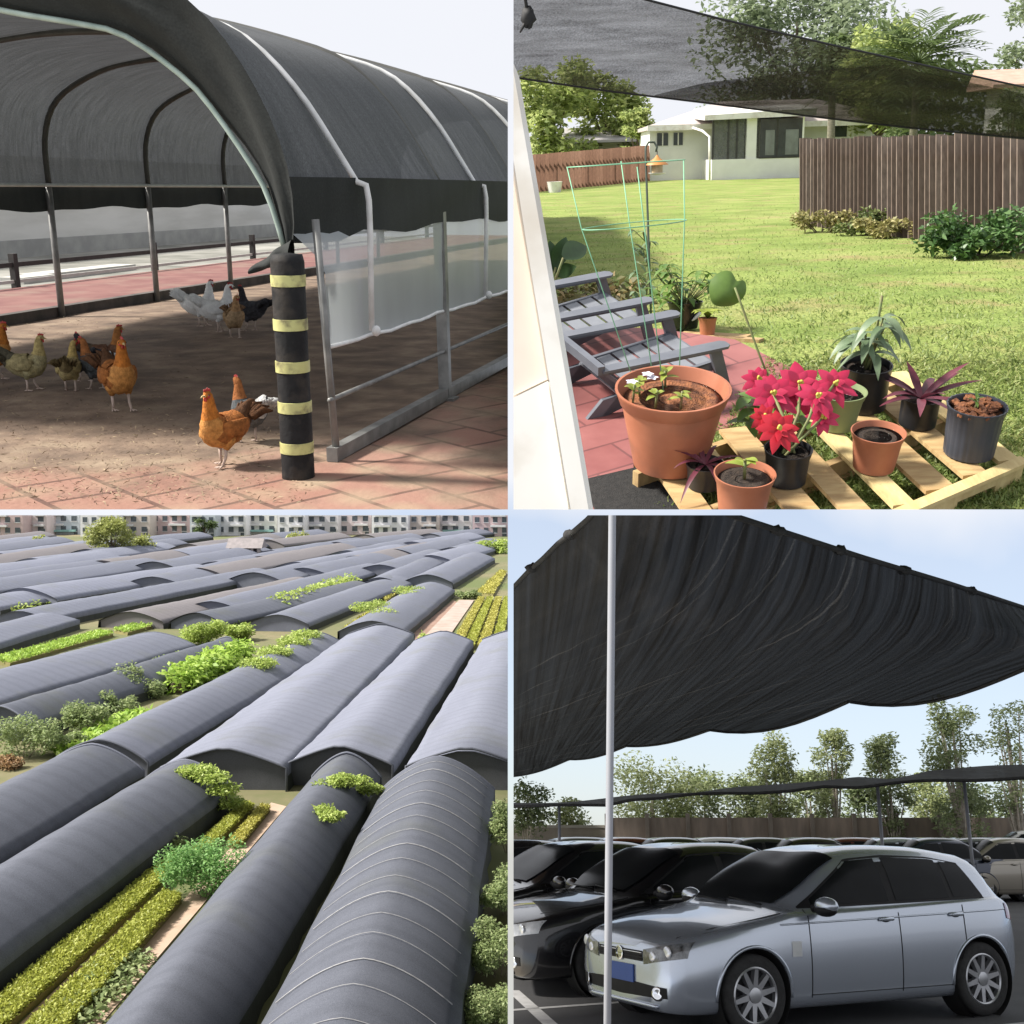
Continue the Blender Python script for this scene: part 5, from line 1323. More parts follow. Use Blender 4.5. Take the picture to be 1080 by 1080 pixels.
FAR = [((0, 634), (180, 603)), ((-20, 619), (130, 594)), ((195, 626), (300, 598)), ((135, 606), (250, 584)), ((300, 622), (392, 598)), ((340, 608), (440, 586)), ((255, 607), (352, 586)), ((0, 603), (110, 584)), ((115, 592), (200, 578)),
       ((205, 593), (300, 577)), ((310, 593), (395, 577)), ((400, 601), (470, 583)), ((440, 592), (500, 577)), ((480, 599), (530, 582)), ((0, 588), (80, 576)), ((300, 580), (372, 571)), ((375, 583), (450, 572)), ((455, 582), (512, 571)), ((150, 578), (225, 570)), ((0, 577), (60, 569)), ((290, 573), (350, 567)), ((60, 641), (235, 611)), ((-10, 627), (160, 600)), ((240, 616), (345, 592)), ((350, 615), (420, 596)), ((60, 603), (190, 583)), ((190, 608), (290, 587)), ((300, 601), (380, 584)), ((390, 593), (455, 577)), ((20, 596), (110, 581)), ((120, 583), (210, 572)), ((220, 585), (300, 572)), ((430, 611), (480, 592)), ((0, 583), (60, 574)), ((500, 590), (535, 578)), ((400, 573), (470, 566)), ((470, 572), (530, 565))]
WH = ['low', 'pale', 'long', 'rounded']
def near_row(y): return 'close below the town' if y < 582 else ('in the far rows' if y < 600 else 'in the middle rows')
for i, (a, b) in enumerate(FAR):
    tunnel('small distant grey tunnel in the rows below the town', a, b, 7.6, 2.0, 'barrel', (cl_mid, cl_pale, cl_mid, cl_brown)[i % 4], detail=0, group='small distant tunnels below the town', sag=.03)
# --- beds, paths
def strip(name, px, m, z=.03, kind='structure', label=None, cat=None, th=.1, bump=0):
    P = [BL.g(*q) for q in px]; c = sum(P, Vector()) / len(P); mb = MB()
    mb.prism([p - c for p in P], lambda p: (p.x, p.y, z - th), lambda p: (p.x, p.y, z))
    return solo(name, mb, m, BL, label, cat, c, kind=kind)
sandy = mat('sandy_path', (.50, .37, .28), (.40, .29, .21), 1.2, .95, detail=8, bump=.3)
strip('sandy_path', [(60, 1100), (92, 1100), (302, 852), (286, 848)], sandy, .06)
strip('sandy_path', [(2, 1100), (24, 1100), (176, 944), (168, 940)], sandy, .05)
strip('bare_soil', [(424, 678), (446, 682), (490, 640), (478, 634)], mat('bare_soil', (.30, .19, .15), (.22, .14, .10), .8, .95), .10)
strip('bare_soil', [(448, 672), (474, 672), (500, 634), (484, 634)], mat('white_mulch', (.42, .34, .30), (.32, .25, .21), .8, .95), .12)
def bed(label, px, hgt, lm, n, leaf, soil=None):
    """a raised crop bed: px = near-left, near-right, far-right, far-left ground pixels"""
    P = [BL.g(*q) for q in px]; c = sum(P, Vector()) / 4
    t = thing('crop_bed', label, 'crop bed', BL, c, 0, 'open crop beds')
    mb = MB(); mb.prism([(p - c) for p in P], lambda p: (p.x, p.y, -.05), lambda p: (p.x * .985, p.y * .985, hgt * .6)); part('soil', mb, soil or mat('bed_soil', (.14, .13, .045), (.19, .16, .06), 2, .95), t)
    U, V = rng.random(n), rng.random(n)
    a = np.array([list(p - c) for p in P]); pos = (a[0] * (1 - V)[:, None] + a[3] * V[:, None]) * (1 - U)[:, None] + (a[1] * (1 - V)[:, None] + a[2] * V[:, None]) * U[:, None]
    pos[:, 2] += hgt * .5 + rng.random(n) * hgt * .5
    d = rng.normal(size=(n, 3)) * .8; d[:, 2] = .8
    part('crop', leaf_mesh(pos, leaf, 'crop', lm, dirs=d, aspect=.5), None, t)
    return t
crop1 = leaf_mat('crop_olive', (.24, .29, .035), (.38, .42, .06), (.50, .52, .12), .35)
crop2 = leaf_mat('crop_yellow', (.34, .34, .04), (.46, .44, .08), (.56, .52, .16), .25)
bed('long olive green bed beside the dark tunnel with vines', [(-60, 1112), (0, 1098), (172, 938), (186, 905)], .35, crop1, 26000, .085)
bed('olive green bed running down to the bottom edge, right of the thin sandy strip', [(22, 1100), (66, 1100), (192, 955), (172, 950)], .35, crop1, 22000, .085)
bed('short olive bed continuing beyond the bright round bush', [(200, 908), (222, 900), (268, 856), (256, 852)], .3, crop1, 8000, .09)
bed('short yellow bed beyond the bright round bush beside the sandy path', [(240, 897), (254, 897), (285, 858), (275, 856)], .3, crop2, 7000, .085)
low = [(88, 1078), (102, 1062), (116, 1048), (130, 1032), (144, 1018), (76, 1072), (96, 1046), (110, 1030)]
pts = clump_points([tuple(BL.g(*q) + Vector((0, 0, .12))) for q in low], [.55] * 8, [260] * 8, .1, .5); c = BL.g(110, 1045)
solo('low_crop', leaf_mesh(pts - np.array(c), .16, 'low_crop', shr_l), None, BL, 'pale low plants along the near end of the sandy path', 'plants', c, kind='stuff')
for k in range(4):
    x0, x1 = 478 + 15 * k, 505 + 9 * k
    bed(('leftmost yellow crop row beside the bare soil', 'second yellow crop row from the bare soil', 'third yellow crop row from the bare soil', 'rightmost yellow crop row at the picture edge')[k], [(x0 - 4, 686 - k), (x0 + 6, 688 - k), (x1 + 6, 633), (x1, 633)], .4, crop2 if k % 2 == 0 else crop1, 6000, .15)
for k, (px, lab) in enumerate((([(503, 628), (520, 630), (534, 606), (528, 604)], 'small yellow plot above the yellow crop rows'), ([(285, 612), (300, 614), (350, 592), (345, 590)], 'yellow green strip between grey tunnels in the centre'), ([(-10, 634), (10, 636), (110, 612), (95, 610)], 'yellow green strip between tunnels at the left edge'), ([(330, 596), (345, 598), (380, 588), (370, 587)], 'small yellow strip below the town'), ([(55, 590), (100, 592), (105, 587), (60, 585)], 'yellow verge left of the big round tree'), ([(-10, 700), (10, 704), (120, 672), (105, 670)], 'grassy sand strip right of the short left edge tunnel'), ([(360, 670), (375, 673), (398, 652), (388, 650)], 'bright green strip beside the overgrown tunnel'), ([(120, 668), (134, 671), (236, 642), (228, 640)], 'green verge between the faded brownish tunnel and its left neighbour'), ([(398, 634), (408, 636), (438, 616), (432, 615)], 'bright verge right of the overgrown tunnel'), ([(232, 662), (246, 664), (330, 640), (322, 638)], 'narrow green verge left of the dark tunnel by the leafy mound'), ([(-10, 757), (20, 772), (70, 752), (40, 742)], 'grass verge under the broad smooth tunnel at the left'))):
    bed(lab, px, .45, crop2 if k % 2 == 0 else bri_l, 4000, .22)
# --- shrubs
def sh(label, px, py, w, h, m, n, leaf=.22, name='shrub', cat='shrub', grp='shrubs among the tunnels', d=None, cl=10):
    """px, py: foot; w, h in pixels"""
    p = BL.g(px, py); k = BL.px(p)[2] / F
    shrub(name, label, BL, p, (w * k, (d or w * .8) * k, h * k), m, int(n * 2.2), leaf * .62 * k / .04, grp, cat, cl)
S = [('large grey green shrub at the left edge above the dark tunnels', 24, 800, 52, 46, shr_l, 1800), ('round shrub right of the large left edge shrub', 92, 775, 36, 34, shr_l, 1300), ('loose shrub behind the round shrub on the left', 72, 792, 30, 24, shr_l, 800),
     ('upright shrub in the middle of the shrub line', 150, 738, 38, 36, shr_l, 1500), ('small shrub between round shrub and upright shrub', 122, 752, 28, 24, shr_l, 700), ('pale shrub at the right end of the shrub line', 178, 715, 26, 24, shr_l, 900), ('loose leafy shrub right of the narrow low tunnel end', 186, 705, 20, 18, bri_l, 500),
     ('leafy mound over the end of the broad smooth tunnel', 212, 682, 34, 28, weed_l, 1300), ('spreading leaves right of the leafy mound', 252, 676, 34, 18, weed_l, 900), ('flat leafy patch on the tunnel left of the leafy mound', 156, 660, 30, 9, weed_l, 500),
     ('bright round bush on the crop bed by the sandy path', 212, 950, 70, 62, deep_l, 3600), ('rust coloured shrub at the left edge below the large shrub', 6, 812, 22, 16, leaf_mat('rust_leaf', (.25, .12, .06), (.36, .2, .1), (.4, .3, .15)), 500),
     ('dense green hedge clump at the right edge beside the rope banded tunnel', 536, 900, 34, 66, shr_l, 1800), ('pale hedge clump at the right edge, second from the top', 534, 965, 40, 64, shr_l, 2000), ('leafy hedge clump at the right edge, third from the top', 526, 1030, 44, 66, shr_l, 2400), ('leafy hedge clump in the bottom right corner of the fields', 518, 1088, 46, 60, shr_l, 2600),
     ('small shrub on the side of the dark tunnel left of the crop beds', 180, 902, 26, 22, shr_l, 450), ('little leafy shrub at the far end of the bare soil', 446, 680, 16, 14, weed_l, 300), ('dark shrub above the bare soil by the round tunnel', 492, 632, 22, 10, shr_l, 300), ('green shrub at the top right below the town', 520, 584, 26, 16, weed_l, 500)]
for a in S: sh(*a)
def hedge(label, a, b, w, h, m, n, leaf):
    A, B = BL.g(*a), BL.g(*b); L = (B - A).length; c = A; t = thing('hedge', label, 'hedge', BL, c, 0)
    k = int(L / 1.2); cs = [(B - A) * (i + .5) / k + Vector((0, 0, h * .5)) for i in range(k)]
    part('foliage', leaf_mesh(clump_points([tuple(q) for q in cs], [w * .6] * k, [n // k] * k, .2, h / w), leaf, 'foliage', m), None, t)
    part('stem', MB().beam((0, 0, h * .2), B - A + Vector((0, 0, h * .2)), w * .3, h * .35), M_['bark'], t)
hedge('bright green hedge strip between the shrub line and the rounded tunnel', (186, 732), (256, 698), 2.2, 1.6, bri_l, 4000, .4)
hedge('bright grass strip leading left from the bright hedge', (70, 798), (150, 758), 1.8, .5, bri_l, 2600, .35)
hedge('row of pale bushes along a tunnel in the centre', (290, 648), (372, 622), 2.0, 1.8, weed_l, 2600, .45)
hedge('long low hedge beside the fallow strip in the upper left', (10, 648), (120, 624), 1.6, .8, weed_l, 1600, .4)
# vines lying over cloth
def vine(label, px_list, r, m, n, leaf, hgt):
    hs = hgt if isinstance(hgt, list) else [hgt] * len(px_list)
    cs = [BL.g(x, y, q) for (x, y), q in zip(px_list, hs)]; c = Vector((cs[0].x, cs[0].y, 0)); t = thing('vine', label, 'vine', BL, c, 0, 'vines over the tunnels')
    n = int(n * 2.6); leaf *= .5
    part('foliage', leaf_mesh(clump_points([tuple(q - c) for q in cs], [r] * len(cs), [n // len(cs)] * len(cs), .1, .35), leaf, 'foliage', m), None, t)
    part('stem', MB().tube([q - c + Vector((0, 0, -.05)) for q in cs], .03, 5), M_['bark'], t)
vine('bright vine over the far end of the dark tunnel left of the crop beds', [(198, 815), (212, 813), (225, 820), (236, 832), (241, 846)], .62, weed_l, 1700, .26, [1.65, 1.75, 1.6, 1.2, .6])
vine('bright vine over the far end of the smooth dark tunnel', [(330, 843), (345, 828), (360, 822), (376, 824), (390, 832)], .5, weed_l, 1500, .26, [1.0, 1.5, 1.6, 1.5, 1.1])
vine('feathery vine hanging over the near side of the smooth dark tunnel', [(312, 862), (325, 858), (340, 855), (350, 860)], .42, weed_l, 1000, .26, [.8, 1.2, 1.5, 1.5])
vine('vine over the top of the rounded grey tunnel', [(272, 700), (290, 688), (310, 677), (322, 670)], 1.2, weed_l, 1800, .4, 1.6)
vine('vine at the end of the overgrown tunnel', [(382, 640), (398, 638), (405, 646)], 1.3, weed_l, 700, .4, 1.5)
vine('vine at the far end of the tunnel by the yellow strip', [(425, 622), (432, 626), (436, 622)], 1.2, weed_l, 500, .4, 1.5)
# --- hut, trees, town
def fz(px, py): p = BL.g(px, py); return p, BL.px(p)[2] / F
p, k = fz(258, 590)
hut = thing('field_hut', 'small field hut with a pale grey roof among the far tunnels', 'hut', BL, p)
hm = mat('hut_wall', (.36, .32, .30), (.28, .24, .22), 2, .9)
for x in (-14, -3, 8, 15): part('post', MB().box((x * k, 0, 6 * k), (3 * k, 4 * k, 12 * k)), hm, hut)
part('wall', MB().box((0, 9 * k, 6 * k), (30 * k, 1.2 * k, 12 * k)), hm, hut)
mb = MB(); mb.prism([(-4, 12), (22, 12), (9, 22)], lambda q: (-19 * k, q[0] * k, q[1] * k), lambda q: (19 * k, q[0] * k, q[1] * k)); part('roof', mb, mat('hut_roof', (.27, .24, .24), (.21, .19, .19), 1.5, .8), hut)
def btree(label, px, py, top, r, m, n, q=1.0, leaf=3.0, cp=None):
    p, k = fz(px, py); tree('round_tree', label, BL, p, (py - top) * k, r * k, (M_['bark'], m), n, 22, (cp or (py - top) * .88) * k, 1.2 * k, leaf * k, 'trees near the town', .12)
yl = leaf_mat('far_tree_lime', (.20, .24, .05), (.32, .36, .09), (.46, .48, .18), .3)
btree('big round yellow green tree standing among the far tunnels', 118, 588, 551, 26, yl, 5200)
btree('lower pale bush like tree right of the big round tree', 150, 586, 566, 15, yl, 1500)
btree('small dark green tree in front of the town', 216, 566, 544, 11, leaf_mat('far_tree_dark', (.05, .09, .04), (.10, .15, .06), (.18, .24, .1)), 1500)
btree('small yellow bush at the foot of the town, right of the hut', 315, 573, 563, 12, yl, 700)
btree('small pale tree below the town near the left', 42, 577, 565, 8, yl, 600)
WALLS = [((.62, .60, .62), 'pale grey'), ((.52, .40, .40), 'dusty pink'), ((.70, .70, .72), 'white'), ((.56, .50, .46), 'beige'), ((.48, .52, .56), 'bluish grey'), ((.60, .52, .52), 'faded rose'), ((.66, .66, .62), 'cream')]
wmats = [mat('town_wall', c, tuple(v * .85 for v in c), .4, .9, detail=6) for c, _ in WALLS]
gls = glass_mat('town_glass', (.05, .06, .07), .15); bal = mat('balcony', (.6, .6, .6), (.5, .5, .52), 1, .8); teal = mat('awning_teal', (.25, .45, .42), None, 1, .7)
X = -8; i = 0; WS = 1.155
TOWN = [(28, 1, 'dusty pink apartment block at the far left of the town'), (22, 5, 'faded rose block, second from the left of the town'), (30, 4, 'bluish block with a teal awning left of the big round tree'), (34, 2, 'white block behind the big round tree'), (30, 3, 'beige block just right of the big round tree'), (36, 1, 'wide dusty pink block left of the small dark tree'), (24, 4, 'narrow bluish grey block behind the small dark tree'), (28, 2, 'white block right of the small dark tree'), (28, 6, 'cream block with a teal awning left of the town centre'),
        (26, 2, 'white block with two window rows in the town centre'), (30, 0, 'grey and pink block right of the town centre'), (30, 5, 'faded rose block beside the grey block'), (34, 2, 'bright white block with dark windows in the right half of the town'), (28, 3, 'beige block right of the bright white block'), (30, 0, 'pale grey block with a teal awning near the right edge'), (34, 1, 'dusty pink block at the right edge of the town')]
for wpx, ci, lab in TOWN:
    wpx *= WS
    p, k = fz(X + wpx / 2, 566 - (i % 3)); b = thing('apartment_block', lab, 'building', BL, p, 0, 'town at the edge of the fields'); W = (wpx - 1.0) * k; Hh = 11.5 + (i * 37 % 5)
    part('wall', MB().box((0, 5, Hh / 2), (W, 10, Hh)), wmats[ci], b)
    part('roof', MB().box((0, 5, Hh + .15), (W + .3, 10.3, .3)), bal, b)
    nw = max(2, int(wpx / 9))
    for fl in range(2):
        for q in range(nw):
            x = W * ((q + .5) / nw - .5); z = 1.4 + fl * 2.6
            w_ = part('window', MB().box((x, -.02, z + .2), (W / nw * .5, .1, 1.3)), gls, b)
            part('sill', MB().box((x, -.1, z - .52), (W / nw * .6, .2, .14)), bal, w_)
        part('balcony', MB().box((W * (.2 if i % 2 else -.2), -.5, 2.75 + fl * 2.6 - .1), (W * .42, 1.0, .5)), bal, b)
    if 'teal' in lab: part('awning', MB().box((0, -.7, 1.05), (W * .8, 1.3, .5)), teal, b)
    part('door', MB().box((W * .38, -.03, .9), (W * .12, .1, 1.8)), gls, b)
    X += wpx; i += 1
# ================================================================== place 4: shaded car park
QUAD[0] = 'BR'
def _rot(w):
    w = Vector(w); return Matrix.Rotation(w.length, 3, w.normalized())
_R = _rot((-0.26926343, 0.06359265, 0.4517888)) @ Matrix(((-1, 0, 0), (0, -1, 0), (0, 0, 1)))
_T = Vector((2.76996717, 10.52008768, -4.62894868))
BR = Place(_R.col[2], 1.6028, (0, 1, 0))
carL = BR.Mi @ _T; carL.z = 0
_f = BR.Mi.to_3x3() @ _R.col[0]; CAR_RZ = math.atan2(_f.y, _f.x)
FW = Vector((cos(CAR_RZ), sin(CAR_RZ), 0)); RT = Vector((sin(CAR_RZ), -cos(CAR_RZ), 0))     # car ahead, car right
def asphalt():
    m, nt, b = new_mat('asphalt')
    c = _ramp(nt, _noise(nt, 1.2, 8), [(.3, (.055, .055, .058)), (.7, (.095, .095, .10))])
    c = _mixc(nt, .4, c, _ramp(nt, _noise(nt, 90, 3), [(.35, (.04, .04, .04)), (.65, (.13, .13, .135))])); nt.links.new(c, b.inputs['Base Color']); b.inputs['Roughness'].default_value = .85
    bp = nt.nodes.new('ShaderNodeBump'); bp.inputs['Strength'].default_value = .4; bp.inputs['Distance'].default_value = .01
    nt.links.new(_noise(nt, 120, 3), bp.inputs['Height']); nt.links.new(bp.outputs[0], b.inputs['Normal']); return m
solo('parking_lot', MB().grid([[(x, y, 0) for x in np.linspace(-8, 62, 20)] for y in np.concatenate([np.linspace(2, 30, 12), np.linspace(34, 95, 10)])]), asphalt(), BR, kind='structure', smooth=True)
line_m = mat('road_paint', (.62, .62, .62), (.42, .42, .42), 5, .8, detail=8, lo=.4, hi=.75)
marks = MB()
def mark(a, b, w=.1):
    d = (b - a).normalized(); n = Vector((-d.y, d.x, 0)) * w / 2; mb = MB()
    mb.add([a + n, a - n, b - n, b + n], [(3, 2, 1, 0)]); c = (a + b) / 2; mb.shift(-c)
    solo('lot_marking', mb, line_m, BR, loc=c + Vector((0, 0, .005)), kind='structure')
for k in range(-2, 9):
    o = carL + RT * (2.62 * (k - .5)); mark(o - FW * 2.35, o + FW * 2.55)
g1, g2 = BR.g(541, 1045), BR.g(585, 1085); mark(g1, g1 + (g2 - g1) * 1.6, .13)
# ------------------------------------------------------------------ cars
HATCH = dict(
 wb=1.289, wr=.317, tail=(-1.80, -2.0, .80, .97), belt=(.985, 1.025),
 st=[# x, zb, yb, (sill) (mid) (shoulder) (glass base) (roof edge) top
 (2.17, .24, .42, (.50, .29), (.55, .45), (.51, .61), (.46, .65), (.28, .675), .68),
 (2.13, .20, .56, (.64, .27), (.69, .46), (.65, .64), (.58, .69), (.36, .715), .72),
 (2.02, .185, .68, (.76, .26), (.80, .47), (.765, .685), (.69, .735), (.42, .765), .775),
 (1.85, .18, .74, (.82, .26), (.855, .50), (.82, .74), (.74, .785), (.44, .815), .825),
 (1.60, .18, .76, (.85, .26), (.885, .53), (.855, .79), (.77, .835), (.45, .865), .875),
 (1.29, .18, .77, (.86, .26), (.895, .56), (.87, .83), (.79, .875), (.46, .905), .915),
 (1.05, .18, .77, (.86, .26), (.89, .57), (.87, .865), (.80, .91), (.47, .94), .95),
 (.88, .18, .77, (.86, .26), (.89, .58), (.872, .895), (.81, .94), (.52, .975), .985),
 (.62, .18, .77, (.86, .26), (.893, .58), (.875, .91), (.825, .955), (.665, 1.13), 1.155),
 (.34, .18, .77, (.86, .26), (.895, .59), (.877, .92), (.83, .965), (.63, 1.29), 1.325),
 (.06, .18, .77, (.86, .26), (.895, .59), (.878, .93), (.832, .97), (.60, 1.40), 1.44),
 (-.40, .18, .77, (.86, .26), (.895, .60), (.878, .945), (.83, .985), (.585, 1.435), 1.482),
 (-.95, .18, .77, (.86, .26), (.895, .62), (.875, .965), (.82, 1.005), (.575, 1.42), 1.468),
 (-1.40, .18, .77, (.86, .27), (.89, .64), (.865, .98), (.80, 1.02), (.56, 1.375), 1.425),
 (-1.68, .19, .75, (.84, .28), (.875, .66), (.845, .985), (.775, 1.03), (.55, 1.325), 1.38),
 (-1.82, .20, .72, (.81, .29), (.85, .66), (.82, .97), (.745, 1.02), (.54, 1.19), 1.215),
 (-1.95, .22, .66, (.76, .31), (.80, .63), (.77, .90), (.70, .96), (.52, 1.01), 1.02),
 (-2.03, .26, .58, (.68, .34), (.72, .58), (.69, .78), (.62, .84), (.40, .88), .89),
 (-2.05, .30, .50, (.60, .37), (.64, .55), (.61, .70), (.54, .75), (.36, .78), .79)],
 dlo=[(.74, .985), (.06, 1.375), (-.40, 1.405), (-.95, 1.385), (-1.36, 1.325), (-1.52, 1.045)], panes=[(.60, -.27), (-.36, -1.02), (-1.08, -1.42)],
 wind=(.84, .15), rear=(-1.70, -1.93), seams=[.70, -.315, -1.13], handles=[-.16, -1.0])
def stretch_st(src, fx, fz=1.0, rear=None):
    out = []
    for s in src: out.append((fx(s[0]), s[1], s[2]) + tuple((p[0], p[1] * fz if p[1] > .9 else p[1]) for p in s[3:8]) + (s[8] * fz if s[8] > .9 else s[8],))
    return out
_sed = [s for s in HATCH['st'] if s[0] > -.9]
SEDAN = dict(HATCH, st=_sed + [
 (-.95, .18, .77, (.86, .26), (.895, .62), (.875, .955), (.82, .995), (.57, 1.405), 1.45),
 (-1.25, .18, .77, (.86, .27), (.89, .63), (.87, .965), (.80, 1.005), (.58, 1.27), 1.31),
 (-1.55, .18, .77, (.86, .28), (.885, .64), (.865, .97), (.79, 1.01), (.62, 1.09), 1.12),
 (-1.80, .18, .76, (.85, .28), (.88, .64), (.855, .965), (.77, 1.01), (.50, 1.04), 1.05),
 (-2.20, .20, .72, (.81, .30), (.85, .62), (.82, .93), (.73, .985), (.46, 1.01), 1.02),
 (-2.38, .24, .66, (.74, .34), (.78, .58), (.75, .84), (.66, .91), (.42, .94), .95),
 (-2.44, .30, .55, (.64, .38), (.68, .55), (.65, .72), (.56, .78), (.38, .80), .81)],
 dlo=[(.74, .98), (.06, 1.365), (-.40, 1.395), (-.95, 1.36), (-1.22, 1.23), (-1.46, 1.03)], panes=[(.60, -.27), (-.36, -1.05), (-1.11, -1.36)], rear=(-1.0, -1.52), tail=(-2.15, -2.36, .78, .95))
def _nx(x): return 1.25 + (x - 1.25) * .86 if x > 1.25 else (-1.25 + (x + 1.25) * .80 if x < -1.25 else x)
HATCH['st'] = [(_nx(q[0]),) + tuple(q[1:]) for q in HATCH['st']]
HATCH['dlo'] = [(_nx(x), z) for x, z in HATCH['dlo']]; HATCH['panes'] = [(_nx(a), _nx(b)) for a, b in HATCH['panes']]
HATCH['tail'] = (_nx(-1.80), _nx(-2.0), .80, .97); HATCH['rear'] = (_nx(-1.70), _nx(-1.93))
SEDAN['lens'] = 'clear'
class Shell:
    def __init__(s, cfg):
        s.cfg = cfg; S = cfg['st']; s.xs = [q[0] for q in S]
        s.ctl = [[(0, q[1]), (q[2], q[1])] + list(q[3:8]) + [(0, q[8])] for q in S]
    def ctl_at(s, x):
        xs = s.xs; n = len(xs)
        i = 0
        while i < n - 2 and xs[i + 1] > x: i += 1
        u = (x - xs[i]) / (xs[i + 1] - xs[i]); u = min(1, max(0, u)); out = []
        for k in range(8):
            p1, p2 = Vector(s.ctl[i][k]), Vector(s.ctl[i + 1][k]); h = xs[i + 1] - xs[i]
            m1 = (Vector(s.ctl[i + 1][k]) - Vector(s.ctl[max(i - 1, 0)][k])) / (xs[i + 1] - xs[max(i - 1, 0)]) * h
            m2 = (Vector(s.ctl[min(i + 2, n - 1)][k]) - p1) / (xs[min(i + 2, n - 1)] - xs[i]) * h
            # limit overshoot
            d = p2 - p1
            for c in (0, 1):
                if d[c] == 0 or m1[c] * d[c] < 0: m1[c] = 0
                elif abs(m1[c]) > 3 * abs(d[c]): m1[c] = 3 * d[c]
                if d[c] == 0 or m2[c] * d[c] < 0: m2[c] = 0
                elif abs(m2[c]) > 3 * abs(d[c]): m2[c] = 3 * d[c]
            u2, u3 = u * u, u * u * u
            out.append(p1 * (2 * u3 - 3 * u2 + 1) + m1 * (u3 - 2 * u2 + u) + p2 * (3 * u2 - 2 * u3) + m2 * (u3 - u2))
        return out
    def sec(s, x, sub=5):
        c = s.ctl_at(x); out = []
        for i in range(7):
            p0, p1, p2, p3 = c[max(i - 1, 0)], c[i], c[i + 1], c[min(i + 2, 7)]
            if i == 6: p3 = Vector((-c[6].x, c[6].y))
            if i == 0: p0 = Vector((-c[1].x, c[1].y))
            t1, t2 = (p2 - p0) * .5, (p3 - p1) * .5; L = (p2 - p1).length
            for t, q in ((t1, 0), (t2, 1)):
                if t.length > L: t *= L / t.length
            for k in range(sub):
                u = k / sub; u2, u3 = u * u, u ** 3
                out.append(p1 * (2 * u3 - 3 * u2 + 1) + t1 * (u3 - 2 * u2 + u) + p2 * (3 * u2 - 2 * u3) + t2 * (u3 - u2))
        out.append(c[7]); return out
    def y_at(s, x, z):
        P = s.sec(x); y = 0
        for a, b in zip(P, P[1:]):
            if (a.y - z) * (b.y - z) <= 0 and abs(b.y - a.y) > 1e-9:
                y = max(y, a.x + (b.x - a.x) * (z - a.y) / (b.y - a.y))
        return y
    def z_at(s, x, y):
        P = s.sec(x); z = 0; y = abs(y)
        for a, b in zip(P, P[1:]):
            if (a.x - y) * (b.x - y) <= 0 and abs(b.x - a.x) > 1e-9: z = max(z, a.y + (b.y - a.y) * (y - a.x) / (b.x - a.x))
        return z
    def inside(s, x, y, z):
        if x > s.xs[0] or x < s.xs[-1]: return False
        return abs(y) < s.y_at(x, z) and z < s.z_at(x, y)
    def x_front(s, y, z, sgn=1):
        a, b = (s.xs[0] + .02, .9) if sgn > 0 else (s.xs[-1] - .02, -1.2)
        if s.inside(a, y, z): return a
        for k in range(60):
            x = a + (b - a) * k / 60
            if s.inside(x, y, z): break
        else: return b
        lo, hi = a + (b - a) * max(0, k - 1) / 60, x
        for _ in range(16):
            m_ = (lo + hi) / 2
            if s.inside(m_, y, z): hi = m_
            else: lo = m_
        return hi
def paint(name, c, metal=.55, rough=.28, flake=.9):
    m, nt, b = new_mat(name)
    f = _noise(nt, 300, 2); nt.links.new(_ramp(nt, f, [(.3, tuple(v * flake for v in c)), (.7, c)]), b.inputs['Base Color'])
    b.inputs['Metallic'].default_value = metal; b.inputs['Roughness'].default_value = rough; b.inputs['Coat Weight'].default_value = 1.0; b.inputs['Coat Roughness'].default_value = .03
    return m
silver = paint('paint_silver', (.50, .55, .63), .65, .25); blackpt = paint('paint_black', (.012, .012, .014), .2, .25); darkgrey = paint('paint_dark_grey', (.05, .052, .058), .5); white_p = paint('paint_white', (.66, .66, .66), 0, .3); beige_p = paint('paint_beige', (.34, .31, .26), .4); red_p = paint('paint_maroon', (.13, .02, .02), .3); blue_p = paint('paint_dark_blue', (.02, .03, .06), .4); grey_p = paint('paint_grey', (.20, .21, .23), .6)
cglass = glass_mat('car_glass', (.007, .008, .009), .22, .10); trim = mat('black_trim', (.008, .008, .009), (.013, .013, .014), 12, .6, spec=.25); rubber = mat('tyre_rubber', (.018, .018, .018), (.03, .03, .03), 20, .85, bump=.2)
alloy = mat('alloy', (.50, .51, .53), (.42, .43, .45), 12, .3, metal=.8); chrome = mat('chrome', (.72, .73, .75), None, 5, .12, metal=1.0); lens_clear = mat('lamp_lens_clear', (.55, .57, .60), (.30, .32, .34), 9, .06, coat=1.0); lens = mat('lamp_lens', (.20, .21, .22), (.03, .032, .035), 14, .06, coat=1.0); bright = mat('reflector', (.75, .77, .80), (.6, .62, .66), 30, .15, metal=.4)
redl = mat('tail_lens', (.36, .015, .015), (.22, .01, .01), 10, .12, coat=1.0); bluel = mat('plate_blue', (.03, .08, .30), (.025, .07, .26), 6, .4); well_m = mat('wheel_well', (.008, .008, .008), None, 4, .95); sticker_m = mat('sticker_white', (.62, .64, .64), None, 6, .6)
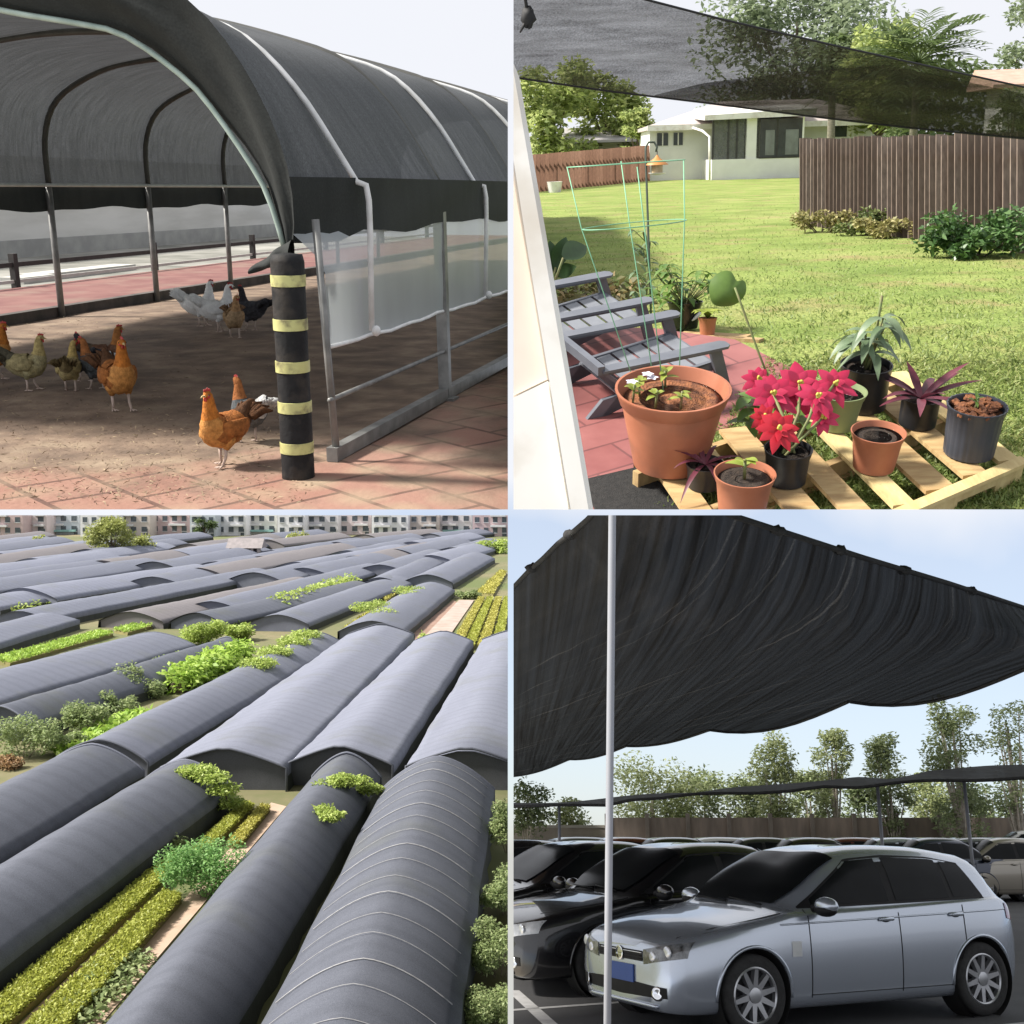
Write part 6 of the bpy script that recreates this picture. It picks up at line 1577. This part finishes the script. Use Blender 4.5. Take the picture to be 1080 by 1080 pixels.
def car(label, cfg, body_m, loc, rz, group, name='parked_car', detail=True):
    sh = Shell(cfg); t = thing(name, label, 'car', BR, loc, rz, group)
    xs = sorted(set(list(np.linspace(sh.xs[-1], sh.xs[0], 84 if detail else 50)) + sh.xs), reverse=True); mb = MB(); vs = []; N = None
    for x in xs:
        P = sh.sec(x); ring = [(x, p.x, p.y) for p in P] + [(x, -p.x, p.y) for p in P[-2:0:-1]]; N = len(ring); vs += ring
    fs = [(i * N + j, i * N + (j + 1) % N, (i + 1) * N + (j + 1) % N, (i + 1) * N + j) for i in range(len(xs) - 1) for j in range(N)]
    fs += [tuple(range(N))[::-1], tuple((len(xs) - 1) * N + j for j in range(N))]
    mb.add(vs, fs); me = mb.mesh('body', body_m, True)
    bo = bpy.data.objects.new('body', me); COL.objects.link(bo)
    wb, wr = cfg['wb'], cfg['wr']; cut = MB()
    for wx in (wb, -wb):
        for s in (-1, 1):
            cut.lathe([(.36, -.22), (.36, .22)], (wx, s * .87, wr + .005), 40, M=Matrix.Rotation(pi / 2, 3, 'X'))
    cm = cut.mesh('cutter', well_m, False); bmc = bmesh.new(); bmc.from_mesh(cm); bmesh.ops.recalc_face_normals(bmc, faces=bmc.faces); bmc.to_mesh(cm); bmc.free()
    bmb = bmesh.new(); bmb.from_mesh(me); bmesh.ops.recalc_face_normals(bmb, faces=bmb.faces); bmb.to_mesh(me); bmb.free()
    co = bpy.data.objects.new('cutter', cm); COL.objects.link(co)
    md = bo.modifiers.new('cut', 'BOOLEAN'); md.operation = 'DIFFERENCE'; md.object = co; md.solver = 'EXACT'
    dg = bpy.context.evaluated_depsgraph_get(); me2 = bpy.data.meshes.new_from_object(bo.evaluated_get(dg))
    bpy.data.objects.remove(bo); bpy.data.objects.remove(co); bpy.data.meshes.remove(me); bpy.data.meshes.remove(cm)
    me2.materials.clear(); me2.materials.append(body_m); me2.polygons.foreach_set('material_index', [0] * len(me2.polygons)); me2.polygons.foreach_set('use_smooth', [True] * len(me2.polygons))
    sharp(me2, 38); me2.name = 'body'
    part('body', me2, None, t)
    for wx in (wb, -wb):
        for s in (-1, 1):
            Rm = Matrix.Rotation(-s * pi / 2, 3, 'X')
            well = MB(); well.grid([[Vector((wx + .357 * cos(a), y, wr + .005 + .357 * sin(a))) for a in np.linspace(0, 2 * pi, 41)] for y in (s * .66, s * .876)])
            well.lathe([(.357, 0), (.357, .004)], (wx, s * .66, wr + .005), 32, M=Matrix.Rotation(pi / 2, 3, 'X'))
            part('wheel_well', well, well_m, t)
            arch_r = MB().tube([(wx + .372 * cos(a), s * (sh.y_at(wx + .372 * cos(a), max(.26, wr + .372 * sin(a))) + .000), wr + .005 + .372 * sin(a)) for a in np.linspace(-.1, pi + .1, 26)], .016, 6)
            part('arch_lip', arch_r, body_m, t, smooth=True)
            wh = part('wheel', MB().lathe([(wr * .70, -.10), (wr * .70, .06), (.001, .03)], (wx, s * .775, wr), 32, M=Rm), trim, t)
            ty = MB(); pr = [(wr * .69, -.10), (wr * .80, -.108), (wr * .95, -.10), (wr, -.075), (wr, .075), (wr * .95, .10), (wr * .80, .108), (wr * .68, .095)]
            ty.lathe(pr, (wx, s * .775, wr), 44, M=Rm, top=False); part('tyre', ty, rubber, wh, keep=50)
            rm = MB()
            rm.grid([[Rm @ Vector((q * cos(a), q * sin(a), z)) + Vector((wx, s * .775, wr)) for a in np.linspace(0, 2 * pi, 45)] for q, z in ((wr * .70, .098), (wr * .665, .104), (wr * .63, .095), (wr * .62, .05))])
            for k in range(10):
                a = 2 * pi * k / 10 + .2; d = Vector((cos(a), sin(a), 0)); n_ = Vector((-sin(a), cos(a), 0))
                A, B = d * wr * .14, d * wr * .655
                vsx = [A + n_ * .026 + Vector((0, 0, .088)), A - n_ * .026 + Vector((0, 0, .088)), B - n_ * .017 + Vector((0, 0, .098)), B + n_ * .017 + Vector((0, 0, .098)), A + n_ * .03 + Vector((0, 0, .05)), A - n_ * .03 + Vector((0, 0, .05)), B - n_ * .022 + Vector((0, 0, .05)), B + n_ * .022 + Vector((0, 0, .05))]
                rm.add([Rm @ v + Vector((wx, s * .775, wr)) for v in vsx], [(0, 1, 2, 3), (1, 0, 4, 5), (3, 2, 6, 7), (0, 3, 7, 4), (2, 1, 5, 6)])
            rm.lathe([(wr * .20, .05), (wr * .19, .095), (wr * .10, .10), (.001, .10)], (wx, s * .775, wr), 24, M=Rm)
            part('rim', rm, alloy, wh, keep=30)
    # side glass on a black surround
    D = cfg['dlo']
    def zhi(x):
        for (x0, z0), (x1, z1) in zip(D, D[1:]):
            if x1 <= x <= x0: return z0 + (z1 - z0) * (x0 - x) / (x0 - x1)
        return D[-1][1]
    def zlo(x): return cfg['belt'][0] + (cfg['belt'][1] - cfg['belt'][0]) * (D[0][0] - x) / (D[0][0] - D[-1][0]) - .012
    def side(x0, x1, dz0, dz1, off, s, n=22):
        rows = []
        for x in np.linspace(x0, x1, n):
            a, b = zlo(x) + dz0, max(zlo(x) + dz0 + .002, zhi(x) - dz1)
            rows.append([(x, s * (sh.y_at(x, z) + off), z) for z in np.linspace(a, b, 7)])
        return MB().grid(rows)
    for s in (-1, 1):
        part('window_surround', side(D[0][0], D[-1][0], 0, 0, .004, s, 34), trim, t, smooth=True)
        for (a, b) in cfg['panes']: part('side_window', side(a, b, .022, .02, .0075, s), cglass, t, smooth=True)
        for x in cfg['seams']:
            pts = [(x + (.03 * sin((z - .25) * 3) if x < -1 else 0) + (.22 * max(0, (.62 - z)) / .3 if x < -1 else 0), 0, z) for z in np.linspace(.27 if x > -1 else .50, cfg['belt'][0] - .02, 14)]
            part('door_seam', MB().tube([(p[0], s * (sh.y_at(p[0], p[2]) + .0008), p[2]) for p in pts], .0045, 5), trim, t, smooth=True)
        part('door_seam', MB().tube([(x, s * (sh.y_at(x, .29) + .001), .29) for x in np.linspace(.70, -.92, 20)], .004, 5), trim, t, smooth=True)
        part('waist_crease', MB().tube([(x, s * (sh.y_at(x, .86 + (.7 - x) * .022) - .0035), .86 + (.7 - x) * .022) for x in np.linspace(1.0, -1.75, 34)], .009, 6), body_m, t, smooth=True)
        for x in cfg['handles']:
            z = .865 - .02 * x; y = sh.y_at(x, z)
            h_ = part('door_handle', MB().tube([(x + .085, s * (y + .004), z), (x + .06, s * (y + .028), z + .003), (x - .06, s * (y + .028), z + .003), (x - .085, s * (y + .004), z)], [.012, .014, .014, .012], 8, flat=(1, 1.3)), body_m, t, smooth=True)
            part('recess', MB().blob((x, s * (y - .004), z - .012), (.06, .010, .022), 10, 6), trim, h_, smooth=True)
        mr = part('mirror', MB().blob((.60, s * 1.0, 1.005), (.075, .13, .072), 18, 12), body_m, t, smooth=True)
        part('mirror_base', MB().tube([(.63, s * .86, .975), (.61, s * .93, .985), (.60, s * .97, .965)], [.035, .03, .028], 8).blob((.605, s * .995, .968), (.078, .118, .055), 12, 8), trim, mr, smooth=True)
        # head lamps follow the nose
        def nose(y0, y1, lo, hi, off, n=12, m_=7):
            rows = []
            for y in np.linspace(y0, y1, n):
                u = (y - y0) / (y1 - y0); rows.append([(sh.x_front(y, z) + off, s * y, z) for z in np.linspace(lo(u), hi(u), m_)])
            return MB().grid(rows)
        hl = part('headlight', nose(.37, .80, lambda u: .545 + .075 * u, lambda u: .66 + .085 * u, .006), lens_clear if cfg.get('lens') else lens, t, smooth=True)
        for (yy, zz, r) in ((.50, .612, .05), (.655, .655, .06)):
            part('reflector', MB().blob((sh.x_front(yy, zz) - .004, s * yy, zz), (.016, r, r * .85), 14, 8), bright, hl, smooth=True)
        fgl = part('fog_light', MB().lathe([(.058, 0), (.055, .012), (.035, .010), (.001, .004)], (sh.x_front(.56, .335) + .002, s * .56, .335), 20, M=Matrix.Rotation(s * .45, 3, 'Z') @ Matrix.Rotation(pi / 2, 3, 'Y')), chrome, t, smooth=True)
        x0, x1, z0, z1 = cfg['tail']
        rows = [[(x, s * (sh.y_at(x, z) + .006), z) for z in np.linspace(z0 + .03 * (1 - abs(u)), z1 - .02 * abs(u), 6)] for u, x in zip(np.linspace(0, 1, 9), np.linspace(x0, x1, 9))]
        part('tail_light', MB().grid(rows), redl, t, smooth=True)
    def noseC(y1, lo, hi, off, n=21, m_=5):
        return MB().grid([[(sh.x_front(y, z) + off, y, z) for z in np.linspace(lo(abs(y) / y1), hi(abs(y) / y1), m_)] for y in np.linspace(-y1, y1, n)])
    gr_ = part('grille', noseC(.355, lambda u: .565, lambda u: .648, .005), trim, t, smooth=True)
    for z in (.583, .607, .632): part('grille_bar', MB().tube([(sh.x_front(y, z) + .007, y, z) for y in np.linspace(-.35, .35, 17)], .0042, 6), chrome if z > .62 else trim, gr_, smooth=True)
    bx = sh.x_front(0, .608)
    bdg = part('badge', MB().lathe([(.058, 0), (.058, .012), (.048, .014), (.047, .006), (.001, .006)], (bx + .004, 0, .608), 24, M=Matrix.Rotation(pi / 2, 3, 'Y')), chrome, gr_)
    part('lower_intake', noseC(.66, lambda u: .285 + .02 * u, lambda u: .405 - .02 * u, .004), trim, t, smooth=True)
    part('bumper_lip', MB().tube([(sh.x_front(y, .235) + .004, y, .235) for y in np.linspace(-.55, .55, 21)], .018, 6), body_m, t, smooth=True)
    pl_ = part('number_plate', MB().box((sh.x_front(0, .46) + .012, 0, .46), (.012, .44, .14)), bluel, t)
    # windscreen, rear window, wipers
    def screen(x0, x1, off, half, n=12):
        rows = []
        for x in np.linspace(x0, x1, n):
            c = sh.ctl_at(x); ye = c[6].x * half + (c[5].x - c[6].x) * .18
            rows.append([(x + off[0], y, sh.z_at(x, y) + off[1]) for y in np.linspace(-ye, ye, 17)])
        return MB().grid(rows)
    part('windscreen', screen(cfg['wind'][0], cfg['wind'][1], (.010, .014), .95, 30), cglass, t, smooth=True)
    part('rear_window', screen(cfg['rear'][0], cfg['rear'][1], (-.010, .012), .93, 20), cglass, t, smooth=True)
    for yy in (-.05, .45): part('wiper', MB().tube([(.87, yy, sh.z_at(.87, yy) + .012), (.83, yy - .5, sh.z_at(.83, yy - .5) + .018)], .009, 5), trim, t, smooth=True)
    part('bonnet_seam', MB().tube([(sh.x_front(0, .66) if False else x, y, sh.z_at(x, y) + .0005) for x, y in [(1.88, -.62), (1.6, -.72), (1.2, -.76), (.92, -.78)]], .004, 5), trim, t, smooth=True)
    part('bonnet_seam', MB().tube([(x, y, sh.z_at(x, y) + .0005) for x, y in [(1.88, .62), (1.6, .72), (1.2, .76), (.92, .78)]], .004, 5), trim, t, smooth=True)
    return t
G4 = 'cars parked under the shade canopy'
hatch = car('silver blue hatchback parked nearest, beside the white pole', HATCH, silver, carL, CAR_RZ, G4)
st_ = MB().grid([[(x, Shell(HATCH).y_at(x, z) + .003, z) for z in np.linspace(.60, .72, 5)] for x in np.linspace(.90, .80, 4)])
part('sticker', st_, sticker_m, hatch, smooth=True)
sedan = car('black car parked just behind the silver hatchback', SEDAN, blackpt, carL + RT * 2.62 - FW * .10, CAR_RZ, G4)
PAINTS = {silver, blackpt}
def recolour(root, m):
    for o in list(root.children) + [g for c in root.children for g in c.children]:
        if o.type == 'MESH' and o.material_slots and o.material_slots[0].material in PAINTS:
            o.material_slots[0].link = 'OBJECT'; o.material_slots[0].material = m
def clone(src, label, m, loc, rz, group=G4, zs=1.0):
    c = copy_tree(src); c.matrix_world = local(BR, loc, rz) @ Matrix.Diagonal((1, 1, zs, 1)); c['label'] = label; c['group'] = group; recolour(c, m); return c
ROWL = ['second black car behind the silver hatchback, its roof between pole and first black car', 'third dark car in the near row, left of the white pole', 'dark grey car fourth behind the silver hatchback at the left picture edge', 'farthest dark car of the near row at the left picture edge', 'silver grey car at the far left end of the near row']
for k in range(5):
    clone(sedan, ROWL[k], (blackpt, blackpt, darkgrey, blackpt, grey_p)[k], carL + RT * (2.62 * (k + 2)) - FW * (.25 + .12 * k), CAR_RZ)
FARROW = [(590, darkgrey, 'dark grey car in the far row, leftmost under the second canopy'), (640, red_p, 'maroon car in the far row behind the white pole'), (690, blackpt, 'black car in the far row right of the maroon one'), (738, white_p, 'white car in the far row above the first black car'), (785, darkgrey, 'dark grey car in the far row left of the hatchback roof'),
          (835, blackpt, 'black car in the far row behind the hatchback windscreen'), (880, red_p, 'maroon car in the far row above the hatchback roof'), (925, silver, 'silver car in the far row above the hatchback roof'), (968, blue_p, 'dark blue car in the far row above the hatchback rear door'), (1010, grey_p, 'grey car in the far row right of the hatchback roof'), (1046, beige_p, 'beige car in the far row near the right edge')]
for k, (px, m, lab) in enumerate(FARROW):
    p = BR.at(px, 540, 31 - (k % 3) * .4); p.z = 0
    for _ in range(5): p.x += (px - BR.px(p)[0]) * 31 / F
    clone(sedan if k % 3 else hatch, lab, m, p, CAR_RZ + (-.35 + .05 * (k % 3)), 'cars in the far row')
p = BR.g(1082, 936); clone(hatch, 'white van like car at the right edge beyond the hatchback', white_p, p, pi * .92, 'cars at the right edge', 1.14)
p = BR.g(1040, 928); clone(sedan, 'black car parked just left of the white van like car', blackpt, p + Vector((0, 2.6, 0)), pi * .92, 'cars at the right edge')
for o in list(bpy.data.objects):
    if o.get('_q') == 'BR' and o.name.startswith('sticker.'): bpy.data.objects.remove(o)
# ------------------------------------------------------------------ canopy
can = net_mat('canopy_net', (.004, .004, .005), (.026, .023, .021), .010, (10, .08, .3), 1.2, trans=.30, var=.02, rough=.8, bump=.08, turn=.235, streak=(.17, .16, .15))
bot = []
for (x0, y0), (x1, y1), dip in (((470, 834), (541, 819), 1), ((541, 819), (600, 801), 3), ((600, 801), (660, 787), 4), ((660, 787), (748, 770), 5), ((748, 770), (895, 740), 13), ((895, 740), (1080, 706), 16), ((1080, 706), (1150, 690), 2)):
    for q in np.linspace(0, 1, 8, endpoint=False): bot.append((x0 + (x1 - x0) * q, y0 + (y1 - y0) * q + dip * sin(pi * q ** .9)))
bot.append((1150, 690))
def smooth_tab(tab, n=60):
    return smooth_curve(tab, n)
def lerp_tab(tab, x):
    for (x0, y0), (x1, y1) in zip(tab, tab[1:]):
        if x0 <= x <= x1: return y0 + (y1 - y0) * (x - x0) / (x1 - x0)
    return tab[-1][1] if x > tab[-1][0] else tab[0][1]
topt = [(470, 690), (541, 620), (558, 602), (572, 590), (588, 574), (606, 560), (620, 548), (645, 520), (700, 505), (745, 530), (770, 543), (910, 588), (1000, 615), (1080, 641), (1150, 664)]
cols = []
for px in np.linspace(470, 1150, 230):
    y0, y1 = lerp_tab(topt, px), lerp_tab(bot, px); col = []
    for v in np.linspace(0, 1, 34):
        hgt = 3.15 - .42 * v - .10 * sin(pi * v) ; fold = .035 * sin(px * .09 + v * 11) * sin(pi * v) + .02 * sin(px * .21 - v * 17) * sin(pi * v)
        col.append(BR.g(px, y0 + (y1 - y0) * v ** 1.0, hgt + fold * .10))
    cols.append(col)
cc = BR.g(760, 680, 2.9)
canopy = thing('shade_canopy', 'large black shade net sagging over the parked cars on ropes', 'shade canopy', BR, cc)
part('net', MB().grid([[p - cc for p in c] for c in cols]), can, canopy, smooth=True)
rope_k = mat('canopy_rope', (.015, .015, .016), (.03, .03, .03), 20, .8)
for e_ in (0, -1): part('edge_rope', MB().tube([c[e_] - cc for c in cols], .016, 6), rope_k, canopy, smooth=True)
for i in (10, 22, 31, 44, 96, 118, 140, 163, 187, 210):
    p = cols[i][0] - cc
    part('edge_tie', MB().blob(p, (.045, .02, .028), 9, 6, .5), rope_k, canopy, smooth=True)
# second canopy seen almost edge on
b2t = [(500, 848), (565, 847), (600, 845), (640, 842), (700, 836), (735, 835), (760, 832), (800, 829), (850, 824), (905, 820), (940, 822), (980, 812), (1080, 806), (1160, 800)]
b2b = [(500, 850), (565, 850), (600, 850), (640, 849), (665, 843), (700, 842), (735, 838), (770, 836), (800, 836), (835, 835), (870, 830), (905, 830), (940, 826), (980, 824), (1080, 821), (1160, 817)]
rows = [[BR.at(px, lerp_tab(b2b, px) + (lerp_tab(b2t, px) - lerp_tab(b2b, px)) * q + .8 * sin(px * .05 + q * 3), 22 - (px - 541) * .006 + 2.5 * q) for px in np.linspace(500, 1160, 110)] for q in np.linspace(0, 1, 7)]
c2 = BR.at(810, 832, 21); canopy2 = thing('shade_canopy', 'second black shade net seen edge on in front of the trees', 'shade canopy', BR, c2)
part('net', MB().grid([[p - c2 for p in r] for r in rows]), can, canopy2, smooth=True)
part('edge_rope', MB().tube([p - c2 for p in rows[0]], .03, 6), rope_k, canopy2, smooth=True)
# white pole in front
D = 4.6; pt = BR.at(646, 520, D); pb = pt.copy(); tx = BR.at(640.5, 1085, D)
d = (tx - pt).normalized(); pb = pt + d * (pt.z / -d.z)
pole = thing('canopy_pole', 'slim white metal pole standing in front of the silver hatchback', 'pole', BR, pb)
wpole = mat('pole_white', (.30, .31, .34), (.24, .25, .28), 2, .45, grime=((.3, .3, .32), 4))
part('shaft', MB().tube([(0, 0, 0), (pt - pb) * .5, pt - pb], .0155, 14), wpole, pole, smooth=True)
part('foot_plate', MB().box((0, 0, .01), (.16, .16, .02)), wpole, pole)
for k, (px, Dq) in enumerate(((930, 22), (1023, 21.6), (590, 24))):
    b = BR.at(px, 540, Dq); b.z = 0
    for _ in range(5): b.x += (px - BR.px(b + Vector((0, 0, 1.5)))[0]) * Dq / F
    h = zfor2(BR, b, lerp_tab(b2b, px))
    q = thing('canopy_post', ('thin pale post of the second canopy above the hatchback rear door', 'thin pale post of the second canopy right of the hatchback roof', 'thin pale post of the second canopy at the left')[k], 'post', BR, b, 0, 'posts of the second canopy')
    part('shaft', MB().tube([(0, 0, 0), (0, 0, h)], .03, 10), wpole, q, smooth=True); part('foot_plate', MB().box((0, 0, .012), (.2, .2, .025)), wpole, q)
# ------------------------------------------------------------------ boundary and trees
fa, fb = BR.at(640, 885, 44), BR.at(1130, 885, 42); fa.z = fb.z = 0
fw = thing('boundary_fence', 'brown panel fence behind the far row of cars', 'fence', BR, (fa + fb) / 2)
c = (fa + fb) / 2
part('panels', MB().beam(fa - c + Vector((0, 0, 1.1)), fb - c + Vector((0, 0, 1.1)), .08, 2.1), mat('fence_brown', (.25, .20, .16), (.16, .13, .105), 1.2, .9, stretch=(3, 3, .6), detail=7), fw)
for k in range(12): p = fa.lerp(fb, k / 11) - c; part('post', MB().box((p.x, p.y - .1, 1.15), (.14, .14, 2.3)), mat('fence_post', (.2, .17, .14), None, 3, .9), fw)
ga, gb = BR.at(520, 885, 50), BR.at(660, 885, 50); ga.z = gb.z = 0; c = (ga + gb) / 2
shed = thing('boundary_wall', 'pale low wall at the far left behind the cars', 'wall', BR, c)
part('wall_panel', MB().beam(ga - c + Vector((0, 0, .9)), gb - c + Vector((0, 0, .9)), .2, 1.8), mat('far_wall', (.40, .34, .30), (.30, .26, .23), 1, .9), shed)
part('coping', MB().beam(ga - c + Vector((0, 0, 1.85)), gb - c + Vector((0, 0, 1.85)), .3, .12), mat('far_coping', (.5, .46, .42), None, 1, .9), shed)
pl1 = leaf_mat('poplar_leaf', (.11, .15, .06), (.23, .29, .13), (.40, .45, .25), .45)
pl2 = leaf_mat('willow_leaf', (.16, .20, .08), (.30, .36, .16), (.48, .52, .28), .45)
pl3 = leaf_mat('dark_tree_leaf', (.06, .09, .04), (.13, .18, .08), (.26, .31, .15), .4)
gt4 = 'trees behind the car park'; PB = M_['pale_bark']
TRS = [(556, 52, 832, 24, pl3, 'dark bush like tree at the left behind the far cars', 36, 900), (603, 56, 846, 20, pl2, 'pale bush like tree left of the white pole', 28, 700), (690, 50, 806, 44, pl2, 'broad pale green tree right of the white pole', 70, 2600), (745, 52, 818, 30, pl1, 'mid green tree between broad pale tree and slender poplars', 60, 1500),
       (822, 48, 778, 26, pl2, 'leftmost tall slender poplar behind the hatchback windscreen', 92, 2000), (790, 50, 822, 26, pl1, 'bushy tree left of the first slender poplar', 56, 1500), (884, 48, 774, 22, pl2, 'tall slender poplar left of the pale post', 96, 1700), (858, 54, 815, 22, pl1, 'bushy tree between two slender poplars', 56, 1200), (944, 46, 778, 22, pl1, 'tall slender poplar right of the pale post', 94, 1700),
       (915, 52, 826, 24, pl3, 'dark bushy tree behind the hatchback roof', 50, 1300), (1018, 44, 738, 30, pl1, 'tallest open crowned poplar near the right edge', 130, 2400), (985, 52, 818, 26, pl2, 'bushy tree left of the tallest poplar', 56, 1400), (1078, 40, 745, 26, pl1, 'sparse tree cut by the right picture edge', 90, 900), (1052, 50, 830, 28, pl3, 'low dark tree at the right behind the parked cars', 50, 1400)]
for px, D, ty, r, m, lab, ch, n in TRS: tree_at(BR, 'roadside_tree', lab, px, D, ty, r, (PB, m), gt4, n=int(n * 2.4), crown_px=ch * 1.1, clumps=34, leaf_px=4.0, base_h=.16, fat=1.45)
# ------------------------------------------------------------------ each place ends at its neighbours: trim what reaches across
GAP = {'TL': [('x', 535.6, -1), ('y', 537.3, -1)], 'TR': [('x', 541.6, 1), ('y', 537.3, -1)],
       'BL': [('x', 535.6, -1), ('y', 543.4, 1)], 'BR': [('x', 541.6, 1), ('y', 543.4, 1)]}
bpy.context.view_layer.update()
dead = []
for o in list(bpy.data.objects):
    q = o.get('_q')
    if q is None: continue
    del o['_q']
    if o.type != 'MESH' or not q: continue
    W = o.matrix_world; Wi = W.inverted()
    for ax, lim, side in GAP[q]:
        k = (lim - 540.0) / F
        n = Vector((1, -k, 0)) * side if ax == 'x' else Vector((0, -k, -1)) * side   # n.p >= 0 is kept
        me = o.data
        co = np.empty(len(me.vertices) * 3, np.float32); me.vertices.foreach_get('co', co); co = co.reshape(-1, 3)
        Wn = np.array(W.to_3x3()); d = (co @ Wn.T + np.array(W.translation)) @ np.array(n)
        if len(d) == 0 or d.min() >= 0: continue
        if d.max() <= 0: dead.append(o); break
        if me.users > 1: me = me.copy(); o.data = me
        bm = bmesh.new(); bm.from_mesh(me)
        nl = (W.to_3x3().transposed() @ n).normalized(); pl_ = Wi @ Vector((0, 0, 0))
        bmesh.ops.bisect_plane(bm, geom=bm.verts[:] + bm.edges[:] + bm.faces[:], plane_co=pl_, plane_no=nl, clear_inner=True)
        bm.to_mesh(me); bm.free(); me.update()
for o in set(dead):
    for c in list(o.children): dead.append(c)
for o in set(dead):
    bpy.data.objects.remove(o, do_unlink=True)
for o in list(bpy.data.objects):                       # a copy wholly outside the view has no mesh left
    if o.type == 'EMPTY' and not any(c.type == 'MESH' for c in o.children_recursive): bpy.data.objects.remove(o, do_unlink=True)
